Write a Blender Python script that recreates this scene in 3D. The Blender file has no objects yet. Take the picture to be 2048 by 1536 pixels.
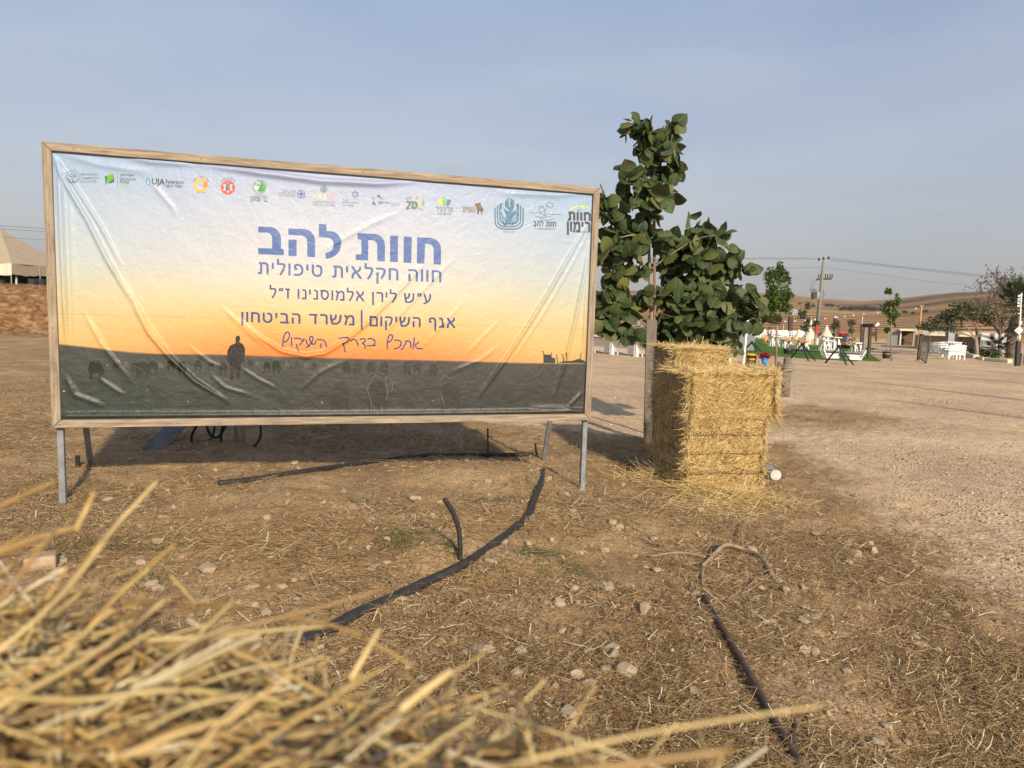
import bpy, bmesh, math, random
import numpy as np
from mathutils import Vector, Matrix
R = math.radians
random.seed(7)
rng = np.random.default_rng(11)
SC = bpy.context.scene
COL = SC.collection

# ------------------------------------------------------------------ camera
F, PITCH, ROLL, CAMZ = 1420.0, 0.1014, 0.0297, 1.3
cF = np.array([0, math.cos(PITCH), -math.sin(PITCH)])
r0 = np.array([1.0, 0, 0]); u0 = np.array([0, math.sin(PITCH), math.cos(PITCH)])
cR = r0 * math.cos(ROLL) + u0 * math.sin(ROLL)
cU = -r0 * math.sin(ROLL) + u0 * math.cos(ROLL)
CAM = np.array([0, 0, CAMZ])
cd = bpy.data.cameras.new('camera'); cam = bpy.data.objects.new('camera', cd); COL.objects.link(cam)
cam.matrix_world = Matrix(((cR[0], cU[0], -cF[0], 0), (cR[1], cU[1], -cF[1], 0), (cR[2], cU[2], -cF[2], CAMZ), (0, 0, 0, 1)))
cd.sensor_width = 36; cd.lens = F / 2048 * 36
cd.clip_start = 0.02; cd.clip_end = 9000
cd.dof.use_dof = True; cd.dof.focus_distance = 5.4; cd.dof.aperture_fstop = 6.0
SC.camera = cam

# ------------------------------------------------------------------ light
SUN_AZ, SUN_EL = R(158), R(25)          # azimuth clockwise from +Y (behind the camera, a little right)
wd = bpy.data.worlds.new('World'); SC.world = wd; wd.use_nodes = True
nt = wd.node_tree; bg = nt.nodes['Background']
sky = nt.nodes.new('ShaderNodeTexSky'); sky.sky_type = 'NISHITA'; sky.sun_disc = False
sky.sun_elevation = SUN_EL; sky.sun_rotation = SUN_AZ
sky.altitude = 300; sky.air_density = 1.0; sky.dust_density = 5.0; sky.ozone_density = 2.0
# a dusty veil over the clear sky
geo = nt.nodes.new('ShaderNodeTexCoord'); sep = nt.nodes.new('ShaderNodeSeparateXYZ'); nt.links.new(geo.outputs['Generated'], sep.inputs[0])
veil = nt.nodes.new('ShaderNodeValToRGB'); nt.links.new(sep.outputs[2], veil.inputs[0]); el = veil.color_ramp.elements
el[0].position, el[0].color = 0.0, (2.2, 2.1, 2.03, 1); el[1].position, el[1].color = 1.0, (.75, 1.0, 1.8, 1)
for p_, c_ in ((.10, (2.3, 2.27, 2.32, 1)), (.24, (2.15, 2.3, 2.68, 1)), (.45, (1.4, 1.8, 2.6, 1))):
    e_ = el.new(p_); e_.color = c_
mxs = nt.nodes.new('ShaderNodeMix'); mxs.data_type = 'RGBA'; mxs.inputs[0].default_value = .8
nt.links.new(sky.outputs[0], mxs.inputs[6]); nt.links.new(veil.outputs[0], mxs.inputs[7]); # faint uneven streaks of dust
smp = nt.nodes.new('ShaderNodeMapping'); smp.inputs['Scale'].default_value = (1.2, 1.2, 5); smp.inputs['Rotation'].default_value = (0.25, 0.1, 0); nt.links.new(geo.outputs['Generated'], smp.inputs[0])
snz = nt.nodes.new('ShaderNodeTexNoise'); snz.inputs['Scale'].default_value = 2.2; snz.inputs['Detail'].default_value = 5; nt.links.new(smp.outputs[0], snz.inputs['Vector'])
srp = nt.nodes.new('ShaderNodeValToRGB'); srp.color_ramp.elements[0].position = .35; srp.color_ramp.elements[0].color = (.93, .95, .985, 1); srp.color_ramp.elements[1].position = .7; srp.color_ramp.elements[1].color = (1.10, 1.08, 1.04, 1); nt.links.new(snz.outputs[0], srp.inputs[0])
sml = nt.nodes.new('ShaderNodeMix'); sml.data_type = 'RGBA'; sml.blend_type = 'MULTIPLY'; sml.inputs[0].default_value = 1; nt.links.new(mxs.outputs[2], sml.inputs[6]); nt.links.new(srp.outputs[0], sml.inputs[7])
nt.links.new(sml.outputs[2], bg.inputs['Color'])
bg.inputs['Strength'].default_value = 0.15
sl = bpy.data.lights.new('sun', 'SUN'); sun = bpy.data.objects.new('sun', sl); COL.objects.link(sun)
sl.energy = 3.8; sl.angle = R(1.8); sl.color = (1.0, 0.87, 0.69)
tosun = Vector((math.sin(SUN_AZ) * math.cos(SUN_EL), math.cos(SUN_AZ) * math.cos(SUN_EL), math.sin(SUN_EL)))
sun.rotation_euler = tosun.to_track_quat('Z', 'Y').to_euler()
sun.location = (4, -6, 8)
vs = SC.view_settings; vs.view_transform = 'Standard'; vs.look = 'None'; vs.gamma = 1; vs.use_curve_mapping = False
vs.exposure = 0.57

# ------------------------------------------------------------------ pixel <-> world (pixels of the 2048 x 1536 photograph)
def ray(px, py):
    return cF + cR * ((px - 1024) / F) + cU * ((768 - py) / F)
def at(px, py, Y):
    d = ray(px, py); return CAM + d * (Y / d[1])
def smooth(a, b, x):
    t = np.clip((x - a) / (b - a), 0, 1); return t * t * (3 - 2 * t)
def vnoise(x, y, seed=0):
    """value noise, smooth, -1..1"""
    x = np.asarray(x, float); y = np.asarray(y, float)
    xi = np.floor(x).astype(np.int64); yi = np.floor(y).astype(np.int64); fx = x - xi; fy = y - yi
    fx = fx * fx * (3 - 2 * fx); fy = fy * fy * (3 - 2 * fy)
    def h(a, b):
        n = (a * 374761393 + b * 668265263 + seed * 974711) & 0xffffffff
        n = ((n ^ (n >> 13)) * 1274126177) & 0xffffffff
        return ((n ^ (n >> 16)) & 0xffff) / 32767.5 - 1
    return (h(xi, yi) * (1 - fx) + h(xi + 1, yi) * fx) * (1 - fy) + (h(xi, yi + 1) * (1 - fx) + h(xi + 1, yi + 1) * fx) * fy
def fbm(x, y, o=4, seed=0):
    s = 0; a = 1.0
    for k in range(o):
        s = s + a * vnoise(x * 2 ** k, y * 2 ** k, seed + k); a *= 0.5
    return s / 1.9

PXT = np.array([-3000, 200, 600, 1200, 1300, 1450, 1500, 1560, 1640, 1700, 1750, 1800, 1850, 1900, 1960, 2048, 2300, 4000], float)
RIDGE = np.array([10, 10, 20, 46, 50, 50, 49, 46, 40, 38, 40, 45, 51, 55, 57, 62, 66, 40], float)
MID = np.array([8, 8, 8, 14, 13, 11, 10, 8, 6, 5, 7, 10, 15, 20, 24, 28, 32, 20], float)
def zbase(X, Y):
    X = np.asarray(X, float); Y = np.asarray(Y, float)
    D = np.maximum(np.hypot(X, Y), .01)
    z = -0.03 * np.clip(X + 0.9, -4, 2.6) * smooth(30, 8, D)
    z = z - 0.01 * np.clip(D - 8, 0, 100)
    pxa = np.where(Y > 0.05, 1024 + F * X / np.maximum(Y, .05), np.where(X > 0, 4000, -3000))
    e5 = np.interp(pxa, PXT, MID); e12 = np.interp(pxa, PXT, RIDGE)
    z500 = 1.3 + e5 * 500 / F; z1200 = 1.3 + e12 * 1200 / F
    far = np.where(D < 250, -0.92 - 0.42 * (D - 108) / 142, np.where(D < 500, -1.34 + (z500 + 1.34) * (D - 250) / 250,
          np.where(D < 1200, z500 + (z1200 - z500) * ((D - 500) / 700) ** 0.8, z1200 - (D - 1200) * 0.012)))
    z = np.where(D > 108, far, z)
    # earth bank on the left
    lf = smooth(560, 250, pxa) * (Y > 0)
    bank = 1.75 * smooth(31, 34.5, D) + 0.35 * smooth(35, 80, D)
    z = z * (1 - lf * smooth(24, 34, D)) + lf * bank
    return z
MOUND = [(-0.25, 5.45, .38, .12), (-2.55, 6.0, .45, .09), (-0.75, 3.9, .35, .06), (0.25, 5.5, .3, .05), (-0.35, 3.6, .25, .08), (0.55, 4.4, .5, .05), (-1.6, 4.7, .6, .04), (0.9, 2.7, .6, .04)]
def zt(X, Y, fine=True):
    z = zbase(X, Y)
    X = np.asarray(X, float); Y = np.asarray(Y, float)
    g = gravel_mask(X, Y)
    D = np.hypot(X, Y)
    for (mx, my, s, h) in MOUND:
        z = z + h * np.exp(-((X - mx) ** 2 + (Y - my) ** 2) / (2 * s * s))
    n = fbm(X * 0.9 + 3, Y * 0.9, 3, 5) * 0.05 * (1 - .75 * g)
    if fine:
        n = n + (fbm(X * 5, Y * 5, 3, 9) * 0.026 + fbm(X * 17, Y * 17, 2, 2) * 0.011) * (1 - .75 * g)
    # channel where the irrigation pipe is sunk
    z = z + n * smooth(26, 14, D)
    far = smooth(120, 600, D)
    z = z + far * fbm(X / 160, Y / 160, 4, 3) * 4.0
    return z
def gravel_mask(X, Y):
    X = np.asarray(X, float); Y = np.asarray(Y, float)
    w = fbm(X * .8, Y * .8, 3, 21) * .35
    edge = 2.55 + 0.5 * smooth(4.5, 7.5, Y) - 0.6 * smooth(3.2, 1.5, Y) + w
    a = smooth(-.45, .75, X - edge)
    b = smooth(-.3, .5, Y - (8.1 + w - .1 * np.clip(X, -4, 2))) * smooth(-.42, -.22, X / np.maximum(Y, .1) + w * .1)
    isl = np.exp(-(((X - 4.3) / 1.5) ** 2 + ((Y - 10.6) / 1.5) ** 2)) * 1.2          # strawy patch round the bollard
    return np.clip(np.maximum(a, b) - isl, 0, 1)
def gp(px, py, fine=False):
    """ground point under a pixel"""
    d = ray(px, py); t = np.geomspace(.9, 1500, 420)
    P = CAM[None] + t[:, None] * d[None]
    dz = P[:, 2] - zt(P[:, 0], P[:, 1], fine)
    k = int(np.argmax(dz < 0))
    if dz[k] >= 0: k = len(t) - 1
    a, b = t[k - 1], t[k]
    for _ in range(16):
        m = (a + b) / 2; p = CAM + d * m
        if p[2] - float(zt(p[0], p[1], fine)) < 0: b = m
        else: a = m
    return CAM + d * a
def zg(x, y): return float(zt(x, y))

# ------------------------------------------------------------------ materials
def srgb(r, g, b):
    f = lambda c: c / 12.92 if c <= .04045 else ((c + .055) / 1.055) ** 2.4
    return (f(r / 255), f(g / 255), f(b / 255), 1)
def newmat(name):
    m = bpy.data.materials.new(name); m.use_nodes = True
    return m, m.node_tree, m.node_tree.nodes['Principled BSDF']
def N(t, typ, **kw):
    n = t.nodes.new(typ)
    for k, v in kw.items():
        if k in n.inputs: n.inputs[k].default_value = v
        else: setattr(n, k, v)
    return n
def ramp(t, fac, stops):
    r = t.nodes.new('ShaderNodeValToRGB'); e = r.color_ramp.elements
    while len(e) > 1: e.remove(e[-1])
    e[0].position, e[0].color = stops[0][0], tuple(stops[0][1])[:3] + (1,)
    for p, c in stops[1:]:
        q = e.new(p); q.color = tuple(c)[:3] + (1,)
    t.links.new(fac, r.inputs[0]); return r.outputs[0]
def mixc(t, fac, a, b, mode='MIX'):
    m = t.nodes.new('ShaderNodeMix'); m.data_type = 'RGBA'; m.blend_type = mode
    for s, v in ((m.inputs[0], fac), (m.inputs[6], a), (m.inputs[7], b)):
        if hasattr(v, 'links'): t.links.new(v, s)
        elif isinstance(v, (int, float)): s.default_value = v
        else: s.default_value = tuple(v)[:3] + (1,)
    return m.outputs[2]
def mth(t, op, a, b=0.0, clamp=False):
    m = t.nodes.new('ShaderNodeMath'); m.operation = op; m.use_clamp = clamp
    for s, v in ((m.inputs[0], a), (m.inputs[1], b)):
        if hasattr(v, 'links'): t.links.new(v, s)
        else: s.default_value = v
    return m.outputs[0]
def noise(t, vec, scale, detail=4, rough=.55, out=0, dist=0):
    n = N(t, 'ShaderNodeTexNoise', Scale=scale, Detail=detail, Roughness=rough, Distortion=dist)
    if vec is not None: t.links.new(vec, n.inputs['Vector'])
    return n.outputs[out]
def bump(t, bs, h, strength=.3, dist=.01):
    b = N(t, 'ShaderNodeBump', Strength=strength, Distance=dist); t.links.new(h, b.inputs['Height']); t.links.new(b.outputs[0], bs.inputs['Normal'])
_mats = {}
def M(name, c1, c2=None, scale=8, rough=.7, metal=0, bmp=0, stretch=(1, 1, 1), spec=.4, trans=0):
    """a mottled surface of two close tones in object coordinates"""
    if name in _mats: return _mats[name]
    m, t, bs = newmat(name)
    c2 = c2 or tuple(c * .72 for c in c1[:3])
    tc = N(t, 'ShaderNodeTexCoord'); mp = N(t, 'ShaderNodeMapping', Scale=stretch); t.links.new(tc.outputs['Object'], mp.inputs[0])
    nz = noise(t, mp.outputs[0], scale, 5, .6)
    t.links.new(ramp(t, nz, [(.33, c2), (.66, c1)]), bs.inputs['Base Color'])
    rr = mth(t, 'MULTIPLY_ADD', nz, .25); rr.node.inputs[2].default_value = max(rough - .12, .05)
    t.links.new(rr, bs.inputs['Roughness'])
    bs.inputs['Metallic'].default_value = metal; bs.inputs['Specular IOR Level'].default_value = spec
    if bmp: bump(t, bs, noise(t, mp.outputs[0], scale * 3, 4), bmp, .01)
    _mats[name] = m; return m
def RM(name, cols, rough=.75, spec=.25, trans=0.0, nscale=0):
    """each loose piece (straw, leaf, pebble) takes its own tone"""
    if name in _mats: return _mats[name]
    m, t, bs = newmat(name)
    g = N(t, 'ShaderNodeNewGeometry')
    c = ramp(t, g.outputs['Random Per Island'], [(i / (len(cols) - 1), k) for i, k in enumerate(cols)])
    if nscale:
        tc = N(t, 'ShaderNodeTexCoord'); nz = noise(t, tc.outputs['Object'], nscale, 3)
        c = mixc(t, mth(t, 'MULTIPLY', nz, .55), c, tuple(k * .5 for k in cols[0][:3]))
    t.links.new(c, bs.inputs['Base Color'])
    bs.inputs['Roughness'].default_value = rough; bs.inputs['Specular IOR Level'].default_value = spec
    if trans:
        tr = N(t, 'ShaderNodeBsdfTranslucent'); t.links.new(c, tr.inputs[0])
        mx = N(t, 'ShaderNodeMixShader'); mx.inputs[0].default_value = trans
        t.links.new(bs.outputs[0], mx.inputs[1]); t.links.new(tr.outputs[0], mx.inputs[2])
        t.links.new(mx.outputs[0], t.nodes['Material Output'].inputs[0])
    _mats[name] = m; return m
WOOD = M('weathered_wood', (.37, .295, .215), (.16, .12, .085), 70, .85, 0, .35, (1, 1, .06))
WOODH = M('weathered_wood_rail', (.39, .31, .225), (.16, .12, .085), 70, .85, 0, .35, (.06, 1, 1))
GREYWOOD = M('grey_wood', (.33, .29, .25), (.15, .12, .1), 60, .85, 0, .4, (1, 1, .06))
DARKWOOD = M('dark_wood', (.09, .06, .042), (.045, .03, .022), 12, .8, 0, .3, (1, 1, .1))
STEEL = M('galvanised_steel', (.26, .275, .285), (.17, .18, .185), 14, .5, .25)
WHITE = M('white_paint', (.8, .79, .76), (.7, .69, .66), 4, .6)
BLACK = M('black_plastic', (.022, .022, .024), (.012, .012, .013), 20, .5)
BLACKM = M('black_metal', (.03, .028, .027), (.018, .016, .016), 20, .55)
ORANGEWOOD = M('orange_wood', (.52, .28, .1), (.4, .2, .07), 10, .7)
RED = M('red_paint', (.5, .02, .02), (.35, .012, .015), 6, .6)
CONC = M('concrete_pole', (.24, .215, .18), (.17, .15, .125), 6, .85)

# ------------------------------------------------------------------ meshes
def fin(o, mats, parent=None, smooth_=False):
    for m in (mats if isinstance(mats, (list, tuple)) else [mats]): o.data.materials.append(m)
    COL.objects.link(o)
    if parent is not None: o.parent = parent
    if smooth_: o.data.polygons.foreach_set('use_smooth', np.ones(len(o.data.polygons), bool))
    return o
def npmesh(name, V, Fc, mats, parent=None, smooth_=False, mi=None):
    """V (n,3); Fc (m,k) of one face size k"""
    me = bpy.data.meshes.new(name); V = np.asarray(V, np.float32); Fc = np.asarray(Fc, np.int32)
    me.vertices.add(len(V)); me.vertices.foreach_set('co', V.ravel())
    k = Fc.shape[1]; me.loops.add(Fc.size); me.loops.foreach_set('vertex_index', Fc.ravel())
    me.polygons.add(len(Fc)); me.polygons.foreach_set('loop_start', np.arange(0, Fc.size, k, dtype=np.int32))
    if mi is not None: me.polygons.foreach_set('material_index', np.asarray(mi, np.int32))
    me.update(calc_edges=True)
    return fin(bpy.data.objects.new(name, me), mats, parent, smooth_)
class MB:
    def __init__(s): s.v = []; s.f = []; s.mi = []; s.m = 0
    def add(s, V, Fs):
        b = len(s.v); s.v += [tuple(map(float, p)) for p in V]
        for f in Fs: s.f.append(tuple(b + i for i in f)); s.mi.append(s.m)
        return s
    def box(s, c, d, rz=0, rx=0, ry=0):
        m = Matrix.Rotation(rz, 3, 'Z') @ Matrix.Rotation(ry, 3, 'Y') @ Matrix.Rotation(rx, 3, 'X')
        V = [Vector(c) + m @ Vector((x * d[0] / 2, y * d[1] / 2, z * d[2] / 2)) for z in (-1, 1) for y in (-1, 1) for x in (-1, 1)]
        return s.add(V, [(0, 2, 3, 1), (4, 5, 7, 6), (0, 1, 5, 4), (2, 6, 7, 3), (0, 4, 6, 2), (1, 3, 7, 5)])
    def bar(s, a, b, w, d=None, up=(0, 0, 1)):
        a = Vector(a); b = Vector(b); d = d or w; z = (b - a).normalized()
        x = z.cross(Vector(up)); x = x.normalized() if x.length > 1e-4 else Vector((1, 0, 0)); y = x.cross(z)
        V = [p + x * (i * w / 2) + y * (j * d / 2) for p in (a, b) for j in (-1, 1) for i in (-1, 1)]
        return s.add(V, [(0, 2, 3, 1), (4, 5, 7, 6), (0, 1, 5, 4), (2, 6, 7, 3), (0, 4, 6, 2), (1, 3, 7, 5)])
    def tube(s, pts, r, n=8, cap=True):
        pts = [Vector(p) for p in pts]; rr = r if isinstance(r, (list, tuple)) else [r] * len(pts)
        V = []; prev = None
        for i, p in enumerate(pts):
            t = (pts[min(i + 1, len(pts) - 1)] - pts[max(i - 1, 0)]).normalized()
            if prev is None:
                x = t.cross(Vector((0, 0, 1))); x = x if x.length > .05 else t.cross(Vector((1, 0, 0)))
            else: x = prev - t * prev.dot(t)
            x.normalize(); prev = x; y = t.cross(x)
            V += [p + (x * math.cos(2 * math.pi * k / n) + y * math.sin(2 * math.pi * k / n)) * rr[i] for k in range(n)]
        Fs = [(i * n + k, i * n + (k + 1) % n, (i + 1) * n + (k + 1) % n, (i + 1) * n + k) for i in range(len(pts) - 1) for k in range(n)]
        if cap: Fs += [tuple(range(n - 1, -1, -1)), tuple(range((len(pts) - 1) * n, len(pts) * n))]
        return s.add(V, Fs)
    def lathe(s, c, prof, n=14):
        c = Vector(c); V = [c + Vector((r * math.cos(2 * math.pi * k / n), r * math.sin(2 * math.pi * k / n), z)) for (r, z) in prof for k in range(n)]
        Fs = [(i * n + k, i * n + (k + 1) % n, (i + 1) * n + (k + 1) % n, (i + 1) * n + k) for i in range(len(prof) - 1) for k in range(n)]
        Fs += [tuple(range(n - 1, -1, -1)), tuple(range((len(prof) - 1) * n, len(prof) * n))]
        return s.add(V, Fs)
    def ball(s, c, r, sub=2, jit=.0, sq=(1, 1, 1)):
        bm = bmesh.new(); bmesh.ops.create_icosphere(bm, subdivisions=sub, radius=1)
        V = [Vector(c) + Vector((v.co.x * sq[0], v.co.y * sq[1], v.co.z * sq[2])) * r * (1 + random.uniform(-jit, jit)) for v in bm.verts]
        s.add(V, [tuple(v.index for v in f.verts) for f in bm.faces]); bm.free(); return s
    def build(s, name, mats, parent=None, smooth_=False, bevel=0):
        me = bpy.data.meshes.new(name); me.from_pydata(s.v, [], s.f); me.update()
        me.polygons.foreach_set('material_index', s.mi)
        o = fin(bpy.data.objects.new(name, me), mats, parent, smooth_)
        if bevel:
            b = o.modifiers.new('bevel', 'BEVEL'); b.width = bevel; b.segments = 2; b.limit_method = 'ANGLE'
        return o
def tag(o, label=None, cat=None, group=None, kind=None):
    if label: o['label'] = label
    if cat: o['category'] = cat
    if group: o['group'] = group
    if kind: o['kind'] = kind
    return o
def empty(name, loc=(0, 0, 0), rz=0):
    o = bpy.data.objects.new(name, None); COL.objects.link(o); o.location = tuple(map(float, loc)); o.rotation_euler = (0, 0, rz); o.empty_display_size = .2
    return o
def copy_tree(o, parent=None):
    c = o.copy(); COL.objects.link(c)
    if parent is not None: c.parent = parent
    for ch in list(o.children): copy_tree(ch, c)
    return c
def put(o, p, rz=0, s=1):
    o.location = tuple(map(float, p)); o.rotation_euler = (0, 0, rz); o.scale = (s, s, s); return o
def unit(v): return v / np.maximum(np.linalg.norm(v, axis=-1, keepdims=True), 1e-9)
def straws(P0, Dr, L, rad, bend, sides=3, segs=2, squash=1.0, taper=.75):
    """many thin bent stalks as one vertex / face array"""
    n = len(P0); Dr = unit(Dr); t = np.linspace(0, 1, segs + 1)
    C = P0[:, None] + Dr[:, None] * (L[:, None] * t[None])[..., None] + bend[:, None] * (t ** 2)[None, :, None]
    ref = np.where(np.abs(Dr[:, 2:3]) > .9, np.array([[1., 0, 0]]), np.array([[0, 0, 1.]]))
    U = unit(np.cross(Dr, ref)); W = np.cross(U, Dr)
    a = np.arange(sides) * 2 * math.pi / sides
    rr = rad[:, None] * (1 - (1 - taper) * t[None])
    V = C[:, :, None] + rr[:, :, None, None] * (U[:, None, None] * np.cos(a)[None, None, :, None] + W[:, None, None] * (squash * np.sin(a))[None, None, :, None])
    i, k = np.meshgrid(np.arange(segs), np.arange(sides), indexing='ij')
    q = np.stack([i * sides + k, i * sides + (k + 1) % sides, (i + 1) * sides + (k + 1) % sides, (i + 1) * sides + k], -1).reshape(-1, 4)
    Fc = (q[None] + (np.arange(n) * (segs + 1) * sides)[:, None, None]).reshape(-1, 4)
    return V.reshape(-1, 3), Fc
def cat_meshes(parts):
    V = []; Fs = []; b = 0
    for v, f in parts: V.append(v); Fs.append(f + b); b += len(v)
    return np.concatenate(V), np.concatenate(Fs)
# ------------------------------------------------------------------ the ground: one sheet from underfoot to the far ridge
def inpoly(X, Y, P):
    r = np.zeros(np.shape(X), bool); n = len(P)
    for i in range(n):
        (x1, y1), (x2, y2) = P[i], P[(i + 1) % n]
        c = ((y1 > Y) != (y2 > Y)) & (X < (x2 - x1) * (Y - y1) / ((y2 - y1) if y2 != y1 else 1e-9) + x1)
        r ^= c
    return r
LAWN = [tuple(gp(*p)[:2]) for p in ((1380, 712), (1490, 708), (1560, 713), (1640, 719), (1762, 723), (1735, 705), (1716, 690), (1690, 672), (1440, 671))]
TRACK = [tuple(gp(*p)[:2]) for p in ((1560, 690), (1730, 692), (1720, 684), (1560, 683))]
def build_ground():
    ang = np.concatenate([np.arange(-44, 44.01, .1), np.arange(46, 316, 4.5)]); ang = np.radians(ang)
    rad = np.concatenate([[0.0], np.geomspace(.35, 30, 560), np.geomspace(30.6, 1250, 170), [1500, 2000, 2600, 3400]])
    A, D = np.meshgrid(ang, rad, indexing='xy')
    X = D * np.sin(A); Y = D * np.cos(A)
    Z = zt(X, Y)
    nr, na = D.shape
    i, k = np.meshgrid(np.arange(nr - 1), np.arange(na), indexing='ij')
    k2 = (k + 1) % na
    Fc = np.stack([i * na + k, i * na + k2, (i + 1) * na + k2, (i + 1) * na + k], -1).reshape(-1, 4)[:, ::-1]
    o = npmesh('ground', np.stack([X, Y, Z], -1).reshape(-1, 3), Fc, [], None, True)
    tag(o, kind='structure')
    X = X.ravel(); Y = Y.ravel(); Dd = D.ravel()
    wob = fbm(X * .35, Y * .35, 3, 33) * .7
    lawn = inpoly(X + wob * .5, Y + wob, LAWN).astype(float)
    track = inpoly(X, Y, TRACK)
    lawn[track] = 0
    gold = smooth(104, 116, Dd + wob * 4)
    pl = smooth(170, 178, Dd + fbm(X / 60, Y / 60, 3, 4) * 40) * smooth(500, 480, Dd + fbm(X / 90, Y / 90, 2, 6) * 60)
    hill = smooth(470, 520, Dd + fbm(X / 90, Y / 90, 2, 6) * 60)
    pxa = np.where(Y > .05, 1024 + F * X / np.maximum(Y, .05), 0)
    bank = smooth(500, 300, pxa) * smooth(30.0, 31.2, Dd + wob) * (Y > 0)
    for nm, v in (('gravel', gravel_mask(X, Y) * (1 - lawn)), ('lawn', lawn), ('gold', gold), ('plough', pl), ('hill', hill), ('bank', bank)):
        a = o.data.attributes.new(nm, 'FLOAT', 'POINT'); a.data.foreach_set('value', np.asarray(v, np.float32))
    m, t, bs = newmat('ground_cover')
    tc = N(t, 'ShaderNodeTexCoord'); P = tc.outputs['Object']
    at_ = lambda n: N(t, 'ShaderNodeAttribute', attribute_name=n).outputs['Fac']
    # strawy soil
    big = noise(t, P, 1.3, 5, .6); mid = noise(t, P, 9, 5, .65); fin_ = noise(t, P, 70, 4, .7)
    soil = ramp(t, big, [(.3, (.24, .145, .068)), (.5, (.41, .27, .138)), (.72, (.60, .435, .265))])
    soil = mixc(t, mth(t, 'MULTIPLY', ramp(t, mid, [(.38, (0, 0, 0)), (.62, (1, 1, 1))]), .65), soil, (.36, .25, .12))
    soil = mixc(t, ramp(t, fin_, [(.35, (1, 1, 1)), (.5, (0, 0, 0))]), soil, (.17, .105, .058))
    # gravel yard
    vor = N(t, 'ShaderNodeTexVoronoi', Scale=34.0); t.links.new(P, vor.inputs['Vector'])
    vor2 = N(t, 'ShaderNodeTexVoronoi', Scale=90.0); t.links.new(P, vor2.inputs['Vector'])
    peb = ramp(t, N(t, 'ShaderNodeSeparateColor').outputs[0], [(0, (.42, .31, .21)), (.5, (.53, .41, .29)), (1, (.66, .54, .41))])
    sp = peb.node.inputs[0].links[0].from_node; t.links.new(vor.outputs['Color'], sp.inputs[0])
    gr = mixc(t, ramp(t, vor.outputs['Distance'], [(.25, (0, 0, 0)), (.55, (1, 1, 1))]), peb, (.40, .295, .19))
    gr = mixc(t, ramp(t, noise(t, P, .55, 5, .6), [(.42, (0, 0, 0)), (.6, (1, 1, 1))]), gr, (.56, .42, .27))
    gr = mixc(t, mth(t, 'MULTIPLY', ramp(t, noise(t, P, 2.2, 4, .6), [(.45, (0, 0, 0)), (.7, (1, 1, 1))]), .5), gr, (.40, .285, .17))
    spk = N(t, 'ShaderNodeTexVoronoi', Scale=13.0); t.links.new(P, spk.inputs['Vector']); ssp = N(t, 'ShaderNodeSeparateColor'); t.links.new(spk.outputs['Color'], ssp.inputs[0])
    gr = mixc(t, .34, gr, ramp(t, ssp.outputs[1], [(0, (.55, .5, .46)), (.5, (1, 1, 1)), (1, (1.45, 1.42, 1.38))]), 'MULTIPLY')
    gr = mixc(t, 1.0, gr, (1.1, 1.07, 1.0), 'MULTIPLY')
    gmask = mth(t, 'ADD', at_('gravel'), mth(t, 'MULTIPLY', mth(t, 'SUBTRACT', mid, .5), .9))
    c = mixc(t, ramp(t, gmask, [(.3, (0, 0, 0)), (.7, (1, 1, 1))]), soil, gr)
    # lawn
    ln = ramp(t, noise(t, P, 1.2, 5, .65), [(.35, (.055, .125, .018)), (.6, (.09, .18, .03)), (.8, (.18, .19, .06))])
    c = mixc(t, ramp(t, mth(t, 'ADD', at_('lawn'), mth(t, 'MULTIPLY', mth(t, 'SUBTRACT', mid, .5), .7)), [(.45, (0, 0, 0)), (.55, (1, 1, 1))]), c, ln)
    # bank of dry weeds
    bk = ramp(t, noise(t, P, 3.5, 6, .7), [(.35, (.1, .05, .025)), (.5, (.23, .125, .055)), (.66, (.40, .26, .13))])
    c = mixc(t, at_('bank'), c, bk)
    # stubble, ploughed strips and dry hills
    gd = ramp(t, noise(t, P, .05, 6, .6), [(.35, (.36, .205, .065)), (.65, (.47, .29, .1))])
    c = mixc(t, at_('gold'), c, gd)
    mp = N(t, 'ShaderNodeMapping', Rotation=(0, 0, R(14))); t.links.new(P, mp.inputs[0])
    wv = N(t, 'ShaderNodeTexWave', bands_direction='Y', Scale=.016, Distortion=1.8); wv.inputs['Detail'].default_value = 2; wv.inputs['Detail Scale'].default_value = .35
    t.links.new(mp.outputs[0], wv.inputs['Vector'])
    pl_ = ramp(t, wv.outputs['Fac'], [(.22, (.13, .052, .022)), (.42, (.29, .14, .05)), (.7, (.48, .30, .135))])
    c = mixc(t, at_('plough'), c, pl_)
    hs_ = N(t, 'ShaderNodeMapping', Scale=(.35, 1, 1)); t.links.new(P, hs_.inputs[0])
    hl = ramp(t, noise(t, hs_.outputs[0], .011, 7, .62), [(.34, (.12, .072, .036)), (.46, (.23, .135, .058)), (.55, (.34, .205, .088)), (.68, (.44, .29, .13))])
    hl = mixc(t, ramp(t, noise(t, P, .12, 4, .7), [(.6, (0, 0, 0)), (.7, (.6, .6, .6))]), hl, (.12, .085, .045))
    c = mixc(t, at_('hill'), c, hl)
    t.links.new(c, bs.inputs['Base Color']); bs.inputs['Roughness'].default_value = .95; bs.inputs['Specular IOR Level'].default_value = .12
    h1 = mth(t, 'ADD', mth(t, 'MULTIPLY', fin_, .5), mth(t, 'MULTIPLY', mid, .8))
    h2 = mth(t, 'MULTIPLY', mth(t, 'SUBTRACT', 1.0, vor.outputs['Distance']), .3)
    hh = N(t, 'ShaderNodeMix'); t.links.new(at_('gravel'), hh.inputs[0]); t.links.new(h1, hh.inputs[2]); t.links.new(h2, hh.inputs[3])
    bump(t, bs, hh.outputs[0], .9, .028)
    o.data.materials.append(m)
    return o
build_ground()

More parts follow.
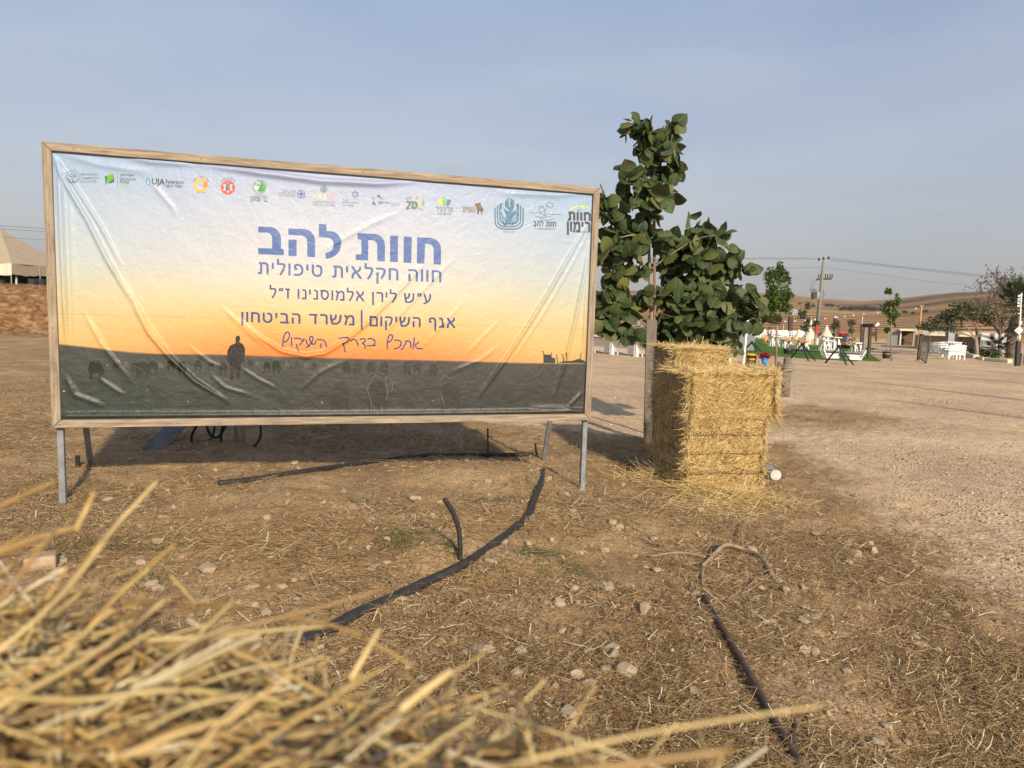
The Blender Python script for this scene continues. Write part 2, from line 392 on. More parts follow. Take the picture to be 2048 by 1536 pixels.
# ------------------------------------------------------------------ what lies on it: straw litter, weeds, gravel (nobody could count these)
def scatter_xy(n, y0, y1, power=1.0, x0=-250, x1=2300):
    """ground points in front of the camera, denser towards it"""
    u = rng.random(n); Y = (y0 ** (1 - power) + u * (y1 ** (1 - power) - y0 ** (1 - power))) ** (1 / (1 - power)) if power != 1 else y0 * (y1 / y0) ** u
    px = rng.uniform(x0, x1, n); X = (px - 1024) / F * Y * 1.02
    return X, Y
BARE = [(*gp(960, 955)[:2], .34), (*gp(870, 1085)[:2], .22), (*gp(1690, 1215)[:2], .3), (*gp(1640, 905)[:2], .5), (*gp(470, 1040)[:2], .35), (*gp(1130, 1240)[:2], .22), (*gp(640, 1000)[:2], .3), (*gp(1330, 1060)[:2], .25)]
def bare(X, Y):
    r = np.ones(np.shape(X))
    for x, y, s in BARE: r = r * (1 - .93 * np.exp(-(((X - x) / s) ** 2 + ((Y - y) / s) ** 2)))
    return r
STRAWC = [(.13, .075, .035), (.24, .15, .07), (.36, .245, .12), (.47, .335, .175), (.58, .44, .25), (.68, .55, .36)]
def build_litter():
    n = 330000
    X, Y = scatter_xy(n, 1.5, 9.5, 1.35)
    g = gravel_mask(X, Y); cl = fbm(X * 1.6, Y * 1.6, 4, 41)
    keep = (rng.random(n) < np.clip(.42 + 1.25 * cl, .05, 1) * bare(X, Y)) & (rng.random(n) > g * .96)
    X, Y = X[keep], Y[keep]; n = len(X)
    L = rng.gamma(2.2, .018, n).clip(.012, .16) * (1 + .1 * Y); a = rng.uniform(0, 2 * math.pi, n)
    D3 = np.stack([np.cos(a), np.sin(a), rng.normal(0.08, .16, n)], -1)
    Z = zt(X, Y) + rng.uniform(.001, .012, n)
    P0 = np.stack([X, Y, Z], -1)
    bend = np.stack([rng.normal(0, 1, n), rng.normal(0, 1, n), rng.normal(-.1, .3, n)], -1) * (L * .22)[:, None]
    w = rng.uniform(.0007, .0017, n) * (1 + .12 * Y)
    V, Fc = straws(P0, D3, L, w, bend, 3, 2, .5, .6)
    o = npmesh('straw_litter', V, Fc, RM('dry_litter', STRAWC[:5], .85, .15)); tag(o, kind='stuff')
    # pale flat chaff
    n = 42000; X, Y = scatter_xy(n, 1.5, 9, 1.35); g = gravel_mask(X, Y); cl = fbm(X * 1.6, Y * 1.6, 4, 41)
    keep = (rng.random(n) < np.clip(.34 + 1.3 * cl, .03, 1) * bare(X, Y)) & (rng.random(n) > g * .97); X, Y = X[keep], Y[keep]; n = len(X)
    L = rng.gamma(2.0, .016, n).clip(.01, .1); a = rng.uniform(0, 6.28, n); D3 = np.stack([np.cos(a), np.sin(a), rng.normal(.08, .2, n)], -1)
    V, Fc = straws(np.stack([X, Y, zt(X, Y) + rng.uniform(.002, .014, n)], -1), D3, L, rng.uniform(.0018, .0036, n) * (1 + .08 * Y), rng.normal(0, .2, (n, 3)) * L[:, None], 4, 2, .15, .5)
    tag(npmesh('chaff', V, Fc, RM('pale_chaff', [(.2, .12, .055), (.4, .28, .14), (.56, .43, .25), (.68, .56, .37), (.76, .66, .48)], .8, .2)), kind='stuff')
    # curled dark dry weed stalks standing out of the soil
    n = 75000
    X, Y = scatter_xy(n, 1.6, 11, 1.3)
    g = gravel_mask(X, Y); cl = fbm(X * 1.1 + 9, Y * 1.1, 4, 52)
    keep = (cl > -.12 + .4 * rng.random(n)) & (rng.random(n) < bare(X, Y)) & (rng.random(n) > g * .985)
    X, Y = X[keep], Y[keep]; n = len(X)
    L = rng.uniform(.03, .11, n); a = rng.uniform(0, 2 * math.pi, n)
    D3 = np.stack([np.cos(a), np.sin(a), rng.uniform(.1, .9, n)], -1)
    bend = np.stack([rng.normal(0, 1, n), rng.normal(0, 1, n), rng.normal(-.6, .5, n)], -1) * (L * .35)[:, None]
    V, Fc = straws(np.stack([X, Y, zt(X, Y) - .003], -1), D3, L, rng.uniform(.0006, .0013, n) * (1 + .14 * Y), bend, 3, 3, .6, .5)
    o = npmesh('dry_weeds', V, Fc, RM('dry_weed', [(.11, .065, .03), (.2, .125, .055), (.3, .2, .09), (.4, .28, .13)], .85, .15)); tag(o, kind='stuff')
    # green tufts
    parts = []
    for (px, py, r, m) in ((800, 1078, .16, 420), (1075, 1108, .16, 300), (900, 1100, .1, 160), (215, 1092, .12, 200), (250, 1098, .1, 150), (130, 1100, .12, 160), (1255, 935, .12, 120), (1010, 1005, .12, 140),
                           (950, 1000, .1, 90), (1150, 1140, .14, 120), (330, 1100, .1, 90), (720, 1000, .12, 60), (1060, 960, .15, 100), (280, 1160, .15, 200), (1290, 945, .2, 160)):
        c = gp(px, py); X = rng.normal(c[0], r * .5, m); Y = rng.normal(c[1], r * .5, m)
        L = rng.uniform(.02, .055, m); a = rng.uniform(0, 6.28, m)
        D3 = np.stack([np.cos(a), np.sin(a), rng.uniform(.5, 2, m)], -1)
        bend = np.stack([np.cos(a), np.sin(a), -.6 + 0 * a], -1) * (L * .3)[:, None]
        parts.append(straws(np.stack([X, Y, zt(X, Y) - .003], -1), D3, L, rng.uniform(.0015, .003, m), bend, 3, 3, .3, .3))
    V, Fc = cat_meshes(parts)
    tag(npmesh('green_grass', V, Fc, RM('green_blade', [(.05, .075, .018), (.075, .105, .028), (.12, .13, .045), (.2, .17, .07)], .7)), kind='stuff')
    # weeds on the earth bank and at the edge of the lawn
    parts = []
    X = rng.uniform(-29, -9, 16000); Y = rng.uniform(28.5, 37, 16000)
    L = rng.uniform(.1, .35, 16000); a = rng.uniform(0, 6.28, 16000)
    D3 = np.stack([np.cos(a), np.sin(a), rng.uniform(.2, 1.4, 16000)], -1)
    parts.append(straws(np.stack([X, Y, zt(X, Y) - .02], -1), D3, L, rng.uniform(.006, .015, 16000), D3 * np.array([.2, .2, -.3]) * L[:, None], 3, 2, .4, .4))
    X, Y = scatter_xy(7000, 8, 30, 1.2); keep = gravel_mask(X, Y) < .6; X, Y = X[keep], Y[keep]; n = len(X)
    L = rng.uniform(.04, .12, n); a = rng.uniform(0, 6.28, n)
    D3 = np.stack([np.cos(a), np.sin(a), rng.uniform(0, .8, n)], -1)
    parts.append(straws(np.stack([X, Y, zt(X, Y)], -1), D3, L, rng.uniform(.002, .004, n), D3 * 0, 3, 2, .5, .5))
    V, Fc = cat_meshes(parts)
    tag(npmesh('bank_weeds', V, Fc, RM('bank_weed', [(.13, .07, .03), (.26, .16, .07), (.37, .25, .12), (.48, .35, .19)], .9, .1)), kind='stuff')
    # lawn blades
    xs = [p[0] for p in LAWN]; ys = [p[1] for p in LAWN]; n = 26000
    X = rng.uniform(min(xs), max(xs), n); Y = rng.uniform(min(ys), min(max(ys), 60), n)
    k = inpoly(X, Y, LAWN) & ~inpoly(X, Y, TRACK); X, Y = X[k], Y[k]; n = len(X)
    a = rng.uniform(0, 6.28, n); D3 = np.stack([np.cos(a), np.sin(a), rng.uniform(.6, 2, n)], -1)
    V, Fc = straws(np.stack([X, Y, zt(X, Y) - .01], -1), D3, rng.uniform(.04, .1, n), rng.uniform(.006, .012, n), D3 * 0, 3, 1, .4, .3)
    tag(npmesh('lawn_grass', V, Fc, RM('lawn_blade', [(.055, .125, .016), (.08, .165, .022), (.11, .19, .035), (.18, .19, .06)], .8)), kind='stuff')
def build_gravel():
    oc = np.array([[1, 0, 0], [0, 1, 0], [-1, 0, 0], [0, -1, 0], [0, 0, 1], [.0, 0, -1]], float)
    of = np.array([[0, 1, 4], [1, 2, 4], [2, 3, 4], [3, 0, 4], [1, 0, 5], [2, 1, 5], [3, 2, 5], [0, 3, 5]])
    n = 70000
    X, Y = scatter_xy(n, 2.2, 16, 1.2, 900, 2300)
    g = gravel_mask(X, Y); cl = fbm(X * 1.3, Y * 1.3, 3, 61)
    k = rng.random(n) < np.clip(g ** 2 * (.4 + 1.2 * cl), .0, 1) + .012 * (cl > 0)
    X, Y = X[k], Y[k]; n = len(X)
    s = rng.gamma(2.0, .0021, n).clip(.002, .014) * (1 + .04 * Y)
    V = oc[None] * (1 + rng.uniform(-.35, .35, (n, 6, 1))) * s[:, None, None] * np.stack([rng.uniform(.7, 1.4, n), rng.uniform(.7, 1.4, n), rng.uniform(.4, .8, n)], -1)[:, None]
    a = rng.uniform(0, 6.28, n); ca, sa = np.cos(a)[:, None], np.sin(a)[:, None]
    V = np.stack([V[..., 0] * ca - V[..., 1] * sa, V[..., 0] * sa + V[..., 1] * ca, V[..., 2]], -1)
    V = V + np.stack([X, Y, zt(X, Y) + s * .25], -1)[:, None]
    Fc = (of[None] + (np.arange(n) * 6)[:, None, None]).reshape(-1, 3)
    tag(npmesh('gravel', V.reshape(-1, 3), Fc, RM('gravel_stone', [(.28, .2, .13), (.38, .285, .195), (.47, .36, .25), (.57, .46, .34)], .9, .15)), kind='stuff')
def build_clods():
    n = 42000; X, Y = scatter_xy(n, 1.6, 8.5, 1.35); gm = gravel_mask(X, Y); cl = fbm(X * 2 + 4, Y * 2, 3, 77)
    k = (rng.random(n) > gm) & (rng.random(n) < .45 + cl); X, Y = X[k], Y[k]; n = len(X)
    oc = np.array([[1, 0, 0], [.3, .9, 0], [-.8, .6, 0], [-.8, -.6, 0], [.3, -.9, 0], [0, 0, .8]], float); of = np.array([[0, 1, 5], [1, 2, 5], [2, 3, 5], [3, 4, 5], [4, 0, 5]])
    s = rng.gamma(1.6, .0035, n).clip(.002, .022) * (1 + .06 * Y); V = oc[None] * (1 + rng.uniform(-.4, .4, (n, 6, 1))) * s[:, None, None]
    a = rng.uniform(0, 6.28, n); ca, sa = np.cos(a)[:, None], np.sin(a)[:, None]; V = np.stack([V[..., 0] * ca - V[..., 1] * sa, V[..., 0] * sa + V[..., 1] * ca, V[..., 2]], -1)
    V = V + np.stack([X, Y, zt(X, Y) - s * .15], -1)[:, None]; Fc = (of[None] + (np.arange(n) * 6)[:, None, None]).reshape(-1, 3)
    tag(npmesh('soil_clods', V.reshape(-1, 3), Fc, RM('clod', [(.22, .13, .065), (.34, .22, .115), (.45, .31, .18)], .95, .1)), kind='stuff')
build_litter(); build_gravel(); build_clods()

# stones one could pick up, each its own object
STONE = RM('limestone', [(.36, .275, .175), (.48, .385, .26), (.58, .485, .35)], .9, .15, 0, 30)
def stone_mesh(seed):
    r = random.Random(seed); bm = bmesh.new(); bmesh.ops.create_icosphere(bm, subdivisions=4, radius=1)
    ax = Vector((r.uniform(.8, 1.25), r.uniform(.65, 1), r.uniform(.45, .72)))
    cuts = [(Vector((r.gauss(0, 1), r.gauss(0, 1), r.gauss(0, 1))).normalized(), r.uniform(.5, .82)) for _ in range(13)]
    for v in bm.verts:
        p = v.co.copy()
        for nrm, d in cuts:
            e = p.dot(nrm) - d
            if e > 0: p -= nrm * e
        p *= 1 + .05 * float(vnoise(p.x * 4 + seed, p.y * 4 + p.z * 3, seed))
        v.co = Vector((p.x * ax.x, p.y * ax.y, p.z * ax.z))
    me = bpy.data.meshes.new('stone'); bm.to_mesh(me); bm.free(); me.materials.append(STONE)
    return me
STM = [stone_mesh(s) for s in range(9)]
def stone(x, y, s, k, label, rz=None, sz=1.0, group=None):
    o = bpy.data.objects.new('stone', STM[k % 9]); COL.objects.link(o)
    o.location = (x, y, zg(x, y) + s * .22); o.rotation_euler = (random.uniform(-.2, .2), random.uniform(-.2, .2), random.uniform(0, 6.28) if rz is None else rz)
    o.scale = (s, s, s * sz); tag(o, label, 'stone', group or 'stones lying on the dry ground')
BIGST = [(830, 997, 21, 'pale oval stone left of the thin curved pipe stub'), (878, 1002, 13, 'small stone just right of the pale oval stone near the pipe stub'),
    (967, 1290, 38, 'large flat pale stone with a pointed left end, right of the straw bale'), (930, 1302, 24, 'egg shaped stone touching the flat pointed stone on its left'),
    (1151, 1350, 34, 'brown lumpy stone left of the cracked pale boulder'), (1257, 1335, 42, 'biggest pale boulder with a dark crack, in the straw litter'),
    (1222, 1298, 28, 'tan stone just behind the cracked boulder'), (1287, 1210, 36, 'angular pink stone left of the long rusty rod'),
    (1502, 1098, 32, 'pale block of stone against the dead branch fork'), (1538, 1243, 24, 'orange brown angular stone right of the rusty rod'),
    (1608, 1247, 26, 'grey stone of a touching pair right of the rusty rod'), (1629, 1240, 20, 'tan stone of a touching pair, right of the grey one'),
    (1668, 1263, 15, 'small orange stone right of the touching grey and tan pair'), (1557, 1162, 22, 'round pale stone below the thick end of the branch'),
    (1521, 1172, 20, 'low pale stone left of the round one below the branch'), (1212, 1168, 32, 'flat pale stone between the black pipe and the dead branch'),
    (1055, 1083, 17, 'tan pointed stone beside the green tuft under the board'), (775, 1076, 18, 'tan stone at the left edge of the green tuft'),
    (213, 996, 18, 'light stone right of the left front board leg'), (418, 1143, 38, 'flat brown slab of stone behind the straw bale'),
    (505, 1168, 22, 'brown stone right behind the flat slab of stone'), (565, 1170, 26, 'rounded brown stone between the slab and the black pipe'),
    (1023, 1415, 21, 'left one of two stones at the right tip of the straw bale'), (1045, 1421, 17, 'right one of two stones at the right tip of the straw bale'),
    (1710, 1107, 25, 'grey angular stone near the right edge of the straw litter'), (1748, 1100, 24, 'low flat stone at the gravel edge right of the grey angular stone'),
    (1095, 955, 18, 'reddish stone at the foot of the right rear strut'), (1130, 985, 22, 'flat stone left of the right front board leg'),
    (1225, 1050, 18, 'stone right of the right front board leg'), (1573, 1462, 16, 'pinkish stone beside the lower end of the rusty rod')]
for i, (px, py, w, lb) in enumerate(BIGST):
    p = gp(px, py + w * .25); stone(p[0], p[1], w * p[1] / F * .66, i, lb)
br = MB(); br.box((0, 0, 0), (.13, .1, .07))
p = gp(82, 1135); o = br.build('brick_stone', M('worn_brick', (.42, .31, .21), (.3, .2, .13), 14, .9, 0, .5), None, False, .012)
put(o, (p[0], p[1], p[2] + .03), .5); tag(o, 'squared worn building block lying left of the straw bale', 'stone', 'stones lying on the dry ground')
k = 0
while k < 270:
    px, py = random.uniform(60, 1900), random.uniform(900, 1500)
    p = gp(px, py)
    if p[1] < 1.5 or p[1] > 7.5 or float(gravel_mask(p[0], p[1])) > .5: continue
    if px < 1000 and py > 1150 + px * .3: continue
    if -.25 < vnoise(p[0] * 1.3, p[1] * 1.3, 8) - .0 or random.random() < .35:
        stone(p[0], p[1], random.choice((.009, .012, .016, .020, .026, .034)), k + 3, 'small pale limestone bit scattered in the straw litter', None, 1, 'small stones scattered in the straw litter'); k += 1
# ------------------------------------------------------------------ the billboard
BW, BH, BYAW = 3.4713, 1.6724, 0.2802
BO = Vector((-2.7506, 4.2, 0.5241)); BD = Vector((math.cos(BYAW), math.sin(BYAW), 0)); BN = Vector((math.sin(BYAW), -math.cos(BYAW), 0))
board = empty('billboard', (BO.x, BO.y, BO.z), BYAW)      # local x along the board, -y towards the viewer, z up
tag(board, 'wide wooden framed billboard with a sunset printed banner on steel legs', 'billboard')
REC = 0.024                                                # the banner sits this far behind the front of the frame
def bp(px, py):
    """pixel -> (u, v) on the banner"""
    d = Vector(ray(px, py)); o = Vector(CAM); q = BO - BN * REC
    t = (q - o).dot(BN) / d.dot(BN); p = o + d * t - q
    return p.dot(BD), p.z
FW = .048
# folds: (pixel polyline, height in m, width in m)
FOLDS = [([(100, 302), (135, 372), (175, 440), (215, 520), (262, 600)], .013, .011), ([(102, 304), (150, 372), (200, 450), (243, 530)], .008, .008),
    ([(262, 600), (300, 668), (340, 715), (390, 762), (452, 800)], .011, .013), ([(245, 560), (290, 640), (335, 700)], .007, .01),
    ([(118, 330), (124, 480), (134, 690)], .012, .014), ([(104, 330), (110, 500), (116, 700)], .010, .012), ([(140, 400), (146, 560), (150, 690)], .006, .01),
    ([(165, 620), (205, 690), (262, 762)], .007, .012), ([(195, 755), (240, 785), (250, 788)], .006, .012), ([(130, 750), (150, 790), (210, 812)], .007, .016),
    ([(300, 362), (345, 415), (352, 432)], .005, .012), ([(240, 308), (300, 322), (390, 328)], .010, .018), ([(400, 328), (520, 346), (640, 362), (760, 368), (830, 362)], .012, .017), ([(120, 306), (200, 330), (300, 345)], .005, .02),
    ([(480, 640), (520, 675), (565, 703), (612, 712), (650, 706), (690, 682), (730, 650), (790, 590), (850, 525)], .009, .013), ([(440, 610), (500, 668), (540, 700)], .005, .012),
    ([(760, 680), (800, 630), (860, 565), (905, 520)], .006, .012), ([(850, 690), (880, 655), (930, 600)], .004, .01), ([(930, 712), (960, 680), (1000, 640)], .004, .01), ([(640, 505), (700, 470), (760, 440), (800, 425)], .004, .014),
    ([(1172, 452), (1140, 510), (1100, 580), (1060, 645), (1010, 720), (958, 792)], .013, .010), ([(1178, 462), (1148, 520), (1108, 592), (1066, 660), (1020, 728)], .007, .008),
    ([(1182, 470), (1166, 560), (1150, 640), (1128, 730), (1108, 790)], .009, .012), ([(1178, 500), (1172, 600), (1166, 720)], .008, .012), ([(1165, 785), (1135, 815)], .007, .009), ([(1170, 828), (1130, 815), (1060, 814)], .007, .012),
    ([(420, 748), (450, 775), (500, 790)], .005, .01), ([(480, 735), (520, 760), (555, 778)], .005, .01), ([(375, 690), (420, 725), (445, 735)], .004, .01), ([(600, 780), (640, 745), (690, 720)], .004, .012), ([(1000, 690), (960, 720), (900, 745)], .004, .012),
    ([(110, 832), (300, 831), (600, 830), (900, 827), (1170, 822)], .009, .018), ([(1190, 380), (1120, 390), (1000, 386)], .006, .02)]
FSEG = []
for pts, hgt, w in FOLDS:
    q = [bp(*p) for p in pts]
    for i in range(len(q) - 1): FSEG.append((q[i], q[i + 1], hgt, w, i == 0, i == len(q) - 2))
FGRP = []
for pts, hgt, w in FOLDS: FGRP.append((np.array([bp(*p) for p in pts]), hgt, w))
def fold_h(u, v):
    u = np.asarray(u, float); v = np.asarray(v, float)
    h = fbm(u * 2.2, v * 2.2, 2, 71) * .006 + fbm(u * 7 + v * 6, v * 3 - u * 2, 2, 72) * .0016
    for q, hg, w in FGRP:
        best = np.full(u.shape, 9.0); tt = np.zeros(u.shape); cum = 0.0
        tot = np.sum(np.hypot(*(q[1:] - q[:-1]).T))
        for i in range(len(q) - 1):
            ax, ay = q[i]; bx, by = q[i + 1]; dx, dy = bx - ax, by - ay; l = math.hypot(dx, dy)
            s = np.clip(((u - ax) * dx + (v - ay) * dy) / (l * l), 0, 1)
            d = np.hypot(u - ax - s * dx, v - ay - s * dy)
            k = d < best; best = np.where(k, d, best); tt = np.where(k, cum + s * l, tt); cum += l
        e = np.clip(np.minimum(tt, tot - tt) / (.25 * tot), 0, 1)
        e = np.where(tot > 2.5, 1.0, .15 + .85 * e)
        h = h + (2.3 if hg > .0075 else 1.4) * hg * e * np.exp(-(best / (w * .85)) ** 2)
    edge = np.minimum(np.minimum(u - .03, BW - .03 - u), np.minimum(v - .03, BH - .03 - v))
    return np.clip(h, -.012, .0215) * smooth(0.0, .05, edge)
def bl(u, v, off=0.0):
    """banner-local point in the board's space"""
    u = np.asarray(u, float); v = np.asarray(v, float)
    return np.stack([u, REC - fold_h(u, v) - off, v], -1)
nu, nv = 348, 168
GDU, GDV = (BW - .06) / (nu - 1), (BH - .06) / (nv - 1)
U_, V_ = np.meshgrid(np.linspace(.03, BW - .03, nu), np.linspace(.03, BH - .03, nv), indexing='xy')
i, k = np.meshgrid(np.arange(nv - 1), np.arange(nu - 1), indexing='ij')
q = np.stack([i * nu + k, i * nu + k + 1, (i + 1) * nu + k + 1, (i + 1) * nu + k], -1).reshape(-1, 4)
def cloth_bump(t, bs, P):
    m1 = N(t, 'ShaderNodeMapping', Scale=(1, 1, 1.0), Rotation=(0, R(35), 0)); t.links.new(P, m1.inputs[0])
    n1 = noise(t, m1.outputs[0], 16, 3, .5, 0, .6); n2 = noise(t, P, 45, 3, .5)
    weave = N(t, 'ShaderNodeTexWave', bands_direction='Z', Scale=62.0, Distortion=.6); t.links.new(P, weave.inputs['Vector'])
    h = mth(t, 'ADD', mth(t, 'ADD', n1, mth(t, 'MULTIPLY', n2, .3)), mth(t, 'MULTIPLY', weave.outputs['Fac'], .012))
    bump(t, bs, h, .32, .012)
    bs.inputs['Roughness'].default_value = .45; bs.inputs['Specular IOR Level'].default_value = .35
def banner_mat():
    m, t, bs = newmat('printed_vinyl'); tc = N(t, 'ShaderNodeTexCoord'); P = tc.outputs['Object']
    s = N(t, 'ShaderNodeSeparateXYZ'); t.links.new(P, s.inputs[0])
    un = mth(t, 'DIVIDE', s.outputs[0], BW); vn = mth(t, 'DIVIDE', s.outputs[2], BH)
    wv = mth(t, 'ADD', vn, mth(t, 'MULTIPLY', mth(t, 'SUBTRACT', noise(t, P, 1.1, 2), .5), .04))
    top = lambda l: ramp(t, wv, l)
    cen = top([(.26, srgb(236, 130, 66)), (.32, srgb(242, 156, 78)), (.39, srgb(242, 186, 108)), (.46, srgb(236, 205, 154)), (.54, srgb(222, 212, 190)), (.64, srgb(208, 208, 208)), (.80, srgb(194, 200, 214)), (.97, srgb(170, 182, 212))])
    sid = top([(.26, srgb(214, 172, 104)), (.32, srgb(220, 186, 118)), (.40, srgb(216, 194, 138)), (.50, srgb(206, 200, 166)), (.60, srgb(196, 202, 196)), (.74, srgb(184, 198, 210)), (.97, srgb(156, 182, 212))])
    rgt = mth(t, 'ABSOLUTE', mth(t, 'SUBTRACT', un, .47))
    c = mixc(t, ramp(t, rgt, [(.12, (0, 0, 0)), (.44, (1, 1, 1))]), cen, sid)
    # the dusk field along the foot of the print
    fc = N(t, 'ShaderNodeFloatCurve'); cu = fc.mapping.curves[0]
    pts = []
    for px, py in ((108, 685), (180, 693), (265, 703), (460, 708), (680, 715), (900, 720), (1080, 725), (1172, 725)):
        u, v = bp(px, py); pts.append((min(max(u / BW, 0), 1), v / BH))
    cu.points[0].location = (0, pts[0][1]); cu.points[1].location = (1, pts[-1][1])
    for p in pts[1:-1]: cu.points.new(*p)
    fc.mapping.update(); t.links.new(un, fc.inputs[1])
    edge = mth(t, 'SUBTRACT', fc.outputs[0], vn)
    mp = N(t, 'ShaderNodeMapping', Scale=(5, 1, 22)); t.links.new(P, mp.inputs[0])
    ft = noise(t, mp.outputs[0], 1.6, 8, .78)
    fl = mixc(t, ramp(t, un, [(.1, (0, 0, 0)), (.5, (1, 1, 1))]), ramp(t, ft, [(.3, (.016, .023, .018)), (.7, (.072, .088, .07))]), ramp(t, ft, [(.3, (.02, .019, .016)), (.7, (.08, .075, .062))]))
    fl = mixc(t, ramp(t, edge, [(.0, (.55, .55, .55)), (.16, (0, 0, 0))]), fl, (.085, .085, .072))
    c = mixc(t, ramp(t, edge, [(.0, (0, 0, 0)), (.006, (1, 1, 1))]), c, fl)
    c = mixc(t, 1.0, c, (.66, .675, .71), 'MULTIPLY')
    # seam across the print and small scuffs
    sm = mth(t, 'ABSOLUTE', mth(t, 'SUBTRACT', vn, mth(t, 'ADD', .41, mth(t, 'MULTIPLY', un, -.012))))
    c = mixc(t, ramp(t, sm, [(.0008, (.35, .35, .35)), (.0022, (0, 0, 0))]), c, (.25, .22, .19))
    sc = ramp(t, noise(t, P, 38, 2, .5), [(.735, (0, 0, 0)), (.76, (.75, .75, .75))])
    c = mixc(t, sc, c, mixc(t, .5, c, (.7, .68, .64)))
    t.links.new(c, bs.inputs['Base Color']); cloth_bump(t, bs, P); return m
banner = npmesh('banner', bl(U_, V_).reshape(-1, 3), q[:, ::-1], banner_mat(), board, True)
banner['label'] = 'wrinkled vinyl banner printed with a sunset field, a shepherd and blue Hebrew writing'
bm_ = banner.data
# flip so that the front faces the viewer
if bm_.polygons[0].normal.y > 0: bm_.flip_normals()

HG = fold_h(U_, V_)
def grid_h(u, v):
    a = min(max((u - .03) / GDU, 0), nu - 1.001); b = min(max((v - .03) / GDV, 0), nv - 1.001); i = int(a); j = int(b); a -= i; b -= j
    return float((HG[j, i] * (1 - a) + HG[j, i + 1] * a) * (1 - b) + (HG[j + 1, i] * (1 - a) + HG[j + 1, i + 1] * a) * b)
# ---- printing: flat ink that follows the folds
INK = {}
def ink(r, g, b):
    key = (r, g, b)
    if key not in INK:
        m, t, bs = newmat('print_ink'); bs.inputs['Base Color'].default_value = tuple(c * .68 for c in srgb(r, g, b)[:3]) + (1,)
        tc = N(t, 'ShaderNodeTexCoord'); cloth_bump(t, bs, tc.outputs['Object']); INK[key] = m
    return INK[key]
_tc = {}
def text_faces(s, bold=0.0, shear=0.0):
    key = (s, bold, shear)
    if key not in _tc:
        cu = bpy.data.curves.new('writing', 'FONT'); cu.body = s; cu.size = 1; cu.resolution_u = 3; cu.offset = bold; cu.shear = shear
        o = bpy.data.objects.new('writing', cu); COL.objects.link(o); bpy.context.view_layer.update()
        me = bpy.data.meshes.new_from_object(o.evaluated_get(bpy.context.evaluated_depsgraph_get()))
        V = np.array([v.co[:2] for v in me.vertices]); Fs = [tuple(p.vertices) for p in me.polygons]
        bpy.data.objects.remove(o); bpy.data.curves.remove(cu); bpy.data.meshes.remove(me)
        V = (V - V.min(0)) / np.maximum(V.max(0) - V.min(0), 1e-6); _tc[key] = (V, Fs)
    return _tc[key]
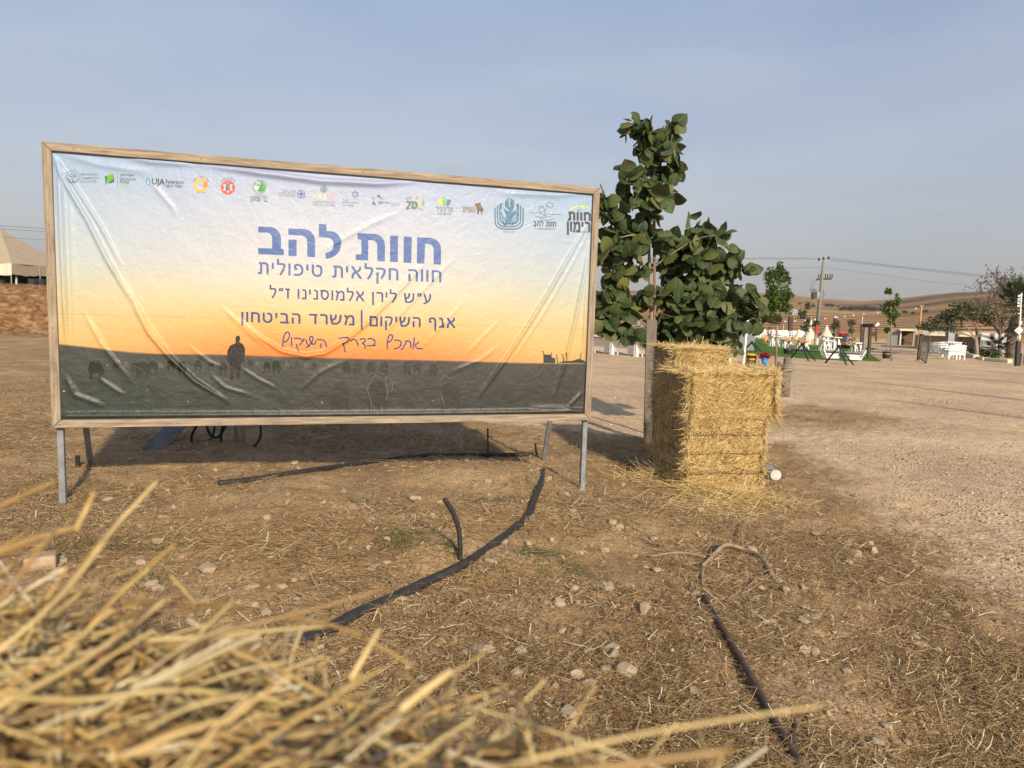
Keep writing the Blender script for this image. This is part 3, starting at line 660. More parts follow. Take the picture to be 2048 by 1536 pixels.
# Hebrew sans letters drawn as strokes: width, then centre lines in units of the letter height
HEB = {'ו': (.2, [[(.1, 1), (.1, 0)]]), 'ז': (.44, [[(.0, .92), (.44, .92)], [(.26, .92), (.26, 0)]]), 'י': (.2, [[(.1, 1), (.1, .48)]]), 'ן': (.2, [[(.1, 1), (.1, -.35)]]),
 'ר': (.64, [[(0, .92), (.40, .92), (.52, .87), (.56, .74), (.56, 0)]]), 'ד': (.7, [[(0, .92), (.70, .92)], [(.53, .92), (.53, 0)]]), 'ה': (.74, [[(.02, .92), (.46, .92), (.60, .86), (.65, .72), (.65, 0)], [(.1, .6), (.1, 0)]]),
 'ח': (.76, [[(.1, 0), (.1, 1)], [(.1, .92), (.46, .92), (.60, .86), (.66, .72), (.66, 0)]]), 'ת': (.82, [[(.08, .92), (.54, .92), (.68, .86), (.73, .72), (.73, 0)], [(.26, .92), (.25, .12), (.2, .08), (.0, .08)]]),
 'ב': (.76, [[(.04, .92), (.38, .92), (.52, .86), (.57, .72), (.57, .08)], [(.0, .08), (.76, .08)]]), 'כ': (.64, [[(.04, .92), (.3, .92), (.48, .84), (.56, .66), (.56, .34), (.48, .16), (.3, .08), (.02, .08)]]),
 'ל': (.64, [[(.08, 1.32), (.08, .92), (.46, .92), (.55, .86), (.56, .7), (.46, .38), (.24, 0)]]), 'מ': (.84, [[(.04, 1), (.22, .68), (.08, 0)], [(.22, .68), (.38, .88), (.54, .92), (.7, .84), (.75, .66), (.75, .08), (.38, .08)]]),
 'ם': (.78, [[(.1, .08), (.1, .92), (.5, .92), (.63, .86), (.68, .72), (.68, .08), (.02, .08)]]), 'נ': (.46, [[(.06, .92), (.2, .92), (.33, .86), (.37, .72), (.37, .08), (.0, .08)]]),
 'ס': (.82, [[(.0, .92), (.46, .92), (.64, .84), (.73, .62), (.71, .36), (.58, .14), (.42, .07), (.26, .14), (.14, .36), (.12, .62), (.18, .92)]]), 'ע': (.72, [[(.08, 1), (.32, .16)], [(.64, 1), (.63, .62), (.54, .36), (.36, .16), (.02, .0)]]),
 'פ': (.74, [[(.30, .55), (.12, .58), (.12, .8), (.22, .92), (.40, .92), (.56, .84), (.65, .66), (.65, .34), (.56, .16), (.40, .08), (.02, .08)]]), 'ף': (.72, [[(.30, .55), (.12, .58), (.12, .8), (.22, .92), (.42, .92), (.56, .86), (.62, .7), (.62, -.35)]]),
 'צ': (.74, [[(.1, 1), (.62, .14), (.62, .08), (.04, .08)], [(.62, 1), (.60, .76), (.40, .58)]]), 'ץ': (.66, [[(.08, 1), (.30, .45), (.30, -.35)], [(.58, 1), (.56, .7), (.36, .5)]]), 'ק': (.74, [[(.02, .92), (.48, .92), (.62, .86), (.66, .72), (.58, .42), (.4, .08)], [(.12, .6), (.12, -.35)]]),
 'ש': (.98, [[(.06, 1), (.10, .55), (.2, .1), (.52, .1), (.74, .24), (.84, .5), (.88, 1)], [(.48, 1), (.46, .7), (.38, .56), (.2, .5)]]), 'ט': (.84, [[(.1, 1), (.1, .36), (.18, .16), (.34, .08), (.5, .08), (.66, .16), (.74, .36), (.74, .66), (.66, .86), (.5, .92), (.36, .88)]]),
 'א': (.8, [[(.06, 1), (.74, 0)], [(.68, 1), (.66, .76), (.47, .58)], [(.1, 0), (.12, .3), (.30, .56)]]), 'ג': (.52, [[(.04, .92), (.2, .92), (.32, .84), (.36, .5), (.45, 0)], [(.36, .34), (.26, .14), (.02, .04)]]), '״': (.4, [[(.14, 1.05), (.08, .7)], [(.36, 1.05), (.30, .7)]]), '"': (.4, [[(.14, 1.05), (.08, .7)]]), ' ': (.3, [])}
_hc = {}
def strip(P, t):
    """mitred ribbon along a polyline: points and quads"""
    P = [np.array(p, float) for p in P]; n = []
    for a, b in zip(P, P[1:]): d = (b - a) / (np.linalg.norm(b - a) + 1e-9); n.append(np.array([-d[1], d[0]]))
    V = []
    for i, p in enumerate(P):
        if i == 0: m = n[0]
        elif i == len(P) - 1: m = n[-1]
        else: m = n[i - 1] + n[i]; m = m / max(np.dot(m, n[i]), .62)
        V += [p + m * t / 2, p - m * t / 2]
    return V, [(2 * i, 2 * i + 1, 2 * i + 3, 2 * i + 2) for i in range(len(P) - 1)]
def heb_strokes(txt, t):
    if (txt, t) in _hc: return _hc[(txt, t)]
    x = 0; out = []
    for ch in txt[::-1]:
        w, st = HEB.get(ch, HEB[' '])
        for k, q in enumerate(st): out.append((k, *strip([(x + a, b) for a, b in q], t)))
        x += w + .2
    _hc[(txt, t)] = (out, x - .2); return _hc[(txt, t)]
class Print:
    """shapes in photograph pixels (through a crop's origin and scale), laid on the banner"""
    def __init__(s, ox=0, oy=0, k=1.0): s.ox, s.oy, s.k = ox, oy, k; s.items = []; s.c = None; s.layer = 0
    def xy(s, x, y): return bp(s.ox + x / s.k, s.oy + y / s.k)
    def ink(s, *c): s.c = ink(*c); return s
    def raw(s, V, Fs): s.items.append((V, Fs, s.c, s.layer)); return s
    def poly(s, P, r=0):
        pts = []; n = len(P)
        for i in range(n):
            rr = P[i][2] if len(P[i]) > 2 else r
            p = np.array(P[i][:2], float); a = np.array(P[i - 1][:2], float); b = np.array(P[(i + 1) % n][:2], float)
            if rr <= 0: pts.append(p); continue
            la, lb = np.linalg.norm(a - p), np.linalg.norm(b - p)
            ra = rr if la > 2 * rr else min(rr, la * .5 if len(P[i - 1]) <= 2 else la * .48); rb = rr if lb > 2 * rr else min(rr, lb * .5)
            if len(P[i]) > 2: ra, rb = min(rr, la * .92), min(rr, lb * .92)
            p0 = p + (a - p) / la * ra; p1 = p + (b - p) / lb * rb
            m = 7 if rr > 15 else 3
            for j in range(m + 1):
                w = j / m; w1 = .56
                c0 = p0 + (p - p0) * w1; c1 = p1 + (p - p1) * w1
                pts.append((1 - w) ** 3 * p0 + 3 * w * (1 - w) ** 2 * c0 + 3 * w * w * (1 - w) * c1 + w ** 3 * p1)
        return s.raw([s.xy(*p) for p in pts], [tuple(range(len(pts)))])
    def line(s, pts, w=2.0, w2=None):
        P = [np.array(p, float) for p in pts]
        if len(P) > 2:      # smooth it
            Q = []
            for i in range(len(P) - 1):
                a, b, c, d = P[max(i - 1, 0)], P[i], P[i + 1], P[min(i + 2, len(P) - 1)]
                for j in range(4):
                    u = j / 4; Q.append(.5 * (2 * b + (c - a) * u + (2 * a - 5 * b + 4 * c - d) * u * u + (3 * b - a - 3 * c + d) * u ** 3))
            P = Q + [P[-1]]
        V = []
        for i, p in enumerate(P):
            d = P[min(i + 1, len(P) - 1)] - P[max(i - 1, 0)]; l = np.linalg.norm(d); d = d / l if l > 1e-6 else np.array([1., 0])
            nn = np.array([-d[1], d[0]]) * w / 2; V += [s.xy(*(p + nn)), s.xy(*(p - nn))]
        return s.raw(V, [(2 * i, 2 * i + 1, 2 * i + 3, 2 * i + 2) for i in range(len(P) - 1)])
    def disc(s, cx, cy, r, ry=None, n=28):
        ry = ry or r; return s.raw([s.xy(cx + r * math.cos(6.2832 * i / n), cy + ry * math.sin(6.2832 * i / n)) for i in range(n)], [tuple(range(n))])
    def ring(s, cx, cy, r, w, a0=0, a1=360, ry=1.0, n=36):
        a = [R(a0 + (a1 - a0) * i / n) for i in range(n + 1)]; V = []
        for x in a: V += [s.xy(cx + r * math.cos(x), cy + r * ry * math.sin(x)), s.xy(cx + (r - w) * math.cos(x), cy + (r - w) * ry * math.sin(x))]
        return s.raw(V, [(2 * i, 2 * i + 1, 2 * i + 3, 2 * i + 2) for i in range(n)])
    def text(s, txt, x0, y0, x1, y1, bold=0.0, skew=0.0, heb=False, shear=0.0):
        """box in pixels: left-top (x0, y0), right-bottom (x1, y1 at the left end); skew = drop of the baseline over the width"""
        if heb: return s.heb(txt, x0, x1, y1, y1 + skew, y1 - y0, .17 + bold * 1.5)
        V, Fs = text_faces(txt, bold, shear)
        return s.raw([s.xy(x0 + (x1 - x0) * a, y1 - (y1 - y0) * b + skew * a) for a, b in V], Fs)
    def heb(s, txt, x0, x1, b0, b1, h, t=.17):
        """Hebrew line: left and right ends, baseline at each end, letter height"""
        st, w = heb_strokes(txt, t); l0 = s.layer
        for k, V, Fs in st:
            s.layer = l0 + .45 * k; s.raw([s.xy(x0 + (x1 - x0) * a / w, b0 + (b1 - b0) * a / w - h * b) for a, b in V], Fs)
        s.layer = l0; return s
    def arc_text(s, txt, cx, cy, r, h, a0, a1, heb=False, bold=0.0):
        if heb:
            st, w = heb_strokes(txt, .18); l0 = s.layer
            for k, V, Fs in st:
                s.layer = l0 + .45 * k; s.raw([s.xy(cx + (r + h * b) * math.cos(R(a0 + (a1 - a0) * a / w)), cy + (r + h * b) * math.sin(R(a0 + (a1 - a0) * a / w))) for a, b in V], Fs)
            s.layer = l0; return s
        V, Fs = text_faces(txt, bold)
        return s.raw([s.xy(cx + (r + h * b) * math.cos(R(a0 + (a1 - a0) * a)), cy + (r + h * b) * math.sin(R(a0 + (a1 - a0) * a))) for a, b in V], Fs)
    def up(s): s.layer += 1; return s
    def build(s, name, label=None):
        mats = []; bm = bmesh.new()
        for V, Fs, m, ly in s.items:
            if m not in mats: mats.append(m)
            vv = [bm.verts.new((a, -ly * .0007, b)) for a, b in V]
            for f in Fs:
                if len(set(f)) < 3: continue
                try: bm.faces.new([vv[i] for i in f]).material_index = mats.index(m)
                except ValueError: pass
        bm.normal_update(); bmesh.ops.triangulate(bm, faces=[f for f in bm.faces if len(f.verts) > 3])
        for ax, step in ((0, GDU), (2, GDV)):
            lo = min(v.co[ax] for v in bm.verts); hi = max(v.co[ax] for v in bm.verts); x = .03 + math.floor((lo - .03) / step + 1) * step
            while x < hi:
                nrm = [0, 0, 0]; nrm[ax] = 1; co = [0, 0, 0]; co[ax] = x
                bmesh.ops.bisect_plane(bm, geom=bm.verts[:] + bm.edges[:] + bm.faces[:], plane_co=co, plane_no=nrm); x += step
        for v in bm.verts: v.co = (v.co.x, REC - grid_h(v.co.x, v.co.z) - .0013 + v.co.y, v.co.z)
        me = bpy.data.meshes.new(name); bm.to_mesh(me); bm.free()
        o = fin(bpy.data.objects.new(name, me), mats, banner, True)
        if label: o['label'] = label
        return o
BLUE = (84, 113, 176)
T = Print(460, 420, 4.096).ink(*BLUE)
for P in ([(232, 135), (418, 142, 95), (418, 318), (441, 320), (441, 371), (230, 361), (230, 311), (346, 316), (344, 184, 44), (232, 184)],
          [(478, 151), (697, 160, 92), (697, 386), (633, 383), (633, 210, 52), (478, 203)], [(479, 242), (546, 243), (546, 378), (479, 375)],
          [(728, 114), (790, 118), (790, 172), (912, 178, 88), (908, 395, 115), (783, 398), (783, 350), (848, 348, 60), (848, 228, 46), (728, 222)],
          [(1045, 189), (1271, 200, 90), (1268, 421), (1206, 418), (1207, 246, 48), (1133, 246), (1132, 413), (1030, 408), (1030, 363), (1077, 364), (1077, 243), (1045, 240)],
          [(1312, 209), (1376, 212), (1375, 427), (1311, 424)], [(1424, 217), (1489, 221), (1485, 434), (1421, 431)],
          [(1533, 223), (1729, 232, 90), (1727, 447), (1668, 444), (1668, 276, 46), (1598, 276), (1592, 439), (1531, 436)]):
    T.poly(P, 7)
T.build('title_lettering', 'large bold blue Hebrew title on the banner')
T = Print(460, 420, 4.096).ink(*BLUE)
T.heb('חווה חקלאית טיפולית', 228, 1733, 524, 594, 98, .165); T.build('subtitle_lettering', 'second blue Hebrew line on the banner')
T = Print(460, 420, 4.096).ink(62, 88, 152)
T.heb('ע״ש לירן אלמוסנינו ז״ל', 325, 1647, 720, 770, 82, .165); T.build('dedication_lettering', 'third blue Hebrew line on the banner')
T = Print(460, 420, 4.096).ink(56, 78, 140)
T.heb('אגף השיקום', 1142, 1846, 952, 968, 84, .18); T.heb('משרד הביטחון', 92, 1020, 918, 945, 84, .18)
T.poly([(1071, 820), (1086, 820), (1086, 980), (1071, 978)]); T.build('ministry_lettering', 'fourth blue Hebrew line on the banner, split by a bar')
T = Print(460, 420, 4.096).ink(44, 66, 132)
for P in ([(432, 1125), (436, 1065), (452, 1012), (478, 1000), (487, 1030), (468, 1070), (440, 1082)], [(503, 1040), (504, 1075), (506, 1116)],
          [(524, 1052), (556, 1050), (584, 1060), (590, 1080), (572, 1106)], [(543, 1098), (552, 1130), (566, 1160)], [(606, 1050), (604, 1066), (598, 1082)],
          [(622, 1128), (650, 1110), (676, 1072), (678, 1042), (660, 1036), (652, 1058), (668, 1092), (694, 1098), (704, 1070)], [(622, 1060), (630, 1090), (650, 1120)],
          [(708, 1064), (748, 1062), (780, 1080), (790, 1126)], [(746, 1092), (744, 1112), (748, 1132)],
          [(890, 1056), (930, 1044), (968, 1048), (974, 1066), (950, 1086), (915, 1097)], [(930, 1094), (936, 1130), (945, 1166)],
          [(985, 1076), (1010, 1060), (1036, 1072), (1050, 1116)], [(1064, 1062), (1090, 1052), (1110, 1066), (1096, 1086), (1084, 1092), (1104, 1106), (1108, 1136)],
          [(1128, 1056), (1160, 1054), (1186, 1072), (1184, 1100), (1160, 1112), (1118, 1110)], [(1160, 1112), (1194, 1111)],
          [(1290, 1140), (1288, 1092), (1300, 1034), (1322, 1022), (1332, 1044), (1312, 1076), (1282, 1086)],
          [(1345, 1066), (1380, 1066), (1402, 1086), (1394, 1116), (1370, 1132), (1344, 1138)], [(1400, 1146), (1424, 1120), (1446, 1074)], [(1436, 1076), (1462, 1072), (1480, 1088), (1482, 1134)],
          [(1510, 1044), (1506, 1090), (1498, 1140)], [(1548, 1084), (1520, 1104), (1526, 1126), (1550, 1136), (1580, 1134)]):
    T.line(P, 11)
T.build('handwritten_lettering', 'handwritten blue Hebrew line just above the printed field')
# ---- the row of emblems, left to right
T = Print(80, 300, 5.12).ink(118, 140, 158)
T.ring(337, 275, 68, 6); T.line([(337, 330), (340, 300), (337, 270)], 9)
for x, y, r in ((312, 262, 17), (337, 246, 18), (362, 262, 17), (325, 276, 10), (350, 278, 10)): T.ring(x, y, r, 6, n=14)
for P in ([(285, 300), (320, 308), (340, 322)], [(395, 298), (360, 308), (340, 322)], [(290, 322), (340, 330), (388, 318)]): T.line(P, 7)
T.text('SEPHARDIC', 415, 238, 600, 262, .01); T.text('COMMUNITY', 415, 276, 608, 300, .01); T.text('ALLIANCE', 415, 310, 578, 334, .01); T.build('tree_emblem', 'grey round tree emblem with three lines of writing')
T = Print(80, 300, 5.12).ink(46, 92, 62).poly([(666, 262), (694, 274), (670, 352)]).poly([(757, 262), (757, 328), (704, 344)])
T.up().ink(96, 182, 76).poly([(690, 262), (728, 236), (757, 240), (752, 300), (676, 353)]); T.ink(132, 204, 96).up().poly([(696, 260), (728, 240), (752, 243), (724, 262)])
T.layer = 0; T.ink(120, 126, 134).line([(791, 226), (794, 386)], 3)
T.ink(84, 92, 104)
for s_, y, x1 in (('JEWISH', 245, 962), ('NATIONAL', 281, 990), ('FUND', 312, 913)): T.text(s_, 820, y, x1, y + 28, .012, 5)
T.ink(170, 196, 172).text('USA', 820, 346, 890, 374, .012, 3); T.build('green_book_emblem', 'green folded block emblem with four lines of writing')
T = Print(80, 300, 5.12).ink(92, 164, 214).poly([(1110, 278), (1136, 318, 20), (1118, 366), (1090, 346, 18), (1086, 312, 12)])
T.up().ink(206, 228, 242).poly([(1112, 305), (1120, 332), (1108, 352), (1098, 332)]); T.layer = 0
T.ink(86, 88, 92).text('UJA', 1146, 290, 1280, 374, .03, 4); T.text('Federation', 1290, 303, 1478, 345, .012, 4); T.text('NEW YORK', 1290, 352, 1462, 384, .012, 6); T.build('flame_emblem', 'small blue flame emblem with dark federation lettering')
T = Print(80, 300, 5.12).ink(248, 190, 74).ring(1650, 360, 72, 30, 10, 330)
T.up().ink(242, 142, 72).poly([(1672, 332), (1712, 322, 10), (1722, 365, 20), (1694, 398, 14), (1672, 372)]).poly([(1690, 330), (1700, 312), (1712, 330)])
T.ink(150, 152, 150).arc_text('שער הנגב אשכול', 1650, 360, 76, 15, 200, 335, True); T.text('כאן גרים', 1610, 428, 1698, 440, 0, 2, True); T.build('yellow_ring_emblem', 'broken yellow and orange ring emblem')
T = Print(80, 300, 5.12).ink(236, 94, 78).disc(1925, 385, 73)
T.up().ink(240, 222, 220)
c5, r5 = (1925, 385), 60
for s_ in (1, -1): T.poly([(c5[0] + r5 * math.sin(R(120 * i)), c5[1] - s_ * r5 * math.cos(R(120 * i))) for i in range(3)])
T.up().ink(84, 88, 120).line([(1925, 425), (1925, 335)], 10)
for y in (352, 372, 392, 410): T.disc(1910, y, 11, 7).disc(1942, y - 4, 11, 7)
T.layer = 0; T.ink(92, 110, 148).arc_text('ארצות וני אביב', 1925, 385, 80, 22, 222, 318, True, .01); T.build('red_disc_emblem', 'red disc emblem with a pale six pointed star')
T = Print(460, 320, 5.12).ink(92, 168, 98).ring(303, 275, 71, 7).disc(318, 280, 48, 52)
T.poly([(310, 222), (345, 228, 20), (362, 300, 20), (300, 328)]).disc(258, 246, 9)
T.up().ink(208, 226, 212).poly([(246, 272), (300, 268), (290, 306, 10), (262, 310, 8)]).poly([(290, 235), (312, 238), (304, 262)])
T.layer = 0; T.ink(90, 116, 92).text('בני שמעון', 212, 370, 384, 422, .02, 5, True); T.ink(130, 150, 134).text('מועצה אזורית', 246, 355, 362, 368, .005, 3, True); T.build('green_disc_emblem', 'green disc emblem above dark green Hebrew writing')
T = Print(460, 320, 5.12).ink(122, 134, 146)
for i, (tx, a) in enumerate((('משרד הרווחה', 535), ('והביטחון החברתי', 498), ('חוסן וביטחון לישראל', 500))): T.text(tx, a, 306 + 24 * i, 670, 324 + 24 * i, .004, 6, True)
T.ink(108, 122, 196)
for dx, dy in ((-14, -14), (14, -14), (-14, 14), (14, 14)): T.ring(728 + dx, 349 + dy, 27, 7, n=20)
T.build('knot_emblem', 'violet interlaced knot emblem with three lines of writing')
T = Print(460, 320, 5.12).ink(92, 122, 156).ring(960, 297, 36, 5).disc(960, 297, 25)
T.up().ink(190, 205, 220)
for x in (944, 960, 976): T.line([(x, 276), (x, 318)], 3)
T.line([(938, 297), (982, 297)], 3); T.layer = 0
for s_, x0, x1, cc in (('ק', 1035, 1075, (226, 176, 190)), ('ר', 985, 1025, (230, 190, 150)), ('נ', 950, 978, (240, 222, 160)), ('ו', 915, 930, (240, 226, 170)), ('ת', 850, 900, (206, 222, 170))): T.ink(*cc).heb(s_, x0, x1, 400, 400, 52, .22)
T.ink(140, 150, 164).text('הביטוח הלאומי', 846, 418, 1076, 450, .006, 4, True); T.text('מיתרים לחיים טובים', 846, 458, 1074, 470, 0, 4, True); T.build('pastel_letters_emblem', 'pastel Hebrew letters under a small blue disc')
T = Print(460, 320, 5.12).ink(120, 146, 190)
for s_ in (1, -1):
    P = [(1282 + 38 * math.sin(R(120 * i)), 352 - s_ * 38 * math.cos(R(120 * i))) for i in range(3)]
    for i in range(3): T.line([P[i], P[(i + 1) % 3]], 8)
T.ink(224, 178, 160).line([(1262, 376), (1282, 392), (1304, 376)], 4)
T.ink(132, 150, 184)
for s_, y, x1 in (('THE', 400, 1200), ('JEWISH AGENCY', 426, 1332), ('FOR ISRAEL', 452, 1272)): T.text(s_, 1150, y, x1, y + 19, .014, 5)
T.build('star_emblem', 'blue outlined six pointed star with three lines of writing')
T = Print(460, 320, 5.12).ink(112, 178, 190).poly([(1450, 378), (1482, 380), (1466, 418)]).poly([(1540, 380), (1576, 390), (1562, 408), (1530, 392)])
T.ink(86, 102, 116).poly([(1502, 376), (1524, 352), (1544, 384)]).poly([(1470, 414), (1500, 466), (1452, 452)])
T.text('FEDERATION', 1516, 424, 1630, 440, .014, 8); T.text('CJA', 1516, 441, 1562, 456, .014, 3); T.ink(150, 160, 172).line([(1648, 420), (1649, 486)], 2); T.text('הפדרציה', 1664, 436, 1736, 450, 0, 4, True); T.text('מונטריאול', 1664, 454, 1736, 466, 0, 4, True); T.build('triangle_emblem', 'teal and slate triangle emblem with small writing')
T = Print(460, 320, 5.12).ink(94, 134, 108).text('70', 1800, 416, 1922, 504, .05, 6, False, .12).text('להב', 1800, 380, 1860, 402, .012, 3, True); T.line([(1805, 510), (1860, 490), (1920, 490), (1980, 516)], 5)
T.ink(196, 150, 104).poly([(1900, 370), (1924, 372), (1916, 408), (1904, 402)]); T.ink(214, 210, 200).line([(1880, 412), (1888, 366), (1930, 368), (1942, 430), (1980, 515), (1978, 470)], 3)
T.ink(238, 208, 130).poly([(1926, 430), (1950, 440), (1966, 478), (1940, 470)]); T.ink(240, 170, 170).poly([(1938, 432), (1956, 430), (1962, 452)]); T.ink(126, 182, 128).poly([(1978, 390), (1992, 430, 12), (1990, 470, 8), (1966, 468, 8), (1966, 430, 12)])
T.build('seventy_emblem', 'green number seventy emblem with small coloured shapes')
T = Print(840, 360, 5.12).ink(246, 212, 92).poly([(184, 200), (222, 194), (236, 262), (200, 262)], 4); T.ink(120, 194, 142).poly([(226, 178), (240, 168), (276, 186), (264, 264), (232, 264)], 4); T.ink(82, 136, 176).poly([(280, 194), (320, 208), (298, 264), (270, 262)], 4)
T.ink(112, 130, 150).text('ארצעיר'.replace('צ', 'ץ'), 160, 274, 337, 326, .012, 4, True); T.text('יזמות קהילתית', 180, 338, 325, 356, .002, 3, True); T.build('three_petals_emblem', 'yellow, green and blue petals above grey Hebrew writing')
T = Print(840, 360, 5.12).ink(116, 102, 84).text('השומר', 428, 272, 560, 298, .02, 4, True).text('החדש', 440, 302, 563, 326, .02, 4, True); T.line([(428, 324), (562, 332)], 2)
T.ink(122, 98, 70).poly([(560, 262), (574, 234), (590, 240), (604, 236), (612, 228), (620, 240), (634, 276), (650, 300), (648, 330), (640, 318), (636, 356), (626, 356), (624, 320), (604, 318), (602, 354), (588, 354), (584, 318), (576, 300), (574, 272)], 3); T.build('rider_emblem', 'brown horse and rider emblem beside brown Hebrew writing')
T = Print(840, 360, 5.12).ink(78, 128, 162)
cx = 912
for k_, (w, top, r_) in enumerate(((143, 285, 112), (118, 262, 90), (93, 240, 70))):
    b_ = 502 - 26 * k_
    for sgn in (1, -1):
        T.line([(cx + sgn * w, top), (cx + sgn * w, b_ - r_ * .75), (cx + sgn * (w - 14), b_ - r_ * .3), (cx + sgn * (w - r_ * .55), b_ - 4), (cx + sgn * max(w - r_, 0) * 1.0, b_), (cx, b_)], 14)
T.poly([(870, 212), (910, 178), (910, 300), (882, 288), (870, 262)]).poly([(922, 180), (964, 212), (962, 280), (944, 296), (922, 250)])
T.ring(930, 297, 26, 6).disc(930, 297, 17).poly([(850, 280), (880, 310), (930, 330), (976, 318), (1000, 290), (985, 345, 10), (955, 375, 10), (935, 440), (850, 478), (880, 420), (882, 360)], 4)
for P in ([(830, 330), (845, 370), (870, 400), (880, 440)], [(1000, 330), (985, 375), (960, 405), (945, 440)], [(835, 380), (850, 420), (860, 460)], [(995, 385), (975, 425), (940, 460)], [(830, 300), (835, 250), (850, 238)], [(985, 250), (998, 268), (998, 300)]): T.line(P, 12)
T.ink(150, 160, 176).text('אגף השיקום', 856, 520, 964, 540, 0, 3, True); T.build('big_flame_emblem', 'largest emblem, blue nested arches around a raised figure')
T = Print(840, 360, 5.12).ink(70, 84, 92)
for P in ([(1120, 334), (1170, 338), (1215, 334), (1250, 350), (1290, 372)], [(1448, 354), (1390, 352), (1330, 356), (1310, 344), (1280, 358)], [(1280, 370), (1276, 330), (1290, 290), (1310, 262)], [(1180, 372), (1230, 384), (1280, 410), (1330, 408), (1370, 392)], [(1230, 376), (1280, 382), (1340, 372)],
          [(1270, 320), (1240, 330), (1220, 318), (1226, 302), (1214, 290), (1228, 282), (1232, 264), (1248, 276), (1262, 268), (1264, 290), (1278, 300), (1270, 320)],
          [(1310, 266), (1290, 258), (1298, 240), (1316, 242), (1326, 222), (1340, 238), (1362, 236), (1356, 256), (1370, 268), (1348, 276), (1346, 290), (1326, 282), (1310, 266)]): T.line(P, 4)
T.text('חוות להב', 1160, 420, 1392, 472, .035, 8, True); T.line([(1172, 484), (1184, 490), (1180, 502)], 4)
for a in range(7): T.line([(1205 + a * 26, 492), (1212 + a * 26, 506 + (a % 2) * 6), (1222 + a * 26, 494 + (a % 3) * 4), (1226 + a * 26, 508)], 3.5)
T.build('sapling_in_hand_emblem', 'line drawn sapling on an open hand above black Hebrew writing')
T = Print(840, 360, 5.12).ink(206, 226, 104).poly([(1520, 320), (1560, 280, 14), (1620, 258), (1640, 262), (1590, 284), (1545, 312)]).poly([(1630, 272), (1670, 258), (1720, 274, 10), (1750, 304), (1700, 282), (1660, 276), (1690, 306)])
T.ink(64, 70, 74).text('חוות', 1512, 326, 1748, 412, .05, 8, True).text('רימון', 1505, 424, 1740, 528, .05, 8, True); T.disc(1628, 312, 8)
T.ink(110, 116, 124).text('חוויה חקלאית טיפולית', 1556, 522, 1728, 538, 0, 5, True); T.build('hilltop_emblem', 'pale green hills above two words of heavy black Hebrew')
# ---- the printed shepherd and flock
T = Print(90, 640, 3.413).ink(46, 42, 38)
T.poly([(1304, 112), (1318, 104), (1330, 112), (1332, 132), (1326, 150), (1352, 166), (1366, 196), (1364, 250), (1358, 290), (1344, 286), (1338, 300), (1334, 350), (1336, 400), (1306, 404), (1302, 352), (1298, 320), (1292, 404), (1262, 412), (1268, 350), (1264, 302), (1240, 276), (1246, 210), (1262, 176), (1302, 156), (1300, 132)], 3)
T.up().ink(92, 84, 74).poly([(1266, 222), (1276, 204), (1280, 212), (1270, 232)]).poly([(1340, 226), (1350, 218), (1346, 240)]); T.build('shepherd_print', 'dark silhouette of a walking shepherd printed on the banner')
T = Print(90, 640, 3.413)
def sheep(x, y, w, h, cc):
    T.ink(*cc).poly([(x - w * .5, y - h * .55, w * .2), (x - w * .3, y - h, w * .2), (x + w * .25, y - h, w * .2), (x + w * .5, y - h * .6, w * .15), (x + w * .55, y - h * .3), (x + w * .38, y - h * .3), (x + w * .36, y), (x + w * .24, y), (x + w * .2, y - h * .36), (x - w * .18, y - h * .34), (x - w * .22, y), (x - w * .34, y), (x - w * .4, y - h * .34)])
dk, md, lt = (38, 41, 35), (50, 53, 46), (92, 92, 82)
for a in ((345, 410, 110, 135, dk), (665, 400, 100, 120, md), (735, 360, 70, 85, md), (860, 345, 60, 72, dk), (935, 380, 60, 100, dk), (1045, 345, 54, 70, dk), (480, 345, 40, 55, md), (555, 345, 44, 60, lt), (610, 350, 44, 72, md), (790, 345, 40, 60, lt), (1135, 340, 40, 60, md), (1215, 375, 58, 92, dk),
          (1270, 330, 30, 50, md), (1400, 330, 40, 55, md), (1450, 325, 34, 46, lt), (1515, 355, 50, 72, dk), (1578, 370, 58, 96, dk), (1650, 325, 34, 45, lt), (1720, 330, 34, 45, md), (1780, 345, 34, 50, lt), (1835, 335, 34, 46, md)): sheep(*a)
T.up()
for x, y, r in ((665, 310, 42), (738, 300, 30), (372, 300, 34), (612, 300, 20)): T.ink(110, 108, 96).ring(x, y, r, 3, 200, 330)
T2 = Print(680, 640, 3.793); T2.layer = 1
for x, y, rx, h in ((285, 560, 70, 120), (840, 580, 70, 120), (0, 560, 62, 110)): T2.ink(54, 54, 48).poly([(x - rx, y + h), (x - rx * 1.1, y, 20), (x - rx * .6, y - 100, 30), (x + rx * .6, y - 100, 30), (x + rx * 1.1, y, 20), (x + rx, y + h)])
T2.up().ink(112, 110, 100)
for P in ([(240, 450), (268, 420), (300, 438), (350, 480), (358, 560), (350, 610)], [(225, 580), (208, 520), (236, 470)], [(236, 690), (240, 640), (222, 570)], [(346, 428), (385, 446), (398, 500), (390, 545)], [(262, 705), (258, 650)], [(318, 650), (312, 705)], [(765, 455), (795, 420), (828, 446)], [(762, 550), (775, 590), (790, 640)]): T2.line(P, 5)
for x, y in ((236, 350), (335, 352), (512, 350), (585, 352), (705, 370), (50, 345), (130, 350)):
    T2.ink(52, 51, 45).poly([(x - 28, y + 30), (x - 32, y - 10, 14), (x - 14, y - 34, 14), (x + 20, y - 34, 14), (x + 32, y - 6, 12), (x + 26, y + 60), (x + 10, y + 60), (x, y + 20), (x - 16, y + 60)])
    T2.ink(96, 90, 78).ring(x, y, 30, 3, 190, 330)
T2.ink(52, 60, 64).poly([(1548, 262), (1604, 262), (1604, 286), (1630, 288), (1630, 326), (1546, 324)])
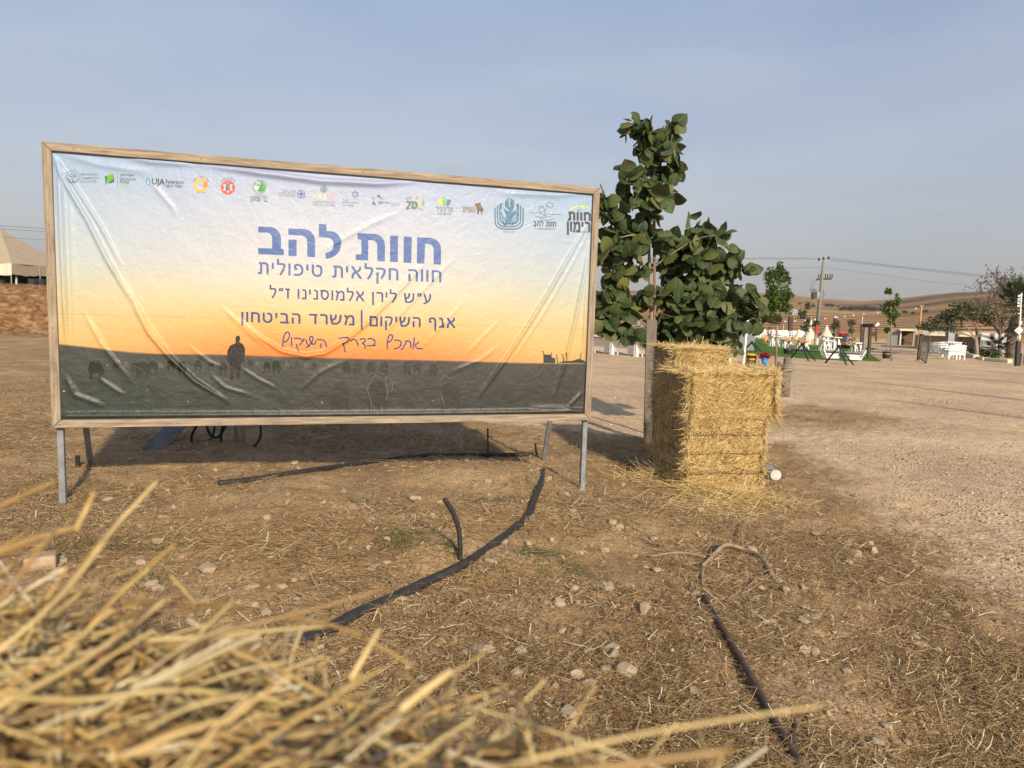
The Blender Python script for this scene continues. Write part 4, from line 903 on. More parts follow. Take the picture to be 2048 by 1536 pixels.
for P in ([(1530, 236), (1544, 250), (1545, 324)], [(1604, 246), (1606, 262)], [(1680, 258), (1690, 272), (1692, 320)], [(1714, 246), (1712, 320)], [(1830, 248), (1822, 300)], [(1642, 262), (1648, 320)]): T2.line(P, 5)
T2.poly([(1640, 322), (1700, 312, 6), (1760, 310, 8), (1810, 294, 6), (1836, 302), (1880, 326)])
for u in (T, T2): u.build('flock_print', 'dim sheep printed across the banner\'s dark field')

# ---- frame, screws, legs
def mitre(pts, name, m):
    b = MB(); (x0, z0), (x1, z1), (x2, z2), (x3, z3) = pts
    V = [(x, y, z) for y in (0, .045) for x, z in pts]
    b.add(V, [(0, 1, 2, 3), (7, 6, 5, 4), (0, 4, 5, 1), (1, 5, 6, 2), (2, 6, 7, 3), (3, 7, 4, 0)]); return b.build(name, m, board, False, .003)
g = .0012
mitre([(0 + g, 0), (BW - g, 0), (BW - FW - g, FW), (FW + g, FW)], 'frame_rail', WOODH)
mitre([(0 + g, BH), (FW + g, BH - FW), (BW - FW - g, BH - FW), (BW - g, BH)], 'frame_rail', WOODH)
mitre([(0, g), (FW, FW + g), (FW, BH - FW - g), (0, BH - g)], 'frame_post', WOOD)
mitre([(BW, g), (BW, BH - g), (BW - FW, BH - FW - g), (BW - FW, FW + g)], 'frame_post', WOOD)
for px, py in [(150, 288), (210, 294), (403, 312), (470, 318), (545, 322), (660, 332), (726, 338), (850, 350), (970, 360), (1022, 365), (1085, 370), (1140, 374), (1190, 378)]:
    u, v = bp(px, py)
    s_ = MB(); s_.lathe((0, 0, 0), [(.0065, 0), (.0065, .002), (.003, .0035)], 10); o = s_.build('screw', STEEL, board); o.location = (u, -.0002, BH - FW * .5); o.rotation_euler = (R(90), 0, 0)
for f in (.012, .2, .27, .3, .46, .6, .7, .74, .9, .985):
    o = copy_tree(o, board); o.location = (BW * f, -.0002, FW * .5)
for f in (.12, .24, .36, .55, .72, .86):
    o = copy_tree(o, board); o.location = (FW * .5, -.0002, BH * f)
    o = copy_tree(o, board); o.location = (BW - FW * .5, -.0002, BH * (f + .03))
def wl(p): d = Vector(p) - BO; return (d.dot(BD), -d.dot(BN), d.z)
for x in (FW * .55, BW - FW * .4):
    w = BO + BD * x - BN * .07; b = MB(); zg_ = zg(w.x, w.y)
    b.box((x, .07, (BH * .9 + zg_ - BO.z - .15) / 2), (.036, .036, BH * .9 - (zg_ - BO.z) + .15)); b.build('steel_post', STEEL, board, False, .003)
for (px, py, top) in ((183, 924, .06), (1085, 917, BW - .12)):
    p = gp(px, py); b = MB(); b.bar(wl(p - np.array([0, 0, .1])), (top, .1, 1.15), .036); b.build('steel_strut', STEEL, board)
b = MB()
for z in (.35, 1.2): b.box((BW / 2, .048 + .016, z), (BW - .12, .03, .05))
b.build('back_rail', WOODH, board)
# ------------------------------------------------------------------ straw bales
BALEC = [(.34, .2, .065), (.58, .39, .14), (.74, .53, .21), (.82, .61, .26), (.88, .70, .35), (.92, .80, .48)]
STRAW = RM('straw', BALEC, .5, .4, .05)
def core_mat():
    m, t, bs = newmat('packed_straw'); tc = N(t, 'ShaderNodeTexCoord'); mp = N(t, 'ShaderNodeMapping', Scale=(6, 14, 30)); t.links.new(tc.outputs['Object'], mp.inputs[0])
    nz = noise(t, mp.outputs[0], 5, 5, .7)
    t.links.new(ramp(t, nz, [(.3, (.1, .058, .02)), (.55, (.3, .19, .07)), (.75, (.5, .35, .15))]), bs.inputs['Base Color']); bs.inputs['Roughness'].default_value = .9
    bump(t, bs, nz, .9, .02); return m
CORE = core_mat()
def make_bale(name, dims, n, rad, parent=None, faces='tfblr', Lr=(.05, .2), seams=(), hang=.0, out=.1, sides=3):
    """straw bale: origin at the middle of its underside, long axis x"""
    lx, ly, lz = dims
    # core
    bm = bmesh.new(); bmesh.ops.create_cube(bm, size=1)
    bmesh.ops.subdivide_edges(bm, edges=bm.edges[:], cuts=12, use_grid_fill=True)
    V = np.array([v.co[:] for v in bm.verts]) * np.array([lx - .03, ly - .03, lz - .03])
    nn = fbm(V[:, 0] * 9 + V[:, 1] * 7, V[:, 2] * 9 + V[:, 1] * 5, 3, 81)
    for v, p, q in zip(bm.verts, V, nn):
        s = 1 + q * .03; sq = 1 - .0
        for zs in seams: sq -= .035 * math.exp(-((p[2] + lz / 2 - zs) / .02) ** 2)
        v.co = (p[0] * s * sq, p[1] * s * sq, p[2] * (1 + q * .015) + lz / 2)
    me = bpy.data.meshes.new(name); bm.to_mesh(me); bm.free()
    Vc = np.array([v.co[:] for v in me.vertices]); Fc0 = np.array([tuple(p.vertices) for p in me.polygons]); bpy.data.meshes.remove(me)
    area = {'t': lx * ly, 'f': lx * lz, 'b': lx * lz, 'l': ly * lz, 'r': ly * lz}; tot = sum(area[f] for f in faces); parts = []
    for f in faces:
        m = int(n * area[f] / tot); a = rng.uniform(-.5, .5, m); b = rng.uniform(-.5, .5, m)
        if f == 't': P = np.stack([a * lx, b * ly, np.full(m, lz)], -1); nn = np.array([0, 0, 1.]); e1, e2 = np.array([1., 0, 0]), np.array([0, 1., 0])
        elif f in 'fb': sg = -1 if f == 'f' else 1; P = np.stack([a * lx, np.full(m, sg * ly / 2), (b + .5) * lz], -1); nn = np.array([0, sg, 0.]); e1, e2 = np.array([1., 0, 0]), np.array([0, 0, 1.])
        else: sg = -1 if f == 'l' else 1; P = np.stack([np.full(m, sg * lx / 2), a * ly, (b + .5) * lz], -1); nn = np.array([sg, 0, 0.]); e1, e2 = np.array([0, 1., 0]), np.array([0, 0, 1.])
        nz = fbm(P[:, 0] * 6 + P[:, 1] * 4, P[:, 2] * 6 + P[:, 1] * 3, 3, 91)
        P = P + nn * (nz * .014 - .016 + rng.normal(0, .005, m))[:, None]
        for zs in seams:
            if f != 't': P = P - nn * (.022 * np.exp(-((P[:, 2] - zs) / .014) ** 2))[:, None]
        # straw lies in clumps: its direction wanders over the face
        th = fbm(P[:, 0] * 4.5 + 2 * P[:, 1], P[:, 2] * 6 + P[:, 1] * 3, 2, 95) * 1.9 + rng.normal(0, .55, m) + (math.pi * (rng.random(m) < .5))
        o_ = rng.gamma(1.4, out * (.3 if f == 'l' else 1), m)
        Dv = e1 * np.cos(th)[:, None] + e2 * np.sin(th)[:, None] + nn * o_[:, None]
        L = rng.uniform(*Lr, m) * rng.uniform(.5, 1, m)
        P = P - unit(Dv) * (L * .45)[:, None] * (1 - np.clip(o_ * 1.5, 0, .9))[:, None]
        bend = np.stack([rng.normal(0, .5, m), rng.normal(0, .5, m), rng.normal(-.35, .4, m)], -1) * (L * .22)[:, None] - nn * (L * o_ * .3)[:, None]
        parts.append(straws(P, Dv, L, rng.uniform(.6, 1.25, m) * rad, bend, sides, 2, .55, .7))
    V, Fc = cat_meshes(parts)
    o = npmesh(name, np.concatenate([Vc, V]), np.concatenate([Fc0, Fc + len(Vc)]), [CORE, STRAW], parent, False, np.concatenate([np.zeros(len(Fc0)), np.ones(len(Fc))]))
    return o
def twine(o, dims, zs):
    lx, ly, lz = dims
    for z in zs:
        b = MB(); x, y = lx / 2 - .004, ly / 2 - .006; p = []
        for (ax, ay, bx, by) in ((-x, -y, x, -y), (x, -y, x, y), (x, y, -x, y), (-x, y, -x, -y)):
            p += [(ax + (bx - ax) * j / 8, ay + (by - ay) * j / 8, z + .006 * math.sin(j * 1.3 + ax * 9)) for j in range(8)]
        b.tube(p + [p[0]], .003, 5); t_ = b.build('twine', M('brown_twine', (.16, .1, .045), None, 30, .9), o)
# stack right of the board
pA = gp(1366, 985); yaw = R(9); wid = .685         # left end of the foot of its front face
pB = pA + wid * np.array([math.cos(yaw), math.sin(yaw), 0])
mid_ = (pA + pB) / 2; dep = .56; nrm_ = np.array([-math.sin(yaw), math.cos(yaw), 0])
cb = mid_ + nrm_ * dep / 2; zb = zg(cb[0], cb[1]) - .02
HL, HU = .64, .36
b1 = make_bale('straw_bale', (wid, dep, HL), 17000, .0024, seams=(.17, .33, .48), Lr=(.05, .19)); put(b1, (cb[0], cb[1], zb), yaw)
twine(b1, (wid, dep, HL), (.17, .33, .48)); tag(b1, 'golden straw bale tied with three twines, at the bottom of the stack beside the tree', 'straw bale', 'straw bales')
b2 = make_bale('straw_bale', (wid + .06, dep + .01, HU), 16000, .0024, Lr=(.07, .26), out=.13); put(b2, (cb[0] + .03, cb[1], zb + HL - .012), yaw + .03)
tag(b2, 'shaggy golden straw bale lying on top of the tied bale beside the tree', 'straw bale', 'straw bales')
# loose straw fallen round its foot
def heap(name, spots, label):
    parts = []
    for (px, py, r, m) in spots:
        c = gp(px, py); X = c[0] + rng.normal(0, r * .6, m); Y = c[1] + rng.normal(0, r * .45, m); hgt = .09 * np.exp(-((X - c[0]) ** 2 + (Y - c[1]) ** 2) / (r * r)) * (m / 900)
        a = rng.uniform(0, 6.28, m); Dv = np.stack([np.cos(a), np.sin(a), rng.normal(.05, .22, m)], -1); L = rng.uniform(.05, .22, m)
        parts.append(straws(np.stack([X, Y, zt(X, Y) + rng.uniform(0, 1, m) * hgt + .004], -1), Dv, L, rng.uniform(.0012, .0024, m), rng.normal(0, .2, (m, 3)) * L[:, None], 3, 2, .6, .7))
    V, Fc = cat_meshes(parts); o = npmesh(name, V, Fc, STRAW); tag(o, kind='stuff', label=label); return o
heap('loose_straw', [(1330, 958, .16, 900), (1400, 985, .22, 1100), (1480, 1000, .16, 700), (1300, 950, .15, 260), (1430, 1015, .3, 350), (1260, 960, .2, 80), (1550, 1010, .2, 120)], None)
# second stack behind
pc = at(1354, 706, 6.35); zb3 = zg(pc[0] + .1, 6.5) - .02; top3 = 1.3 - (632 - 632) - 0.0
top3 = at(1350, 692, 6.0)[2]
hh3 = (top3 - zb3) / 2
b3 = make_bale('straw_bale', (.5, .5, hh3), 6000, .0024); put(b3, (1.56, 6.2, zb3), yaw); tag(b3, 'lower bale of the stack half hidden behind the front straw stack', 'straw bale', 'straw bales')
b4 = make_bale('straw_bale', (.5, .5, hh3 + .01), 8000, .0024, out=.12); put(b4, (1.55, 6.2, zb3 + hh3 - .01), yaw); tag(b4, 'upper bale of the stack whose top shows behind the front straw stack', 'straw bale', 'straw bales')

# the near bale under the lens
eA = np.array([-.42, .545]); eB = np.array([.12, .335]); ed = (eB - eA) / np.linalg.norm(eB - eA); yaw5 = math.atan2(ed[1], ed[0]); nin = np.array([ed[1], -ed[0]])
TOPZ = 1.068
nd = (1.0, .46, .42)
ctr = eB - ed * (nd[0] / 2 - .05) + nin * nd[1] / 2
def near_bale():
    lx, ly, lz = nd
    bm = bmesh.new(); bmesh.ops.create_cube(bm, size=1); bmesh.ops.subdivide_edges(bm, edges=bm.edges[:], cuts=14, use_grid_fill=True)
    for v in bm.verts:
        p = np.array(v.co) * np.array([lx - .04, ly - .05, lz - .04]); q = float(fbm(p[0] * 8 + p[2] * 5, p[1] * 9, 3, 83)); v.co = (p[0] * (1 + q * .03), p[1] * (1 + q * .03), p[2] + lz / 2 + q * .012)
    me = bpy.data.meshes.new('x'); bm.to_mesh(me); bm.free()
    Vc = np.array([v.co[:] for v in me.vertices]); F0 = np.array([tuple(p.vertices) for p in me.polygons]); bpy.data.meshes.remove(me)
    parts = []
    def lay(m, x0, x1, y0, y1, zlo, zhi, Lr, rr, tilt, az, sd, sq=.7, wide=1.0):
        X = rng.uniform(x0, x1, m); Y = rng.uniform(y0, y1, m); Z = lz + rng.uniform(zlo, zhi, m) + fbm(X * 9, Y * 9, 2, 7) * .012
        th = az + fbm(X * 5, Y * 5, 2, 12) * .9 + rng.normal(0, sd, m) + math.pi * (rng.random(m) < .5)
        Dv = np.stack([np.cos(th), np.sin(th), np.abs(rng.normal(0, tilt, m))], -1); L = rng.uniform(*Lr, m)
        P = np.stack([X, Y, Z], -1) - Dv * (L * .5)[:, None] * np.array([1, 1, .3])
        bend = rng.normal(0, 1, (m, 3)) * np.array([1, 1, .5]) * (L * .2)[:, None]; bend[:, 2] -= L * .05
        parts.append(straws(P, Dv, L, rng.uniform(*rr, m) * wide, bend, 6, 5, sq, .8))
    lay(6200, -lx / 2, lx / 2, -ly / 2, ly / 2, -.035, -.004, (.03, .14), (.0007, .0018), .10, .3, 1.0)
    lay(3600, -lx / 2, lx / 2, -ly / 2, ly / 2, -.03, .003, (.02, .09), (.0005, .0013), .2, .3, 1.3)
    lay(900, -lx / 2, lx / 2, -.08, ly / 2 + .005, -.012, .006, (.04, .15), (.0008, .0020), .16, .3, .9)
    lay(1500, -lx / 2, lx / 2, -ly / 2, ly / 2, -.02, .003, (.03, .13), (.0014, .0030), .14, .3, 1.0, .16, 1.1)
    # ragged far side hanging over the edge
    m = 2400; X = rng.uniform(-lx / 2, lx / 2, m); Z = rng.uniform(.12, lz, m); th = rng.uniform(0, 6.28, m); o_ = rng.gamma(1.3, .28, m)
    Dv = np.stack([np.cos(th), o_, -np.abs(np.sin(th)) * .8 + .12], -1); L = rng.uniform(.03, .09, m)
    parts.append(straws(np.stack([X, np.full(m, ly / 2 - .02), Z], -1), Dv, L, rng.uniform(.0007, .0018, m), rng.normal(0, .12, (m, 3)) * L[:, None], 6, 4, .7, .8))
    m = 900; X = np.full(m, lx / 2 - .02); Y = rng.uniform(-ly / 2, ly / 2, m); Z = rng.uniform(.1, lz, m); th = rng.uniform(0, 6.28, m)
    Dv = np.stack([rng.gamma(1.3, .3, m), np.cos(th), -np.abs(np.sin(th)) * .8 + .12], -1); L = rng.uniform(.03, .09, m)
    parts.append(straws(np.stack([X, Y, Z], -1), Dv, L, rng.uniform(.0007, .0018, m), rng.normal(0, .12, (m, 3)) * L[:, None], 6, 4, .7, .8))
    V, Fc = cat_meshes(parts)
    return npmesh('straw_bale', np.concatenate([Vc, V]), np.concatenate([F0, Fc + len(Vc)]), [CORE, NSTRAW], None, True, np.concatenate([np.zeros(len(F0)), np.ones(len(Fc))]))
NSTRAW = RM('near_straw', [(.1, .05, .018), (.28, .16, .05), (.5, .31, .1), (.66, .45, .16), (.76, .57, .25), (.54, .41, .15), (.86, .75, .5)], .42, .5, .06, 60)
b5 = near_bale(); put(b5, (ctr[0], ctr[1], TOPZ - nd[2]), yaw5); b5.rotation_euler = (0, R(1.6), yaw5); tag(b5, 'close blurred straw bale with loose stalks in the bottom left corner', 'straw bale', 'straw bales')
b6 = make_bale('straw_bale', (1.02, .48, TOPZ - nd[2] + .06), 2500, .0028); put(b6, (ctr[0], ctr[1], zg(ctr[0], ctr[1]) - .05), yaw5); tag(b6, 'bale carrying the close blurred bale in the bottom left corner', 'straw bale', 'straw bales')
bpy.context.view_layer.update()
# single stalks that stick out of it
HERO = [([(-60, 1040, .42), (0, 1012, .44), (60, 985, .46), (112, 962, .48)], .0036), ([(-60, 1130, .40), (60, 1080, .41), (150, 1055, .42)], .0042), ([(150, 1062, .42), (172, 1020, .43), (188, 985, .43)], .0034),
    ([(-40, 1330, .36), (60, 1250, .38), (150, 1160, .42), (225, 1060, .46), (270, 1010, .48), (315, 962, .50)], .0034), ([(20, 1240, .40), (100, 1200, .42), (190, 1130, .45), (270, 1095, .47)], .0032),
    ([(-40, 1250, .36), (40, 1150, .38), (110, 1060, .40)], .0030), ([(-20, 1420, .32), (150, 1330, .36), (260, 1255, .40), (335, 1195, .43)], .0036), ([(130, 1290, .40), (250, 1250, .42), (310, 1222, .43)], .0030),
    ([(240, 1203, .46), (330, 1206, .48), (410, 1212, .50), (486, 1218, .52)], .0040), ([(330, 1300, .42), (500, 1250, .44), (640, 1215, .46), (775, 1176, .48)], .0028), ([(290, 1280, .42), (400, 1275, .43), (530, 1262, .45), (660, 1252, .46)], .0032),
    ([(140, 1445, .34), (300, 1370, .37), (470, 1290, .41), (520, 1270, .42)], .0032), ([(430, 1290, .42), (560, 1340, .40), (640, 1385, .39), (705, 1412, .38)], .0030), ([(135, 1480, .32), (140, 1400, .34), (135, 1320, .37)], .0046),
    ([(800, 1420, .345), (850, 1380, .35), (905, 1340, .355)], .0052), ([(700, 1360, .38), (735, 1300, .39), (758, 1260, .40)], .0034), ([(1020, 1530, .27), (1250, 1475, .28), (1450, 1440, .29), (1640, 1412, .30)], .0021),
    ([(1050, 1560, .25), (1250, 1530, .255), (1460, 1500, .26)], .0040), 
    ([(-20, 1390, .33), (150, 1400, .33), (350, 1380, .345), (560, 1400, .345)], .0034), ([(560, 1230, .47), (700, 1262, .44), (820, 1330, .42)], .0026), ([(340, 1150, .5), (372, 1185, .5), (395, 1215, .49)], .0022)]
for _ in range(85):
    x0 = random.uniform(-160, 420); y0 = 1130 + .34 * max(x0, 0) + random.uniform(60, 330); Yd = .53 - .0006 * (y0 - 1130) + random.uniform(-.03, .03); l = random.uniform(70, 270); a = R(random.gauss(26, 18)); k = random.uniform(-.25, .15)
    HERO.append(([(x0, y0, Yd), (x0 + l * .5 * math.cos(a), y0 - l * .5 * math.sin(a) + k * l * .12, Yd + .01), (x0 + l * math.cos(a + k * .3), y0 - l * math.sin(a + k * .3), Yd + .02)], random.uniform(.0011, .0030)))
b = MB()
def sm_pts(P, m=5):
    P = [np.array(p, float) for p in P]; Q = []
    for i in range(len(P) - 1):
        a, b_, c, d = P[max(i - 1, 0)], P[i], P[i + 1], P[min(i + 2, len(P) - 1)]
        for j in range(m):
            u = j / m; Q.append(.5 * (2 * b_ + (c - a) * u + (2 * a - 5 * b_ + 4 * c - d) * u * u + (3 * b_ - a - 3 * c + d) * u ** 3))
    return Q + [P[-1]]
iw = b5.matrix_world.inverted()
for pts, r in HERO:
    Q = sm_pts([at(*p) for p in pts]); nq = len(Q)
    rr = [r * .5 * (1.12 if i in (nq // 2,) else 1) * (1 - .3 * i / nq) for i in range(nq)]
    b.tube([iw @ Vector(q) for q in Q], rr, 8)
b.build('loose_stalks', NSTRAW, b5, True)

# ------------------------------------------------------------------ the young broad-leaved tree
def leaf_template():
    st = np.array([0, .07, .18, .34, .52, .68, .82, .93, 1.0]); wd_ = np.array([.20, .40, .51, .55, .50, .39, .24, .09, .0])
    V = []; UV = []
    for s, w in zip(st, wd_):
        for a in (-1, -.5, 0, .5, 1):
            y = s - (.10 * abs(a) if s == 0 else (.05 * abs(a) if s < .1 else 0)); droop = -.34 * s * s + .05 * math.sin(7 * s) * abs(a); fold = .2 * abs(a) * w; curl = -.22 * a * a * w
            V.append((a * w, y, droop + fold + curl)); UV.append((a * w, s))
    Fs = [(i * 5 + k, i * 5 + k + 1, (i + 1) * 5 + k + 1, (i + 1) * 5 + k) for i in range(8) for k in range(4)]
    return np.array(V), np.array(Fs), np.array(UV)
LV, LF, LUV = leaf_template()
def leaf_mat(name, cols, vein, under):
    m, t, bs = newmat(name); g = N(t, 'ShaderNodeNewGeometry')
    c = ramp(t, g.outputs['Random Per Island'], [(i / (len(cols) - 1), k) for i, k in enumerate(cols)])
    a = N(t, 'ShaderNodeAttribute', attribute_name='leaf_uv'); s = N(t, 'ShaderNodeSeparateXYZ'); t.links.new(a.outputs['Vector'], s.inputs[0])
    ax = mth(t, 'ABSOLUTE', s.outputs[0])
    rib = mth(t, 'ABSOLUTE', mth(t, 'SUBTRACT', mth(t, 'FRACT', mth(t, 'MULTIPLY', mth(t, 'SUBTRACT', s.outputs[1], mth(t, 'MULTIPLY', ax, .7)), 7.0)), .5))
    v1 = ramp(t, rib, [(.0, (1, 1, 1)), (.10, (0, 0, 0))]); v2 = ramp(t, ax, [(.012, (1, 1, 1)), (.03, (0, 0, 0))])
    vv = mth(t, 'MAXIMUM', v2, mth(t, 'MULTIPLY', v1, .55))
    c = mixc(t, mth(t, 'MULTIPLY', vv, .7), c, vein)
    c = mixc(t, g.outputs['Backfacing'], c, under)
    t.links.new(c, bs.inputs['Base Color']); bs.inputs['Roughness'].default_value = .55; bs.inputs['Specular IOR Level'].default_value = .3
    bump(t, bs, mth(t, 'SUBTRACT', 1, vv), .5, .004)
    tr = N(t, 'ShaderNodeBsdfTranslucent'); t.links.new(mixc(t, .5, c, (.22, .26, .04)), tr.inputs[0])
    mx = N(t, 'ShaderNodeMixShader'); mx.inputs[0].default_value = .16; t.links.new(bs.outputs[0], mx.inputs[1]); t.links.new(tr.outputs[0], mx.inputs[2]); t.links.new(mx.outputs[0], t.nodes['Material Output'].inputs[0])
    return m
def leaves(name, base, dirv, nrm, size, mat, parent, width=1.0):
    Y_ = unit(dirv); X_ = unit(np.cross(Y_, nrm)); Z_ = np.cross(X_, Y_)
    Lv = LV * np.array([width, 1, 1])
    V = base[:, None] + size[:, None, None] * (X_[:, None] * Lv[None, :, 0:1] + Y_[:, None] * Lv[None, :, 1:2] + Z_[:, None] * Lv[None, :, 2:3])
    n = len(base); Fc = (LF[None] + (np.arange(n) * len(LV))[:, None, None]).reshape(-1, 4)
    o = npmesh(name, V.reshape(-1, 3), Fc, mat, parent, True)
    at_ = o.data.attributes.new('leaf_uv', 'FLOAT_VECTOR', 'POINT'); at_.data.foreach_set('vector', np.tile(np.concatenate([LUV, np.zeros((len(LUV), 1))], 1), (n, 1)).astype(np.float32).ravel())
    return o
TB = gp(1312, 872); TY = TB[1]
tree = empty('broadleaf_tree', TB); tag(tree, 'young broad leaved tree tied to stakes between the billboard and the straw stack', 'tree')
def tp(px, py, dy=0.0): return Vector(at(px, py, TY + dy)) - Vector(TB)
BARK = M('pale_bark', (.33, .25, .175), (.2, .145, .095), 14, .85, 0, .4, (1, 1, .12))
trunk_px = [(1312, 878), (1310, 800), (1306, 720), (1303, 640), (1300, 560), (1298, 480), (1303, 420), (1308, 360), (1308, 300), (1300, 275)]
b = MB(); tq = sm_pts([tp(*p) for p in trunk_px], 3)
b.tube(tq, [max(.028 - .022 * i / len(tq), .006) for i in range(len(tq))], 10); b.build('trunk', BARK, tree, True)
BR = [[(1300, 560), (1275, 500), (1245, 460), (1235, 440)], [(1300, 540), (1340, 510), (1390, 480), (1430, 470)], [(1301, 600), (1345, 575), (1400, 560), (1470, 545)], [(1303, 640), (1350, 620), (1420, 610), (1500, 625)], [(1304, 660), (1260, 625), (1225, 600)],
      [(1304, 690), (1350, 670), (1400, 690), (1430, 705)], [(1300, 480), (1270, 470), (1240, 475)], [(1304, 400), (1275, 365), (1255, 355)], [(1307, 340), (1335, 300), (1345, 270)], [(1308, 300), (1285, 275), (1280, 255)], [(1303, 420), (1340, 395)], [(1302, 650), (1250, 660), (1215, 655)], [(1340, 575), (1380, 610), (1420, 660)]]
BRP = []
for q in BR:
    dy = random.uniform(-.35, .25); P = sm_pts([tp(x, y, dy * i / (len(q) - 1)) for i, (x, y) in enumerate(q)], 4); BRP.append(P)
    b = MB(); b.tube(P, [.012 - .008 * i / len(P) for i in range(len(P))], 7); b.build('branch', BARK, tree, True)
BLOBS = [(1302, 432, 26, 8), (1318, 520, 22, 6), (1285, 470, 20, 6), (1320, 590, 22, 6), (1280, 255, 30, 15), (1300, 275, 34, 13), (1335, 268, 30, 17), (1338, 305, 28, 13), (1320, 335, 34, 15), (1290, 300, 22, 8), (1345, 340, 20, 8), (1262, 358, 26, 12), (1300, 372, 36, 22), (1324, 382, 22, 12), (1275, 392, 26, 12), (1310, 408, 26, 12), (1338, 400, 12, 4),
    (1208, 402, 20, 9), (1215, 435, 28, 15), (1228, 478, 34, 18), (1210, 505, 28, 14), (1262, 440, 26, 11), (1270, 480, 30, 15), (1250, 515, 34, 17), (1275, 545, 22, 9), (1232, 545, 20, 8),
    (1208, 590, 26, 12), (1232, 582, 26, 12), (1215, 622, 32, 20), (1245, 625, 30, 15), (1205, 652, 28, 14), (1235, 655, 28, 14), (1262, 665, 20, 6), (1275, 600, 18, 6), (1290, 590, 16, 5),
    (1330, 470, 18, 7), (1348, 490, 26, 12), (1392, 462, 26, 13), (1400, 475, 34, 20), (1430, 480, 26, 13), (1360, 510, 36, 20), (1400, 510, 38, 23), (1440, 520, 26, 13), (1345, 545, 28, 13), (1390, 550, 42, 27), (1435, 555, 36, 20), (1478, 535, 22, 10), (1465, 520, 16, 6),
    (1350, 600, 34, 19), (1395, 600, 42, 29), (1440, 600, 42, 29), (1480, 590, 34, 17), (1505, 605, 28, 12), (1520, 640, 22, 9), (1340, 640, 34, 19), (1385, 645, 44, 29), (1430, 650, 44, 29), (1475, 640, 34, 18), (1300, 662, 24, 8), (1310, 690, 20, 6), (1355, 672, 28, 11), (1410, 690, 32, 16), (1450, 690, 30, 13), (1420, 712, 20, 7)]
base = []; dirs = []; nrms = []; size = []; pet = MB()
for (px, py, r, m) in BLOBS:
    r *= .9
    dyc = random.uniform(-.22, .22) if px > 1320 and py > 440 else random.uniform(-.14, .14)
    s = TY / F
    for _ in range(int(m * 1.75)):
        g3 = np.array([random.gauss(0, 1), random.gauss(0, 1), random.gauss(0, 1)]); g3 /= np.linalg.norm(g3) + 1e-6; q = random.random() ** .4
        c = np.array(tp(px, py, dyc)); off = g3 * r * s * q * np.array([1.0, 1.15, .85])
        P = c + off * (random.uniform(.6, 1.05) if random.random() < .82 else random.uniform(1.1, 1.6))
        out = off / (np.linalg.norm(off) + 1e-6)
        d = out * np.array([.9, .9, .5]) + np.array([0, 0, random.uniform(-1.1, .25) if random.random() < .75 else random.uniform(.2, .9)]) + np.random.default_rng(random.randrange(1 << 30)).normal(0, .35, 3)
        nn = np.array([random.gauss(0, .4), random.gauss(-.35, .4), .55]) + out * np.array([.9, .9, .5])
        base.append(P); dirs.append(d); nrms.append(nn); size.append(random.uniform(.075, .165) * (1.15 if random.random() < .3 else 1))
        if random.random() < .3: pet.tube([Vector(c + off * .2), Vector(P)], .0022, 4, False)
LEAF = leaf_mat('broad_leaf', [(.018, .036, .012), (.027, .05, .015), (.036, .061, .018), (.048, .074, .021), (.066, .09, .025), (.13, .13, .038)], (.17, .18, .07), (.11, .125, .06))
leaves('crown', np.array(base), np.array(dirs), np.array(nrms), np.array(size), LEAF, tree, 1.0)
pet.build('twigs', BARK, tree)
# stakes
def stake(name, p0, p1, w, d, m, lb, dy=-.12):
    a = np.array(gp(*p0)); a[2] -= .15; e = np.array(at(p1[0], p1[1], a[1])); o = empty(name, a); b = MB(); b.bar((0, 0, 0), Vector(e - a), w, d, (0, 1, 0))
    me = b.build(name, m, None, False, .004); bpy.data.objects.remove(o); me.location = tuple(a); tag(me, lb, 'stake', 'stakes holding the young tree'); return me
stake('tree_stake', (1298, 884), (1303, 640), .11, .04, M('dark_plank', (.21, .175, .145), (.11, .09, .075), 60, .85, 0, .4, (1, 1, .06)), 'broad grey plank stake nearest the billboard, tied to the young tree')
stake('tree_stake', (1312, 872), (1308, 400), .03, .03, M('stake_wood', (.22, .15, .11), None, 9, .8, 0, .3, (1, 1, .1)), 'tall thin brown stake rising through the crown of the young tree')
stake('tree_stake', (1329, 842), (1322, 640), .03, .03, DARKWOOD, 'dark thin stake right of the broad grey plank, beside the straw')

# ------------------------------------------------------------------ pipes, rods and branches on the ground
def ground_tube(name, pts, r, mat, label, cat, lift=.6, n=10, taper=1.0, group=None):
    P = []
    for p in pts:
        q = gp(p[0], p[1]); P.append(np.array([q[0], q[1], zg(q[0], q[1]) + r * lift + (p[2] if len(p) > 2 else 0)]))
    Q = sm_pts(P, 6); b = MB(); o0 = Vector(Q[0]); b.tube([Vector(q) - o0 for q in Q], [r * (1 - (1 - taper) * i / len(Q)) for i in range(len(Q))], n); o = b.build(name, mat, None, True); o.location = o0
    return tag(o, label, cat, group)
pg = 'black irrigation pipes'
BP = M('dusty_black_pipe', (.035, .033, .032), (.016, .016, .017), 25, .55)
o = ground_tube('irrigation_pipe', [(437, 972), (500, 962), (600, 948), (720, 928), (850, 914), (975, 912), (1058, 915)], .019, BP, 'long black pipe curving across the ground under the billboard', 'pipe', .8, 12, 1, pg)
def fit(px, py, hgt, parent, name, r, mt, lean=(0, 0)):
    p = gp(px, py); z = zg(p[0], p[1]); b = MB(); l = Vector((p[0], p[1], z)) - parent.location
    b.tube([l, l + Vector((lean[0], lean[1], hgt))], r, 8); return b.build(name, mt, parent, True)
RUST = M('rusty_iron', (.17, .075, .04), (.09, .04, .025), 30, .85)
